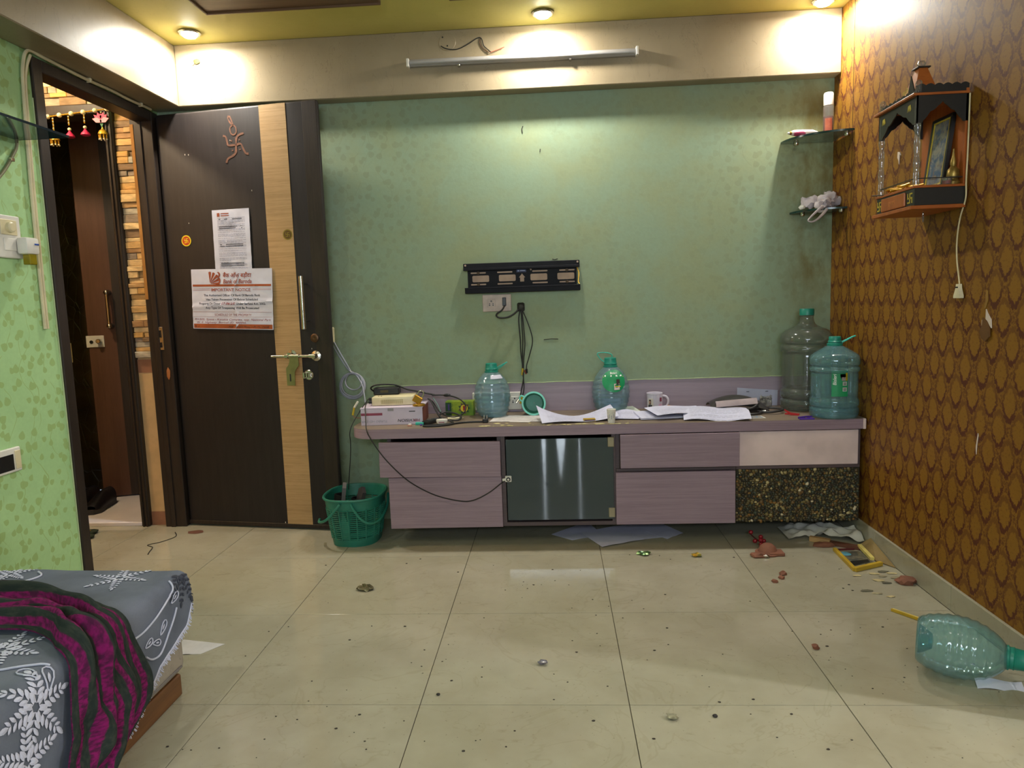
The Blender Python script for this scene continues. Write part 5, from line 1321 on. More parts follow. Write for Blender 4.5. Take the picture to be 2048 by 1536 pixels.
# cup and mug
t = thing('paper_cup', 'two nested small white paper cups at the worktop edge', 'paper cup', (0.070, 1.375, ZT))
MB().lathe([(0.0155, 0.001), (0.016, 0.0), (0.0205, 0.052), (0.0215, 0.053), (0.0205, 0.0545), (0.0195, 0.053), (0.0150, 0.004), (0.002, 0.004)], 24, cap=False).build('outer_cup', M_white, t, w=False)
MB().lathe([(0.0198, 0.048), (0.0212, 0.062), (0.0222, 0.063), (0.0205, 0.064), (0.0185, 0.05)], 24, cap=False).build('inner_cup', M_white, t, w=False)
cpn = MB()
for k in range(5):
    q = R(-60+k*30); cpn.box(-0.0012, 0.0012, -0.0005, 0.0005, 0, 0.018, mx=None)
    cpn.V[-8:] = [Matrix.Rotation(q, 3, 'Z') @ (v+Vector((0, -0.0192, 0.018+0.006*(k % 2)))) for v in cpn.V[-8:]]
tag(cpn.build('cup_print', M_greyink, t, w=False, smooth=None), kind='stuff')
t = thing('mug', 'white mug with a small photo print next to an orange ball', 'mug', (0.316, 1.705, ZT))
MB().lathe([(0.036, 0.0), (0.039, 0.003), (0.0395, 0.088), (0.041, 0.090), (0.039, 0.0915), (0.036, 0.089), (0.035, 0.006), (0.002, 0.005)], 32, cap=False).build('body', basic('glazed_white', (214, 206, 220), 0.2, var=0.03), t, w=False)
MB().tube([(0.037, -0.008, 0.076), (0.056, -0.012, 0.072), (0.066, -0.014, 0.052), (0.060, -0.013, 0.028), (0.038, -0.008, 0.018)], 0.0055, 10, smooth=6).build('handle', basic('glazed_white', (214, 206, 220), 0.2, var=0.03), t, w=False)
ml = arc_label(0.0395, 0.012, 0.066, -62, -18, 'photo_print', basic('pale_print', (222, 214, 206), 0.4), t)
arc_label(0.0395, 0.036, 0.060, -50, -34, 'printed_hair', M_hair, ml, off=0.0022); arc_label(0.0395, 0.040, 0.054, -46, -38, 'printed_face', M_skin, ml, off=0.0028); arc_label(0.0395, 0.013, 0.034, -56, -26, 'printed_dress', basic('dark_dress_print', (60, 56, 62), 0.6), ml, off=0.0022)
arc_label(0.0395, 0.050, 0.070, 30, 50, 'red_print', M_red2, t); arc_label(0.0395, 0.012, 0.038, 22, 50, 'pink_print', basic('pink_print', (216, 170, 196), 0.5), t)
tag(MB().lathe([(0.004, 0.001), (0.014, 0.004), (0.017, 0.014), (0.014, 0.024), (0.004, 0.028)], 18, mx=Matrix.Translation((0.384, 1.685, ZT))).build('orange_ball', basic('orange_peel', (190, 132, 28), 0.5)), 'small orange ball beside the mug handle', 'ball')
# black bag, envelope and belongings
bgm = basic('black_leatherette', (46, 42, 42), 0.45, var=0.15, bump=0.1); bgl = basic('grey_lining', (150, 136, 138), 0.7)
t = thing('sling_bag', 'black bag with grey lining flap lying on the worktop', 'bag', (0.71, 1.640, ZT), R(-4))
MB().sheet(lambda u, v: ((u-0.5)*0.27, (v-0.5)*0.20, 0.004+0.075*math.sin(math.pi*min(max(u*0.86+0.10, 0), 1))**0.6*math.sin(math.pi*(0.08+v*0.86))**0.55), 16, 12, 0.004).build('body', bgm, t, w=False, smooth=60)
MB().sheet(lambda u, v: (-0.115+0.195*u, -0.112+0.052*v+0.010*u, 0.020+0.014*u+0.040*math.sin(math.pi*(0.12+0.7*v))), 12, 8, 0.003).build('lining_flap', bgl, t, w=False, smooth=60)
MB().tube([(-0.13, -0.10, 0.022), (-0.12, -0.118, 0.020), (-0.05, -0.122, 0.018), (0.05, -0.112, 0.028), (0.085, -0.09, 0.05)], 0.006, 8, smooth=5).build('flap_edge', bgm, t, w=False)
MB().tube([(0.08, -0.10, 0.012), (0.12, -0.13, 0.010), (0.17, -0.12, 0.014), (0.20, -0.09, 0.016), (0.185, -0.05, 0.016), (0.14, -0.04, 0.018), (0.11, -0.07, 0.016), (0.08, -0.14, 0.008), (0.03, -0.155, 0.006), (-0.04, -0.14, 0.006)], 0.0055, 8, smooth=6).build('strap', bgm, t, w=False)
MB().tube([(0.09, -0.075, 0.022), (0.10, -0.095, 0.014), (0.118, -0.10, 0.012)], 0.004, 8).build('buckle', M_chrome, t, w=False)
t = thing('envelope', 'stapled white paper packet standing behind the black bag', 'packet', (0.845, 1.762, ZT), R(0))
MB().sheet(lambda u, v: (-0.103+0.205*u, 0.006-0.008*v-0.01*math.sin(u*5)*0.3, 0.001+(0.098-0.018*u)*v), 10, 6, 0.0008).build('sheet', M_paper2, t, w=False)
for x in (-0.05, 0.045): box(x-0.007, x+0.007, -0.006, -0.0045, 0.076, 0.0785).build('staple', M_ink, t, w=False, smooth=None)
tag(MB().sheet(lambda u, v: (0.848+0.06*u, 1.728+0.02*noise.noise(Vector((u*4, v*4, 3))), ZT+0.002+0.055*v+0.01*noise.noise(Vector((u*5, v*5, 0)))), 10, 8, 0.0006).build('plastic_wrap', clear_plastic('crinkled_film', (0.9, 0.9, 0.88, 1), 0.3, 0.15, lin((190, 186, 176)))), 'crumpled clear plastic wrap between the bag and the tall jar', 'plastic wrap')
t = thing('photo_card', 'small picture card with white border in front of the bag strap', 'card', (0.715, 1.425, ZT+0.0005), R(4))
box(-0.065, 0.065, -0.033, 0.033, 0, 0.0015).build('card', M_white, t, w=False, smooth=None)
box(-0.058, 0.058, -0.027, 0.027, 0.0015, 0.0019).build('print', basic('blue_mottled_print', (90, 130, 170), 0.5, rgb2=(160, 140, 110), vs=70), t, w=False, smooth=None)
def peg(lab, c, rz, mat, ang):
    t = thing('clothes_peg', lab, 'clothes peg', c, rz, 'plastic clothes pegs')
    for s in (1, -1):
        MB().prism([(-0.030, 0.001), (-0.030, 0.009), (0.006, 0.009+0.004), (0.034, 0.010+ang*0.012), (0.034, 0.004+ang*0.012), (0.006, 0.001)], (0, 0.004+0.003*s, 0), X3, Z3, 0.006).build('half', mat, t, w=False, smooth=None) if s == 1 else MB().prism([(-0.030, 0.0), (0.034, 0.0), (0.034, 0.006), (-0.030, 0.006)], (0, -0.006, 0), X3, Z3, -0.012).build('half', mat, t, w=False, smooth=None)
    MB().tube([(0, -0.009, 0.007), (0, 0.009, 0.007)], 0.003, 8).build('spring', M_chrome, t, w=False)
peg('red clothes peg in front of the tall jar', (0.925, 1.47, ZT), R(155), basic('red_plastic', (186, 28, 34), 0.4), 1.5)
peg('purple clothes peg at the foot of the teal jar', (0.945, 1.352, ZT), R(0), basic('purple_plastic', (78, 42, 150), 0.4), 0.2)
# pale crumbs of dried petals on the worktop
cr = MB(); rk = random.Random(9)
for k in range(46):
    x = rk.uniform(-0.60, 0.17); y = rk.uniform(1.338, 1.372) if k < 36 else rk.uniform(1.34, 1.42)
    s = rk.uniform(0.003, 0.013)
    cr.blob((x, y, ZT+0.0012), s, k, 0.5, 1, (1.4, 0.7, 0.12), floor=ZT)
tag(cr.build('crumbs', basic('dry_petal', (206, 196, 140), 0.8, var=0.2)), 'pale dried crumbs scattered along the worktop edge', 'crumbs', kind='stuff')
# ------------------------------------------------------------------ corner glass shelves
P_GLASS = clear_plastic('shelf_glass', (0.50, 0.56, 0.54, 1), 0.45, 0.05, lin((140, 150, 146)))
M_gedge = basic('green_glass_edge', (20, 52, 48), 0.2)
def corner_shelf(lab, z, rx, ry):
    t = thing('corner_shelf', lab, 'shelf', (1.207, 1.783, z), group='quarter-round glass corner shelves')
    n = 18
    arc = [(1.207-rx*math.cos(R(90*k/n)), 1.783-ry*math.sin(R(90*k/n))) for k in range(n+1)]
    MB().prism(arc+[(1.207, 1.783)], (0, 0, z), X3, Y3, 0.008).build('glass_plate', P_GLASS, t)
    V = []; F = []
    for x, y in arc: V += [(x-0.0004, y-0.0006, z+0.0004), (x-0.0004, y-0.0006, z-0.0084), (x+0.003, y+0.003, z-0.0084), (x+0.003, y+0.003, z+0.0004)]
    for k in range(n):
        for m in range(4): F.append((4*k+m, 4*k+(m+1) % 4, 4*k+4+(m+1) % 4, 4*k+4+m))
    MB().add(V, F).build('glass_edge', M_gedge, t)
    for x, y in ((1.207-rx*0.72, 1.776), (1.200, 1.783-ry*0.75)):
        MB().lathe([(0.010, -0.012), (0.012, -0.008), (0.012, 0.0)], 14, mx=Matrix.Translation((x, y-0.008 if y > 1.7 else y, z-0.0085))).build('bracket', M_chrome, t)
    return t
corner_shelf('upper quarter-round glass corner shelf carrying the spray bottle', 1.882, 0.252, 0.248)
corner_shelf('lower quarter-round glass corner shelf carrying the plastic bag', 1.540, 0.205, 0.185)
t = thing('spray_bottle', 'upright bottle of reddish liquid with white cap on the upper glass shelf', 'bottle', (1.152, 1.700, 1.8825))
MB().lathe([(0.018, 0.001), (0.0235, 0.0), (0.0242, 0.004), (0.0242, 0.138), (0.019, 0.146), (0.018, 0.15)], 24, cap=False).build('body', P_CLEAR, t, w=False)
MB().lathe([(0.002, 0.003), (0.0228, 0.004), (0.0228, 0.092), (0.002, 0.0925)], 24).build('liquid', basic('red_brown_liquid', (132, 58, 38), 0.25, var=0.1), t, w=False)
MB().lathe([(0.0225, 0.144), (0.0228, 0.150), (0.0222, 0.196), (0.019, 0.203), (0.004, 0.205)], 24).build('cap', M_white, t, w=False)
arc_label(0.0242, 0.022, 0.082, -55, 20, 'label', basic('rust_label', (150, 66, 44), 0.5, rgb2=(170, 90, 60), vs=40), t)
t = thing('squeeze_tube', 'white and pink squeeze tube lying on the upper glass shelf', 'tube', (1.02, 1.66, 1.8825), R(3))
MB().lathe([(0.010, 0.0), (0.014, 0.012), (0.015, 0.05), (0.013, 0.10), (0.004, 0.125)], 18, mx=Matrix.Translation((-0.055, 0, 0.0155)) @ Matrix.Rotation(R(90), 4, 'Y')).build('tube', basic('white_pink_tube', (222, 206, 200), 0.4, var=0.05), t, w=False)
MB().lathe([(0.013, 0.0), (0.0155, 0.012), (0.0158, 0.04), (0.012, 0.055)], 18, mx=Matrix.Translation((-0.046, -0.002, 0.0125)) @ Matrix.Rotation(R(90), 4, 'Y') @ Matrix.Scale(0.78, 4, (1, 0, 0))).build('pink_band', basic('magenta_band', (168, 60, 96), 0.4), t, w=False)
MB().lathe([(0.0085, -0.008), (0.0085, 0.001)], 14, mx=Matrix.Translation((-0.055, 0, 0.0155)) @ Matrix.Rotation(R(90), 4, 'Y')).build('gold_ring', M_brass, t, w=False)
MB().lathe([(0.005, -0.018), (0.006, -0.008)], 12, mx=Matrix.Translation((-0.055, 0, 0.0155)) @ Matrix.Rotation(R(90), 4, 'Y')).build('nozzle', M_white, t, w=False)
tag(box(0.99, 1.09, 1.752, 1.770, 1.8822, 1.8832).build('paper_slip', M_cream, smooth=None), 'thin cream strip on the upper glass shelf', 'paper strip')
# knotted plastic bag on the lower shelf
P_BAG = clear_plastic('thin_white_bag', (0.86, 0.82, 0.82, 1), 0.78, 0.25, lin((226, 212, 216)))
t = thing('plastic_bag', 'knotted white plastic carry bag hanging over the lower glass shelf', 'bag', (1.115, 1.69, 1.5405))
def crumple(mb, s, a, f): mb.V = [v+Vector((noise.noise(v*f+Vector((s, 0, 0))), noise.noise(v*f+Vector((0, s, 5))), noise.noise(v*f+Vector((5, 0, s)))))*a for v in mb.V]; return mb
crumple(MB().blob((-0.030, 0.02, 0.036), 0.036, 3, 0.5, 3, (1.35, 0.9, 0.9), floor=0.001), 1, 0.020, 34).build('left_lobe', P_BAG, t, w=False, smooth=60)
crumple(MB().blob((0.040, 0.0, 0.045), 0.042, 5, 0.5, 3, (1.25, 0.9, 0.95), floor=0.001), 2, 0.020, 34).build('right_lobe', P_BAG, t, w=False, smooth=60)
crumple(MB().blob((-0.005, -0.055, 0.015), 0.030, 8, 0.4, 3, (1.2, 0.7, 0.9)), 3, 0.016, 40).build('knot', P_BAG, t, w=False, smooth=60)
MB().tube([(-0.015, -0.075, 0.005), (-0.045, -0.095, -0.015), (-0.078, -0.10, -0.045), (-0.088, -0.098, -0.060), (-0.070, -0.098, -0.066), (-0.045, -0.095, -0.055), (-0.015, -0.085, -0.030), (0.005, -0.075, -0.008)], 0.008, 8, smooth=6, radii=[0.009, 0.006, 0.004, 0.003, 0.004, 0.005, 0.007, 0.008]).build('handle_loop', P_BAG, t, w=False, smooth=60)
st_ = MB()
for k in range(6): st_.box(-0.022+0.0055*k, -0.020+0.0055*k, -0.0805, -0.0798, 0.004, 0.030)
st_.V = [Matrix.Rotation(R(35), 3, 'Y') @ v for v in st_.V]
tag(st_.build('stripes', basic('slate_print', (70, 70, 92), 0.6), t, w=False, smooth=None), kind='stuff')
tag(MB().blob((1.022, 1.665, 1.551), 0.014, 2, 0.3, 2, (1.1, 1, 0.8), floor=1.5402).build('tissue_ball', M_white), 'small white crumpled tissue on the lower glass shelf', 'tissue')
tag(MB().blob((1.185, 1.71, 1.580), 0.020, 6, 0.6, 2, (0.8, 1, 1.9), floor=1.5402).build('gold_tinsel', basic('gold_tinsel', (150, 116, 34), 0.4, 0.5)), 'gold tinsel ornament behind the plastic bag', 'ornament')
# ------------------------------------------------------------------ wall shrine on the damask wall
M_or = streaked('orange_wood', (168, 92, 38), (150, 78, 30), (116, 58, 22), 1, 8, 1, 0.4, 0.3)
M_bk = streaked('black_laminate', (36, 34, 30), (28, 27, 25), (50, 46, 40), 1, 9, 1, 0.4, 0.3)
M_gy = basic('gold_yellow_print', (186, 164, 48), 0.5)
sx0, sx1, sy0, sy1 = 1.040, 1.207, 0.620, 0.900
sh = thing('wall_shrine', 'orange and black wooden wall shrine with clear pillars and pointed spire', 'shrine', (1.207, 0.76, 1.41))
base = box(sx0, sx1, sy0, sy1, 1.424, 1.482, 0.001).build('base_box', M_bk, sh, smooth=None)
box(sx0-0.012, sx1, sy0-0.002, sy1+0.012, 1.412, 1.424, 0.001).build('bottom_board', M_or, sh, smooth=None)
box(sx0-0.004, sx1, sy0-0.002, sy1+0.006, 1.482, 1.490, 0.001).build('floor_board', M_or, sh, smooth=None)
dr = box(sx0-0.006, sx0+0.002, sy0+0.060, sy1-0.045, 1.428, 1.476, 0.004, seg=2).build('drawer_front', M_or, sh, smooth=None)
MB().text('शुभ लाभ', (sx0-0.0066, (sy0+sy1)/2+0.01, 1.447), (0, -1, 0), Z3, 0.018, bold=0.01, width=0.05).build('drawer_print', basic('pale_orange_print', (196, 122, 64), 0.5), dr, smooth=None)
for y in (sy0+0.030, sy1-0.022):
    swa((sx0-0.001, y, 1.452), (0, -1, 0), (0, 0, 1), 0.017, 0.0008).build('emblem', M_gy, base, smooth=None)
box(sx1-0.010, sx1, sy0, sy1, 1.490, 1.800, 0.001).build('back_panel', M_or, sh, smooth=None)
box(sx0-0.014, sx1, sy0-0.004, sy1+0.014, 1.782, 1.790, 0.001).build('roof_board', M_or, sh, smooth=None)
def wavy(L_, z0, h, n, amp):
    P = [(0, z0)]
    P += [(L_, z0)]
    m = n*6
    for k in range(m+1):
        x = L_*(1-k/m); P.append((x, z0+h+amp*abs(math.sin(math.pi*n*k/m))))
    return P
MB().prism(wavy(sy1-sy0, 1.790, 0.014, 9, 0.006), (sx0+0.004, sy1, 0), (0, -1, 0), Z3, 0.004).build('front_cresting', M_bk, sh, smooth=None)
MB().prism(wavy(sx1-sx0, 1.790, 0.024, 6, 0.006), (sx0, sy0+0.002, 0), X3, Z3, 0.004).build('side_cresting', M_bk, sh, smooth=None)
def valance(L_):
    """scalloped arch board: flat top, cusped arch below"""
    n = 24; P = [(0, 0), (0, -0.088), (L_*0.10, -0.088)]
    for k in range(1, n):
        u = k/n; x = L_*(0.10+0.80*u)
        s_ = abs(2*u-1)
        z = -0.028-0.055*s_**1.6 - 0.006*abs(math.sin(u*math.pi*5)) + 0.014*max(0, 1-s_*7)
        P.append((x, z))
    P += [(L_*0.90, -0.088), (L_, -0.088), (L_, 0)]
    return P
for nm, O, rt in (('front_valance', (sx0, sy1, 1.782), (0, -1, 0)), ('side_valance', (sx0, sy0, 1.782), (1, 0, 0)), ('far_valance', (sx0, sy1-0.004, 1.782), (1, 0, 0))):
    L_ = (sy1-sy0) if rt[1] else (sx1-sx0)
    MB().prism(list(reversed(valance(L_))), O, rt, (0, 0, 1), 0.004).build(nm, M_bk, sh, smooth=None)
for y in (sy0+0.052, sy1-0.040):
    MB().prism([(-0.012, -0.010), (-0.008, 0.010), (0.008, 0.012), (0.013, -0.004), (0.006, -0.010), (0.004, 0.002), (-0.002, -0.010), (-0.005, 0.002)], (sx0-0.0012, y, 1.752), (0, -1, 0), Z3, 0.0008).build('gilt_motif', M_gy, sh, smooth=None)
for (x, y) in ((sx0+0.008, sy0+0.010), (sx0+0.008, sy1-0.010)):
    pr_ = []
    z = 1.490
    for k in range(30):
        f = k/29; pr_.append((0.0095+0.0018*math.sin(f*34)*(1 if (k//5) % 2 else 0.3), 1.490+0.325*f))
    pl = MB().lathe(pr_, 14, mx=Matrix.Translation((x, y, 0))).build('pillar', P_CLEAR, sh)
    MB().blob((x, y, 1.822), 0.011, 0, 0, 2, (1, 1, 1.2)).build('finial', P_CLEAR, pl)
sc_ = Vector((1.118, 0.76, 0))
V = [(sc_.x-0.048, sc_.y-0.048, 1.79), (sc_.x+0.048, sc_.y-0.048, 1.79), (sc_.x+0.048, sc_.y+0.048, 1.79), (sc_.x-0.048, sc_.y+0.048, 1.79), (sc_.x-0.014, sc_.y-0.014, 1.905), (sc_.x+0.014, sc_.y-0.014, 1.905), (sc_.x+0.014, sc_.y+0.014, 1.905), (sc_.x-0.014, sc_.y+0.014, 1.905)]
sp_ = MB().add(V, [(0, 1, 5, 4), (1, 2, 6, 5), (2, 3, 7, 6), (3, 0, 4, 7), (4, 5, 6, 7), (3, 2, 1, 0)]).build('spire', M_or, sh, smooth=None)
box(sc_.x-0.022, sc_.x+0.022, sc_.y-0.022, sc_.y+0.022, 1.905, 1.910, 0.001).build('spire_cap', M_bk, sp_, smooth=None)
MB().lathe([(0.004, 1.910), (0.012, 1.914), (0.015, 1.922), (0.010, 1.931), (0.002, 1.934)], 16, mx=Matrix.Translation((sc_.x, sc_.y, 0))).build('spire_ball', P_CLEAR, sp_)
MB().prism([(-0.02, 0), (0.02, 0), (0.02, 0.02), (-0.004, 0.07), (-0.02, 0.02)], (sx0+0.012, sc_.y-0.070, 1.795), (0, -1, 0), Z3, 0.003).build('front_crest', M_bk, sh, smooth=None)
MB().text('श्री', (sx0+0.0105, sc_.y-0.035, 1.806), (0, -1, 0), Z3, 0.03, bold=0.01).build('crest_letter', M_gy, sh, smooth=None)
box(sx0, sx0+0.004, sy0+0.02, sy1-0.02, 1.512, 1.515).build('front_rail', M_bk, sh, smooth=None)
box(sx0+0.01, sx1-0.01, sy0+0.004, sy0+0.007, 1.512, 1.515).build('side_rail', M_bk, sh, smooth=None)
MB().lathe([(0.003, 0), (0.0035, -0.03), (0.002, -0.036)], 8, mx=Matrix.Translation((1.12, 0.72, 1.412))).build('hook', P_CLEAR, sh)
# picture in the shrine: only a generic mottled print
t = thing('framed_print', 'black framed blue-grey print leaning inside the wall shrine', 'picture frame', (1.160, 0.742, 1.490), rot=(0, R(7), 0))
for y0, y1, z0, z1 in ((-0.066, 0.066, 0, 0.012), (-0.066, 0.066, 0.236, 0.248), (-0.066, -0.054, 0.012, 0.236), (0.054, 0.066, 0.012, 0.236)):
    box(-0.004, 0.010, y0, y1, z0, z1, 0.001).build('frame_bar', M_black, t, w=False, smooth=None)
for y0, y1, z0, z1 in ((-0.054, 0.054, 0.012, 0.017), (-0.054, 0.054, 0.231, 0.236), (-0.054, -0.049, 0.017, 0.231), (0.049, 0.054, 0.017, 0.231)):
    box(-0.003, 0.002, y0, y1, z0, z1).build('gilt_slip', M_gy, t, w=False, smooth=None)
def mottled():
    m = NT('blue_grey_print'); p = m.obj(); a = m.noise(p, 26, 4, 0.6); b = m.noise(m.scale(p, 1, 1, 0.6), 55, 3)
    c = m.mix(m.sstep(a, 0.38, 0.6), lin((58, 78, 112)), lin((140, 136, 128)))
    c = m.mix(m.math('MULTIPLY', m.sstep(b, 0.55, 0.68), 0.7), c, lin((36, 62, 120)))
    c = m.mix(m.math('MULTIPLY', m.sstep(b, 0.44, 0.36), 0.6), c, lin((120, 92, 70)))
    m.bsdf(c, 0.25); return m.m
box(0.0, 0.006, -0.050, 0.050, 0.016, 0.232).build('print', mottled(), t, w=False, smooth=None)
# small things in the shrine
t = thing('brass_idol', 'small dull brass figure of a seated deity beside the framed print', 'figurine', (1.178, 0.648, 1.490))
MB().lathe([(0.020, 0), (0.022, 0.01), (0.016, 0.018), (0.020, 0.03), (0.018, 0.05), (0.008, 0.062), (0.010, 0.07), (0.009, 0.08), (0.005, 0.095), (0.002, 0.12)], 16).build('figure', basic('dull_brass', (140, 116, 58), 0.4, 0.7, var=0.3, vs=60), t, w=False)
t = thing('oil_cup', 'small red and clear cup in the near corner of the shrine', 'cup', (1.155, 0.640, 1.490))
MB().lathe([(0.012, 0), (0.014, 0.001), (0.016, 0.026), (0.013, 0.026), (0.011, 0.003)], 16, cap=False).build('cup', P_CLEAR, t, w=False)
MB().lathe([(0.002, 0.003), (0.012, 0.004), (0.013, 0.014), (0.002, 0.0142)], 16).build('filling', basic('red_wax', (140, 44, 34), 0.5), t, w=False)
tag(box(1.09, 1.125, 0.640, 0.646, 1.490, 1.512, 0.001).build('name_card', P_CLEAR, smooth=None), 'clear card standing at the near edge of the shrine', 'card')
t = thing('gold_garland', 'heap of gold tinsel garland on the shrine floor behind the pillar', 'garland', (1.075, 0.78, 1.490))
rg = random.Random(2)
for k in range(7):
    MB().tube([(rg.uniform(-0.03, 0.05), rg.uniform(-0.06, 0.09), 0.006+rg.uniform(0, 0.016)) for _ in range(6)], 0.0035, 6, smooth=5).build('strand', basic('gold_tinsel2', (214, 160, 40), 0.3, 0.6), t, w=False)
tag(MB().tube([(1.038, 0.765, 1.488), (1.05, 0.80, 1.486), (1.03, 0.86, 1.492), (1.022, 0.90, 1.496)], 0.002, 6, smooth=4).build('incense_stick', basic('dark_stick', (52, 38, 26), 0.8)), 'dark incense stick across the front of the shrine', 'stick')
# white cord with plug hanging from the shrine
t = thing('shrine_cord', 'white cord with a two-pin plug hanging below the shrine', 'cord', (1.204, 0.62, 1.2))
MB().tube([(1.204, 0.612, 1.78), (1.203, 0.610, 1.60), (1.202, 0.611, 1.50), (1.203, 0.612, 1.44), (1.203, 0.640, 1.38), (1.203, 0.654, 1.31), (1.203, 0.650, 1.24), (1.203, 0.632, 1.17), (1.202, 0.624, 1.140)], 0.0025, 7, smooth=6).build('cord', basic('ivory_cord', (206, 190, 150), 0.5), t)
pg = MB().prism([(-0.006, 0.028), (0.006, 0.028), (0.0085, 0.014), (0.020, -0.012), (0.020, -0.020), (-0.020, -0.020), (-0.020, -0.012), (-0.0085, 0.014)], (1.192, 0.624, 1.128), (0, -1, 0), Z3, 0.013).build('plug', basic('ivory_plug', (214, 204, 172), 0.45), t, smooth=None)
box(1.1912, 1.193, 0.617, 0.631, 1.142, 1.147).build('plug_mark', M_ink, pg, smooth=None)

# ------------------------------------------------------------------ left wall: glass shelf, switchboards, pipe
t = thing('glass_shelf', 'blue-tinted glass wall shelf at the left edge above the switchboard', 'shelf', (-2.2, 0.45, 1.82))
box(XL, -1.995, 0.05, 0.765, 1.816, 1.824, 0.001).build('glass_plate', clear_plastic('blue_shelf_glass', (0.30, 0.42, 0.50, 1), 0.45, 0.05, lin((60, 92, 116))), t, smooth=None)
MB().box(-1.9985, -1.9945, 0.05, 0.7655, 1.8155, 1.8245).box(XL, -1.9985, 0.7625, 0.7655, 1.8155, 1.8245).build('glass_edge', basic('dark_blue_edge', (24, 40, 52), 0.2), t, smooth=None)
MB().box(XL, -2.17, 0.60, 0.64, 1.800, 1.816, 0.002).box(XL, -2.17, 0.15, 0.19, 1.800, 1.816, 0.002).build('bracket', M_chrome, t, smooth=None)['kind'] = 'stuff'
t = thing('wall_pipe', 'thin grey conduit curving down the green wall under the glass shelf', 'conduit', (-2.195, 0.7, 1.7))
MB().tube([(-2.192, 0.752, 1.815), (-2.192, 0.745, 1.785), (-2.192, 0.722, 1.752), (-2.192, 0.690, 1.710), (-2.192, 0.655, 1.672), (-2.192, 0.60, 1.62)], 0.006, 8, smooth=6).build('pipe', basic('olive_grey_pipe', (120, 116, 84), 0.5), t)
box(-2.199, -2.184, 0.704, 0.722, 1.728, 1.742, 0.002).build('clamp', M_chrome, t, smooth=None)
def wall_board(name, lab, y0, y1, z0, z1):
    t = thing(name, lab, 'switchboard', (XL, (y0+y1)/2, (z0+z1)/2))
    box(XL, XL+0.014, y0, y1, z0, z1, 0.003).build('plate', M_white, t, smooth=None)
    return t
t = wall_board('switchboard', 'white switchboard with a regulator and plugged-in repellent on the green wall', 0.50, 0.712, 1.368, 1.524)
box(XL+0.014, XL+0.018, 0.610, 0.690, 1.452, 1.508, 0.002).build('regulator_plate', M_cream, t, smooth=None)
MB().lathe([(0.020, 0), (0.019, 0.010), (0.014, 0.014)], 20, mx=Matrix.Translation((XL+0.018, 0.652, 1.480)) @ Matrix.Rotation(R(90), 4, 'Y')).build('regulator_knob', M_cream, t)
box(XL+0.014, XL+0.017, 0.620, 0.690, 1.395, 1.440, 0.002).build('socket_module', M_white, t, smooth=None)
t2 = thing('repellent_machine', 'white plug-in mosquito repellent with yellow liquid bottle', 'repellent', (XL+0.03, 0.715, 1.40))
MB().box(XL+0.018, XL+0.062, 0.674, 0.742, 1.383, 1.446, 0.010, seg=2).build('case', M_white, t2)
box(XL+0.0625, XL+0.064, 0.712, 0.735, 1.418, 1.424, 0.001).build('blue_switch', basic('blue_switch', (40, 80, 170), 0.4), t2, smooth=None)
MB().box(XL+0.026, XL+0.056, 0.690, 0.728, 1.345, 1.384, 0.003).build('liquid_bottle', basic('olive_liquid', (136, 122, 14), 0.25), t2, smooth=None)
t = wall_board('switchboard', 'white half-open switchboard low on the green wall at the left edge', 0.40, 0.588, 0.582, 0.672)
box(XL+0.0135, XL+0.016, 0.46, 0.548, 0.592, 0.650).build('dark_opening', M_black, t, smooth=None)
box(XL+0.014, XL+0.018, 0.556, 0.582, 0.592, 0.660, 0.001).build('socket_cover', M_cream, t, smooth=None)
# ------------------------------------------------------------------ bed in the left foreground
XE, ZB, YE = -1.318, 0.372, 0.088       # mattress edge, top, far end
M_wood = streaked('brown_bed_wood', (112, 74, 42), (96, 62, 36), (70, 44, 26), 8, 0.5, 8, 0.45, 0.4)
bd = thing('bed', 'low brown wooden bed base in the left foreground', 'bed', (-1.76, -0.8, 0))
box(-1.358, -1.335, -1.8, 0.055, 0, 0.068, 0.004).build('side_rail', M_wood, bd, smooth=None)
box(-2.185, -1.358, 0.032, 0.055, 0, 0.068, 0.003).build('end_rail', M_wood, bd, smooth=None)
box(-2.185, -1.358, -1.8, 0.032, 0.045, 0.066).build('platform', M_wood, bd, smooth=None)
def mattress_mat():
    m = NT('scribbled_ticking'); p = m.obj()
    a = m.noise(m.scale(p, 1, 1, 0.25), 16, 4, 0.6, 2.0)
    ln = m.sstep(m.math('ABSOLUTE', m.math('SUBTRACT', a, 0.5)), 0.010, 0.0)
    b = m.noise(m.scale(p, 1, 1, 0.5), 9, 3, 0.5, 1.0)
    c = m.mix(m.sstep(m.noise(p, 3, 3), 0.3, 0.7), lin((168, 160, 150)), lin((148, 138, 126)))
    c = m.mix(m.math('MULTIPLY', m.math('MULTIPLY', ln, m.sstep(b, 0.45, 0.6)), 0.7), c, lin((84, 78, 78)))
    m.bsdf(c, 0.8); return m.m
mt = thing('mattress', 'beige mattress with scribbled line pattern on the bed base', 'mattress', (-1.76, -0.8, 0.068))
box(-2.185, XE-0.006, -1.8, YE-0.008, 0.069, ZB-0.010, 0.035, seg=4).build('ticking', mattress_mat(), mt, smooth=50)
MB().tube([(XE-0.004, -1.75, 0.098), (XE-0.004, YE-0.05, 0.098)], 0.004, 6).tube([(XE-0.004, -1.75, ZB-0.04), (XE-0.004, YE-0.05, ZB-0.04)], 0.004, 6).build('piping', basic('grey_piping', (110, 104, 100), 0.8), mt)['kind'] = 'stuff'

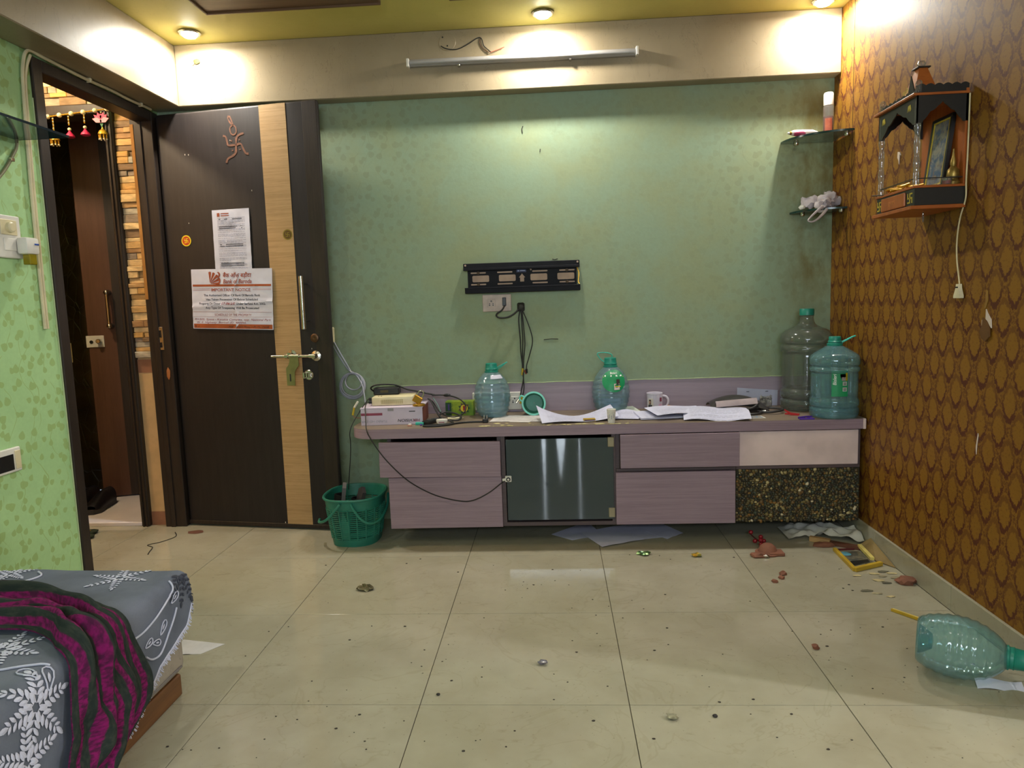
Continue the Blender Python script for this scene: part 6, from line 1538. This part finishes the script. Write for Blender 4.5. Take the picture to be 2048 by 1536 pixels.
def wr(c, e, s=0.0):
    p = Vector((c*3.2+s, e*4.0, s*2))
    return noise.noise(p)*0.5+0.28*noise.noise(p*2.3)+0.12*noise.noise(p*5.1)
def base_pt(c, e, off=0.0, bulge=0.0):
    """c: across (negative on top, positive down the side), e: distance from the far end towards the camera"""
    r = 0.030
    wv = wr(c, e)
    yy = YE-e; drop = 0.0
    if e < 0: yy = YE+0.006+0.02*wv*0.3; drop = -e
    if c < -r:
        x = XE+c; z = ZB+0.014*wv; n = Vector((0, 0, 1))
    elif c < r:
        a = (c+r)/(2*r)*math.pi/2
        x = XE-r+(r+0.004)*math.sin(a); z = ZB-r+(r)*math.cos(a)+0.014*wv*(1-(c+r)/(2*r)); n = Vector((math.sin(a), 0, math.cos(a)))
    else:
        x = XE+0.006; z = ZB-c; n = Vector((1, 0, 0))
        k = min(1.0, (c-r)/0.2)
        x += 0.010*k+0.014*k*wv+bulge*k
    p = Vector((x, yy, z-drop))+n*off
    if p.z < 0.012: p.z = 0.012+0.3*(0.012-p.z)*0
    return p
def interp(T, x):
    if x <= T[0][0]: return T[0][1]
    for (a, va), (b, vb) in zip(T, T[1:]):
        if x <= b: return va+(vb-va)*(x-a)/(b-a)
    return T[-1][1]
HEM = [(-0.06, 0.075), (0.0, 0.099), (0.04, 0.149), (0.135, 0.179), (0.20, 0.195), (0.248, 0.223), (0.33, 0.275), (0.42, 0.330), (0.5, 0.352), (1.5, 0.356)]
def sheet_mat():
    m = NT('grey_cotton'); p = m.obj()
    a = m.noise(p, 260, 2); b = m.noise(p, 4.5, 4)
    c = m.mix(m.sstep(b, 0.3, 0.7), lin((92, 98, 112)), lin((114, 120, 136)))
    c = m.mix(m.math('MULTIPLY', a, 0.25), c, lin((70, 74, 88)))
    m.bsdf(c, 0.85, 0.0, m.bump(a, 0.25, 0.001), 0.2); return m.m
M_sheet = sheet_mat()
def bulge_at(e): return 0.022*max(0, min(1, (e-0.34)/0.25))
def sheet_fn(u, v):
    e = -0.06+1.36*(u**1.25); cm = interp(HEM, e)
    c = -0.86+(cm+0.86)*(1-(1-v)**1.5) if True else 0
    return base_pt(c, e, 0.006, bulge_at(e))
bs = thing('bedspread', 'grey embroidered bedspread covering the bed', 'bedspread', (-1.76, -0.5, ZB))
MB().sheet(sheet_fn, 110, 80, 0.003).build('cloth', M_sheet, bs, smooth=70)
M_thr = basic('white_embroidery', (190, 192, 212), 0.8, var=0.08); M_thd = basic('dark_embroidery', (48, 52, 66), 0.8)
hemp = [base_pt(interp(HEM, e), e, 0.005, bulge_at(e)) for e in [0.0+0.36*k/40 for k in range(41)]]
fr_ = MB(); rf = random.Random(8)
for k in range(len(hemp)-1):
    for j in range(4):
        p = hemp[k].lerp(hemp[k+1], j/4); q = p+Vector((0.004+rf.uniform(-0.002, 0.006), rf.uniform(-0.006, 0.006), -rf.uniform(0.004, 0.014)))
        fr_.tube([p, q], 0.0012, 4)
fr_.tube(hemp, 0.0032, 6)
tag(fr_.build('fringe', M_thr, bs), kind='stuff')
def leafp(mb, c0, e0, a, ln, w, off=0.0085):
    """one embroidered leaf laid on the cloth at (c0, e0), pointing along a"""
    d = (math.cos(a), math.sin(a)); n = (-d[1], d[0])
    pr = [(0, 0), (0.25, 0.75), (0.55, 1.0), (0.85, 0.6), (1.0, 0)]
    P = [(c0+d[0]*ln*t+n[0]*w*s, e0+d[1]*ln*t+n[1]*w*s) for t, s in pr]+[(c0+d[0]*ln*t-n[0]*w*s, e0+d[1]*ln*t-n[1]*w*s) for t, s in reversed(pr[1:-1])]
    b = bulge_at(e0)
    V = [base_pt(p[0], p[1], off, bulge_at(p[1])) for p in P]
    ctr = base_pt(c0+d[0]*ln*0.5, e0+d[1]*ln*0.5, off+0.0018, b)
    mb.add(V+[ctr], [(k, (k+1) % len(V), len(V)) for k in range(len(V))])
def frond(mb, c0, e0, a, ln, n=6, k=1.0):
    for i in range(n):
        f = (i+0.6)/n; cc = c0+math.cos(a)*ln*f; ee = e0+math.sin(a)*ln*f; s = (1-0.45*f)*k
        for sg in (1, -1): leafp(mb, cc, ee, a+sg*0.85, 0.024*s, 0.0055*s)
    leafp(mb, c0+math.cos(a)*ln, e0+math.sin(a)*ln, a, 0.022*k, 0.005*k)
def star(name, c0, e0, size, arms, a0=0.0, k=1.0, mat=M_thr, spread=2*math.pi):
    mb = MB()
    for i in range(arms): frond(mb, c0, e0, a0+spread*i/arms, size, 5, k)
    return tag(mb.build(name, mat, bs, smooth=None), kind='stuff')
star('leaf_embroidery', -0.16, 0.062, 0.075, 6, 0.2, 0.9)
star('leaf_embroidery', -0.52, 0.03, 0.06, 6, 0.5, 0.8)
star('dark_leaf_embroidery', -0.01, 0.02, 0.085, 3, -0.2, 1.0, M_thd, 1.8)
star('leaf_embroidery', -0.17, 0.50, 0.075, 7, 0.1, 1.1)
star('leaf_embroidery', -0.31, 0.49, 0.075, 7, 0.4, 1.1)
star('leaf_embroidery', 0.045, 0.645, 0.075, 6, -0.5, 1.25)
star('leaf_embroidery', 0.13, 0.70, 0.065, 5, 0.9, 1.1)
def cordline(pts, r=0.0028, mat=M_thr, name='cord_embroidery'):
    P = catmull([Vector((p[0], p[1], 0)) for p in pts], 8)
    MB().tube([base_pt(p.x, p.y, 0.009, bulge_at(p.y)) for p in P], r, 6).build(name, mat, bs)
cordline([(-0.005, 0.075), (0.02, 0.085), (0.035, 0.12), (0.05, 0.16), (0.062, 0.20), (0.07, 0.25), (0.068, 0.30)])
cordline([(0.075, 0.085), (0.10, 0.11), (0.125, 0.14), (0.15, 0.17), (0.162, 0.20), (0.155, 0.235), (0.135, 0.26)])
cordline([(-0.26, 0.66), (-0.18, 0.62), (-0.10, 0.59), (-0.05, 0.57), (-0.01, 0.56)])
cordline([(0.10, 0.78), (0.17, 0.75), (0.22, 0.71), (0.24, 0.69)])
cordline([(-0.44, 0.02), (-0.41, 0.05), (-0.43, 0.09), (-0.47, 0.12)])
def paisley(c0, e0, a, s):
    P = []
    for k in range(12):
        q = 2*math.pi*k/12; x = math.cos(q)*0.028*s; y = math.sin(q)*0.011*s*(1-0.5*math.cos(q))
        P.append((c0+x*math.cos(a)-y*math.sin(a), e0+x*math.sin(a)+y*math.cos(a)))
    MB().tube([base_pt(p[0], p[1], 0.0085, bulge_at(p[1])) for p in P], 0.0018, 5, closed=True).build('paisley_embroidery', M_thr, bs)
    leafp_ = MB(); leafp(leafp_, c0-0.012*math.cos(a), e0-0.012*math.sin(a), a, 0.024*s, 0.004*s); leafp_.build('paisley_embroidery', M_thr, bs, smooth=None)
for q in ((0.045, 0.085, 1.2, 0.8), (0.10, 0.16, 0.9, 0.8), (0.125, 0.20, 1.9, 0.7), (0.11, 0.235, 1.4, 0.7), (-0.03, 0.60, 0.3, 1.0), (0.01, 0.585, 0.6, 1.0), (0.21, 0.73, 0.5, 1.0), (0.21, 0.69, 0.2, 1.0)): paisley(*q)
# striped shawl thrown across the bed
UP = [(-0.62, 0.135), (-0.437, 0.171), (-0.273, 0.196), (-0.176, 0.231), (-0.09, 0.272), (-0.03, 0.310), (0.03, 0.322), (0.109, 0.299), (0.173, 0.282), (0.222, 0.298), (0.250, 0.366), (0.268, 0.431), (0.300, 0.511)]
LO = [(-0.46, 0.410), (-0.235, 0.420), (-0.152, 0.432), (-0.07, 0.475), (-0.02, 0.520), (0.03, 0.550), (0.08, 0.570), (0.12, 0.590), (0.15, 0.602), (0.175, 0.625), (0.20, 0.640), (0.25, 0.660), (0.300, 0.680)]
UPc = catmull([Vector((p[0], p[1], 0)) for p in UP], 8); LOc = catmull([Vector((p[0], p[1], 0)) for p in LO], 8)
def pick(P, f):
    f *= len(P)-1; k = min(int(f), len(P)-2); return P[k].lerp(P[k+1], f-k)
def shawl_fn(u, v):
    a = pick(UPc, u).lerp(pick(LOc, u), v)
    fold = 0.012*math.sin(v*9+u*5)+0.012*math.sin(v*19-u*7)+0.022*noise.noise(Vector((u*4, v*5, 3)))+0.014*noise.noise(Vector((u*9, v*11, 8)))+0.030*math.exp(-((v-0.55-0.25*math.sin(u*3.4))/0.07)**2)
    ed = min(1, 6*min(v, 1-v)+0.15)
    return base_pt(a.x, a.y, 0.020+0.010*ed+max(-0.012, fold)*ed, bulge_at(a.y)+0.01)
def stripes_mat():
    m = NT('striped_shawl'); u, v, _ = m.sep(m.uv())
    nz = m.noise(m.comb(u, v, 0.0), 30, 3); fine = m.noise(m.obj(), 300, 2)
    w = m.math('FRACT', m.math('ADD', m.math('MULTIPLY', v, 7.5), m.math('MULTIPLY', m.math('SUBTRACT', nz, 0.5), 0.22)))
    s = m.math('MULTIPLY', m.sstep(w, 0.44, 0.52), m.sstep(w, 0.99, 0.92))
    dark = m.mix(m.sstep(nz, 0.4, 0.7), lin((38, 46, 44)), lin((52, 58, 52)))
    mag = m.mix(m.sstep(m.noise(m.comb(m.math('MULTIPLY', u, 3.0), v, 1.0), 22, 3), 0.35, 0.65), lin((72, 26, 58)), lin((124, 24, 90)))
    c = m.mix(s, dark, mag)
    m.bsdf(c, 0.9, 0.0, m.bump(fine, 0.3, 0.001), 0.15); return m.m
sw = thing('striped_shawl', 'dark green and magenta striped shawl draped over the bed edge', 'shawl', (-1.45, -0.2, ZB+0.02))
MB().sheet(shawl_fn, 90, 46, 0.004, uv=True).build('cloth', stripes_mat(), sw, smooth=70)
# second corner of the shawl peeping out near the camera
t = thing('white_tassel', 'white woolly tassel at the left edge of the bed', 'tassel', (-1.36, -0.60, ZB))
rt2 = random.Random(6)
for k in range(16):
    p0 = base_pt(-0.03+rt2.uniform(-0.02, 0.02), 0.80+rt2.uniform(-0.03, 0.03), 0.012, 0.05)
    MB().tube([p0, p0+Vector((rt2.uniform(0, 0.02), rt2.uniform(-0.01, 0.01), 0.006)), p0+Vector((rt2.uniform(0.02, 0.04), rt2.uniform(-0.02, 0.02), -0.006))], 0.003, 5, smooth=3).build('strand', basic('wool_white', (196, 190, 190), 0.9), t)
# grey pillow edge at the far left
tag(MB().blob((-1.985, 0.02, 0.468), 0.10, 4, 0.15, 3, (0.9, 0.6, 0.75)).build('cushion', basic('blue_grey_cushion', (92, 92, 112), 0.85), smooth=60), 'blue-grey cushion at the far left corner of the bed', 'cushion')
# ------------------------------------------------------------------ basket with slippers
M_bask = basic('green_basket_plastic', (34, 112, 94), 0.45, var=0.12)
bk = thing('plastic_basket', 'green slotted plastic basket with folded handles beside the door', 'basket', (-1.186, 1.468, 0.0))
def bpt(q, f, k=0.0):
    rx = 0.112+0.030*f+k; ry = 0.128+0.034*f+k
    c, s = math.cos(q), math.sin(q)
    n_ = 2.6
    d = (abs(c)**n_+abs(s)**n_)**(-1/n_)
    return Vector((rx*d*c, ry*d*s, 0.235*f))
def shell(f0, f1, th=0.004, n=44, m=3):
    mb = MB()
    mb.sheet(lambda u, v: bpt(2*math.pi*u, f0+(f1-f0)*v), n, m, th); return mb
shell(0.0, 0.15).build('base_band', M_bask, bk, w=False)
MB().add([bpt(2*math.pi*k/44, 0.02) for k in range(44)], [tuple(range(44))]).build('bottom', M_bask, bk, w=False, smooth=None)
shell(0.78, 1.0).build('top_band', M_bask, bk, w=False)
MB().tube([bpt(2*math.pi*k/48, 1.0, 0.003) for k in range(48)], 0.006, 8, closed=True).build('rim', M_bask, bk, w=False)
NR = 20
for k in range(NR):
    q = 2*math.pi*k/NR
    MB().tube([bpt(q, 0.14), bpt(q, 0.45), bpt(q, 0.80)], 0.0042, 6).build('rib', M_bask, bk, w=False)
la = MB()
for j in range(15):
    f = 0.15+0.65*j/15+0.02
    la.tube([bpt(2*math.pi*k/44, f) for k in range(44)], 0.0032, 5, closed=True)
tag(la.build('slats', M_bask, bk, w=False), kind='stuff')
shell(0.16, 0.70, 0.002, 8, 3)
MB().sheet(lambda u, v: bpt(R(252+18*u), 0.16+(0.30+0.34*(1-abs(2*u-1)))*v, 0.001), 6, 4, 0.003).build('front_panel', M_bask, bk, w=False)
MB().tube([(-0.030, -0.166, 0.222), (-0.052, -0.172, 0.195), (-0.085, -0.172, 0.160), (-0.120, -0.150, 0.135), (-0.158, -0.10, 0.118), (-0.172, -0.05, 0.116)], 0.0065, 8, smooth=6).xf(Matrix.Scale(1, 4)).build('handle', M_bask, bk, w=False)
MB().tube([(0.022, -0.166, 0.222), (0.040, -0.172, 0.190), (0.070, -0.172, 0.150), (0.105, -0.165, 0.128), (0.140, -0.13, 0.130), (0.156, -0.07, 0.150), (0.158, 0.0, 0.180), (0.150, 0.05, 0.215)], 0.0065, 8, smooth=6).build('handle', M_bask, bk, w=False)
def slipper(lab, loc, rot, mat):
    s = thing('slipper', lab, 'slipper', loc, 0, 'old slippers in the basket', rot=rot)
    MB().prism([(-0.11, -0.03), (-0.05, -0.032), (0.03, -0.038), (0.10, -0.036), (0.12, 0), (0.10, 0.034), (0.03, 0.034), (-0.05, 0.030), (-0.11, 0.028), (-0.12, 0)], (0, 0, 0), X3, Y3, 0.018).build('sole', mat, s, w=False)
    MB().sheet(lambda u, v: (0.0+0.06*u, -0.036+0.072*v, 0.002+0.034*math.sin(math.pi*v)), 5, 8, 0.003).build('strap', M_black, s, w=False)
slipper('worn grey slipper sticking up at the left side of the basket', (-1.255, 1.44, 0.175), (R(8), R(-82), R(8)), basic('worn_grey_sole', (92, 88, 88), 0.8))
slipper('dark slipper leaning in the middle of the basket', (-1.185, 1.455, 0.150), (R(20), R(-74), R(12)), basic('dark_grey_sole', (52, 46, 46), 0.8))
# ------------------------------------------------------------------ big water bottle lying on the floor
ax = Vector((0.215, -0.118, -0.006)).normalized()
rotq = Vector((0, 0, 1)).rotation_difference(ax).to_euler()
bl = five_litre('empty teal water bottle lying on its side on the floor', (0.885, 0.205, 0.0945), 0, 1.0, 0, rot=rotq, mat=P_TEAL,
    loop=[(0.028, 0.01, 0.235), (0.06, 0.03, 0.23), (0.078, 0.04, 0.25), (0.082, 0.04, 0.285), (0.07, 0.03, 0.31), (0.045, 0.0, 0.31), (0.028, -0.01, 0.27), (0.02, -0.02, 0.25)])
MB().lathe([(0.003, 0.045), (0.022, 0.042), (0.036, 0.022), (0.044, 0.006)], 24, cap=False).build('base_dimple', clear_plastic('teal_thick', (0.25, 0.55, 0.60, 1), 0.3, 0.05, lin((40, 120, 135))), bl, w=False)
tag(MB().sheet(lambda u, v: (1.00+0.12*u+0.01*v, 0.085-0.02*u+0.035*v, 0.001+0.012*v+0.004*math.sin(u*6)), 8, 4, 0.001).build('paper_scrap', M_paper, smooth=60), 'white paper scrap tucked under the lying water bottle', 'paper scrap')
# ------------------------------------------------------------------ papers on the floor
def floor_paper(lab, pts, z=0.0006, mat=M_paper2, bow=0.006, name='paper_sheet', cat='paper'):
    a, b, c, d = [Vector((p[0], p[1], 0)) for p in pts]
    def f(u, v):
        p = a.lerp(b, u).lerp(d.lerp(c, u), v)
        return (p.x, p.y, z+bow*abs(noise.noise(Vector((u*2+pts[0][0]*9, v*2, 0))))*4*u*(1-u)+0.3*bow*v*u)
    return tag(MB().sheet(f, 10, 10, 0.0006).build(name, mat, smooth=60), lab, cat, 'loose papers on the floor')
floor_paper('white sheet of paper lying on the floor below the glass cabinet', [(0.010, 1.288), (0.218, 1.385), (0.14, 1.60), (-0.085, 1.50)], 0.006)
floor_paper('bluish sheet mostly under the cabinet left of the white sheet', [(-0.125, 1.40), (0.03, 1.46), (-0.04, 1.68), (-0.225, 1.49)], 0.0006)
floor_paper('bluish sheet under the cabinet right of the white sheet', [(0.165, 1.385), (0.31, 1.42), (0.27, 1.66), (0.10, 1.60)], 0.002)
floor_paper('rightmost bluish sheet peeping out under the drawers', [(0.325, 1.39), (0.415, 1.475), (0.32, 1.65), (0.20, 1.56)], 0.0035)
floor_paper('dirty white paper lying on the floor beside the bed corner', [(-1.500, 0.292), (-1.405, 0.300), (-1.352, 0.368), (-1.520, 0.405)], 0.0006, basic('dirty_paper', (196, 192, 192), 0.8, var=0.08), 0.004)
# ------------------------------------------------------------------ crumpled white bag and broken bits in the right corner
bagm = basic('thin_white_film', (206, 202, 190), 0.45, var=0.06)
def bagf(u, v):
    x = 0.875+0.32*u; y = 1.345+0.05*math.sin(u*4)+0.17*v
    h = 0.012+0.040*u*math.sin(math.pi*(0.1+0.8*v))*(0.6+0.8*abs(noise.noise(Vector((u*5, v*3, 7)))))
    return (x, y-0.02*u, 0.002+max(0.0, h+0.028*noise.noise(Vector((u*7, v*5, 2)))*min(1, 4*u)))
tag(MB().sheet(bagf, 34, 18, 0.001).build('plastic_sheet', bagm, smooth=50), 'crumpled white plastic sheet on the floor under the pebble panel', 'plastic sheet')
M_yel2 = basic('yellow_frame', (186, 152, 40), 0.45, var=0.12); M_yel3 = basic('pale_yellow_frame', (214, 196, 110), 0.5)
A, B_, C_, D_ = Vector((1.032, 1.215, 0)), Vector((1.150, 1.232, 0)), Vector((1.150, 1.048, 0)), Vector((1.020, 0.972, 0))
ft = thing('broken_frame', 'broken yellow picture frame lying on the floor by the damask wall', 'picture frame', (1.09, 1.1, 0))
def bar(p, q, w, h, z0=0.001):
    d = (q-p); L_ = d.length; d.normalize(); n_ = Vector((-d.y, d.x, 0))
    return MB().prism([(-w/2, 0), (w/2, 0), (w/2, h), (-w/2, h)], p+Vector((0, 0, z0)), n_, Z3, L_)
def bar2(p, q, w, h):
    d = (q-p); L_ = d.length; d.normalize(); n_ = Vector((-d.y, d.x, 0))
    V = []
    for e in (p, q):
        for a, b in ((-w/2, 0), (w/2, 0), (w/2, h), (-w/2, h)): V.append(e+n_*a+Vector((0, 0, b)))
    return MB().add(V, [(0, 1, 2, 3), (7, 6, 5, 4), (0, 4, 5, 1), (1, 5, 6, 2), (2, 6, 7, 3), (3, 7, 4, 0)])
bar2(A+Vector((0, 0, 0.001)), D_+Vector((0, 0, 0.001)), 0.014, 0.014).build('frame_bar', M_yel2, ft, smooth=None)
bar2(D_+Vector((0, 0, 0.001)), C_+Vector((0.004, -0.012, 0.001)), 0.016, 0.016).build('frame_bar', M_yel2, ft, smooth=None)
bar2(B_+Vector((-0.004, -0.002, 0.012)), C_+Vector((-0.022, 0.012, 0.014)), 0.016, 0.012).build('frame_bar', M_yel3, ft, smooth=None)
bar2(A+Vector((0, 0, 0.001)), B_+Vector((-0.03, -0.01, 0.001)), 0.005, 0.008).build('frame_bar', basic('maroon_edge', (92, 34, 34), 0.6), ft, smooth=None)
MB().add([(1.045, 1.195, 0.004), (1.130, 1.200, 0.004), (1.122, 1.070, 0.005), (1.040, 1.030, 0.004)], [(0, 1, 2, 3)]).build('print', basic('dark_mottled_print', (60, 66, 66), 0.3, rgb2=(120, 112, 92), vs=45), ft, smooth=None)
MB().blob((1.060, 1.165, 0.005), 0.022, 3, 0.3, 2, (1.0, 1.2, 0.06)).build('print_sky', basic('print_blue', (96, 160, 178), 0.4), ft)
MB().add([(1.042, 1.075, 0.0048), (1.124, 1.095, 0.0056), (1.122, 1.068, 0.0056), (1.040, 1.030, 0.0048)], [(0, 1, 2, 3)]).build('print_black', M_black, ft, smooth=None)
tag(MB().add([(1.150, 1.255, 0.010), (1.196, 1.235, 0.050), (1.196, 1.000, 0.004), (1.150, 1.075, 0.006), (1.151, 1.254, 0.007), (1.1965, 1.234, 0.047), (1.1965, 1.0, 0.001), (1.151, 1.075, 0.003)], [(0, 1, 2, 3), (7, 6, 5, 4), (0, 4, 5, 1), (1, 5, 6, 2), (2, 6, 7, 3), (3, 7, 4, 0)]).build('backing_board', basic('brown_hardboard', (130, 108, 62), 0.7), smooth=None), 'brown hardboard backing leaning against the skirting', 'board')
wd = thing('wood_strip', 'flat broken wooden strip in front of the white plastic sheet', 'wood strip', (1.05, 1.29, 0))
bar2(Vector((0.972, 1.350, 0.001)), Vector((1.045, 1.300, 0.001)), 0.022, 0.022).build('pale_end', basic('pale_wood', (176, 140, 92), 0.7), wd, smooth=None)
bar2(Vector((1.045, 1.300, 0.001)), Vector((1.150, 1.225, 0.001)), 0.030, 0.014).build('dark_end', basic('dark_red_wood', (92, 52, 34), 0.6), wd, smooth=None)
ys = thing('yellow_stick', 'yellow frame moulding stick lying on the floor near the lying bottle', 'frame stick', (1.03, 0.56, 0))
p, q = Vector((1.000, 0.602, 0.001)), Vector((1.058, 0.522, 0.001))
bar2(p, q, 0.010, 0.007).build('stick', M_yel3, ys, smooth=None)
bar2(p+Vector((-0.006, -0.004, 0)), q+Vector((-0.006, -0.004, 0)), 0.005, 0.009).build('gilt_edge', M_yel2, ys, smooth=None)
bar2(q, q+Vector((0.012, 0.002, 0)), 0.014, 0.010).build('dark_end', basic('dark_olive', (90, 76, 30), 0.7), ys, smooth=None)
M_terra = basic('terracotta', (124, 78, 58), 0.8, var=0.15, bump=0.2)
def shard(lab, c, r, seed, sc, name='terracotta_shard'):
    return tag(MB().blob((c[0], c[1], r*sc[2]*0.45), r, seed, 0.55, 2, sc, floor=0.0005).build(name, M_terra, smooth=30), lab, 'shard', 'broken terracotta pieces on the floor')
sd = thing('terracotta_lamp', 'broken terracotta lamp dish on the floor under the berry sprig', 'lamp dish', (0.735, 1.195, 0))
MB().lathe([(0.052, 0.0), (0.054, 0.006), (0.042, 0.010), (0.034, 0.030), (0.020, 0.042), (0.004, 0.045)], 22).build('dome', M_terra, sd, w=False)
box(-0.005, 0.062, -0.045, 0.010, 0.0, 0.016, 0.003).build('plate', M_terra, sd, w=False, smooth=None)
shard('flat terracotta chip in front of the broken lamp dish', (0.683, 1.150), 0.030, 3, (1.1, 0.8, 0.5))
shard('curved terracotta shard beside the wooden strip', (1.010, 1.275), 0.030, 9, (1.5, 0.7, 0.45))
shard('larger terracotta shard against the skirting by the damask wall', (1.168, 0.848), 0.036, 5, (1.1, 0.9, 0.55))
shard('topmost of three small terracotta crumbs in front of the lamp dish', (0.724, 0.948), 0.013, 1, (1.1, 1, 0.8), 'terracotta_crumb')
shard('middle of three small terracotta crumbs in front of the lamp dish', (0.703, 0.905), 0.012, 2, (1.0, 1, 0.8), 'terracotta_crumb')
shard('lowest of three small terracotta crumbs in front of the lamp dish', (0.667, 0.868), 0.011, 4, (1.1, 1, 0.8), 'terracotta_crumb')
shard('lone terracotta crumb near the tile joint in the foreground', (0.632, 0.325), 0.012, 6, (1.0, 1, 0.8), 'terracotta_crumb')
tag(MB().blob((0.712, 1.142, 0.006), 0.014, 7, 0.6, 1, (1.2, 0.9, 0.6), floor=0.0005).build('foil_ball', M_chrome, smooth=None), 'small silver foil scrap beside the terracotta chip', 'foil')
bs_ = thing('berry_sprig', 'artificial sprig with red berries behind the lamp dish', 'sprig', (0.72, 1.29, 0))
MB().tube([(0.745, 1.235, 0.012), (0.730, 1.29, 0.018), (0.715, 1.34, 0.024), (0.705, 1.385, 0.03)], 0.003, 6, smooth=4).build('stem', basic('maroon_stem', (70, 24, 26), 0.6), bs_)
for x, y, z in ((0.712, 1.382, 0.034), (0.742, 1.325, 0.030), (0.710, 1.305, 0.018), (0.733, 1.295, 0.024), (0.728, 1.268, 0.014), (0.748, 1.300, 0.020)):
    MB().blob((x, y, z), 0.0105, 0, 0, 2).build('berry', basic('red_berry', (136, 18, 34), 0.3), bs_)
def wrapper(lab, c, r, seed, c1, c2):
    return tag(MB().blob((c[0], c[1], 0.008), r, seed, 0.8, 2, (1.3, 0.9, 0.5), floor=0.0005, freq=2.6).build('candy_wrapper', basic('foil_wrapper_%d' % seed, c1, 0.25, 0.4, rgb2=c2, vs=60), smooth=25), lab, 'wrapper', 'crumpled sweet wrappers on the floor')
wrapper('green foil sweet wrapper on the floor below the right drawers', (0.190, 1.192), 0.022, 1, (24, 60, 40), (120, 150, 90))
wrapper('green and yellow sweet wrapper right of the green foil one', (0.418, 1.165), 0.017, 2, (20, 110, 60), (200, 150, 40))
wrapper('dull olive crumpled wrapper alone on the tiles at left', (-0.980, 0.830), 0.024, 3, (70, 64, 40), (120, 112, 84))
wrapper('small shiny grey foil scrap in the middle foreground', (-0.250, 0.226), 0.012, 4, (100, 96, 110), (160, 156, 160))
wrapper('tiny shiny bead-like foil in the near foreground', (0.109, -0.068), 0.012, 5, (150, 146, 120), (200, 196, 170))
# dried petals and dark specks
pt_ = random.Random(21)
for k, (x, y, c, lab) in enumerate(((1.012, 0.925, 0, 'pale dried petal left of the yellow frame corner'), (1.085, 0.945, 0, 'pale dried petal just in front of the yellow frame'),
    (1.125, 0.965, 2, 'dark dried petal just in front of the yellow frame'), (1.155, 0.945, 0, 'pale dried petal beside the larger terracotta shard'),
    (1.105, 0.915, 1, 'grey dried petal between the yellow frame and the terracotta shard'), (1.150, 0.900, 1, 'grey dried petal close to the larger terracotta shard'),
    (1.075, 0.875, 0, 'pale dried petal in the middle of the petal litter'), (1.090, 0.850, 2, 'small dark petal in the middle of the petal litter'),
    (0.985, 0.775, 2, 'dark petal at the left end of the nearest petal row'), (1.015, 0.750, 1, 'grey petal in the middle of the nearest petal row'), (1.050, 0.720, 0, 'pale petal nearest to the yellow stick'))):
    tag(MB().blob((x, y, 0.002), pt_.uniform(0.012, 0.020), k, 0.6, 1, (1.4, 0.7, 0.14), floor=0.0004).build('dried_petal', basic('petal_%d' % c, ((184, 168, 122), (150, 140, 110), (92, 88, 70))[c], 0.8, var=0.2)), lab, 'petal', 'dried petals by the broken frame')
dk = MB(); rk = random.Random(33)
for k in range(150):
    x = rk.uniform(-1.25, 1.15); y = rk.uniform(-0.35, 1.2)
    dk.blob((x, y, 0.0008), rk.choice((0.0016, 0.002, 0.0026, 0.004)), k, 0.4, 1, (1.3, 0.9, 0.5), floor=0.0003)
tag(dk.build('floor_specks', basic('dark_speck', (46, 38, 30), 0.8)), 'dark specks of dirt scattered over the floor tiles', 'dirt', kind='stuff')
for k, (lab, x, y, r) in enumerate((('black round seed left of centre on the foreground tiles', -0.555, 0.05, 0.005), ('black seed on the right foreground tile', 0.226, -0.058, 0.006))):
    tag(MB().blob((x, y, r*0.6), r, k, 0.1, 2, (1.2, 1, 0.7), floor=0.0003).build('seed', basic('black_seed', (26, 20, 20), 0.5)), lab, 'seed', 'black seeds on the floor')
tag(MB().tube([(-2.20, 1.60, 0.001), (-2.16, 1.53, 0.001), (-2.19, 1.45, 0.001), (-2.235, 1.405, 0.001), (-2.19, 1.37, 0.0015), (-2.17, 1.31, 0.001), (-2.155, 1.27, 0.001)], 0.0026, 5, smooth=5).build('loose_hair_twig', basic('dark_twig', (40, 34, 24), 0.8)), 'thin dark forked twig on the floor by the doorway', 'twig')
tag(MB().blob((-2.09, 1.60, 0.001), 0.035, 4, 0.4, 2, (1.2, 0.9, 0.04), floor=0.0003).build('mud_smear', basic('red_mud', (104, 66, 50), 0.8)), 'red-brown smear on the floor at the door hinge', 'smear')
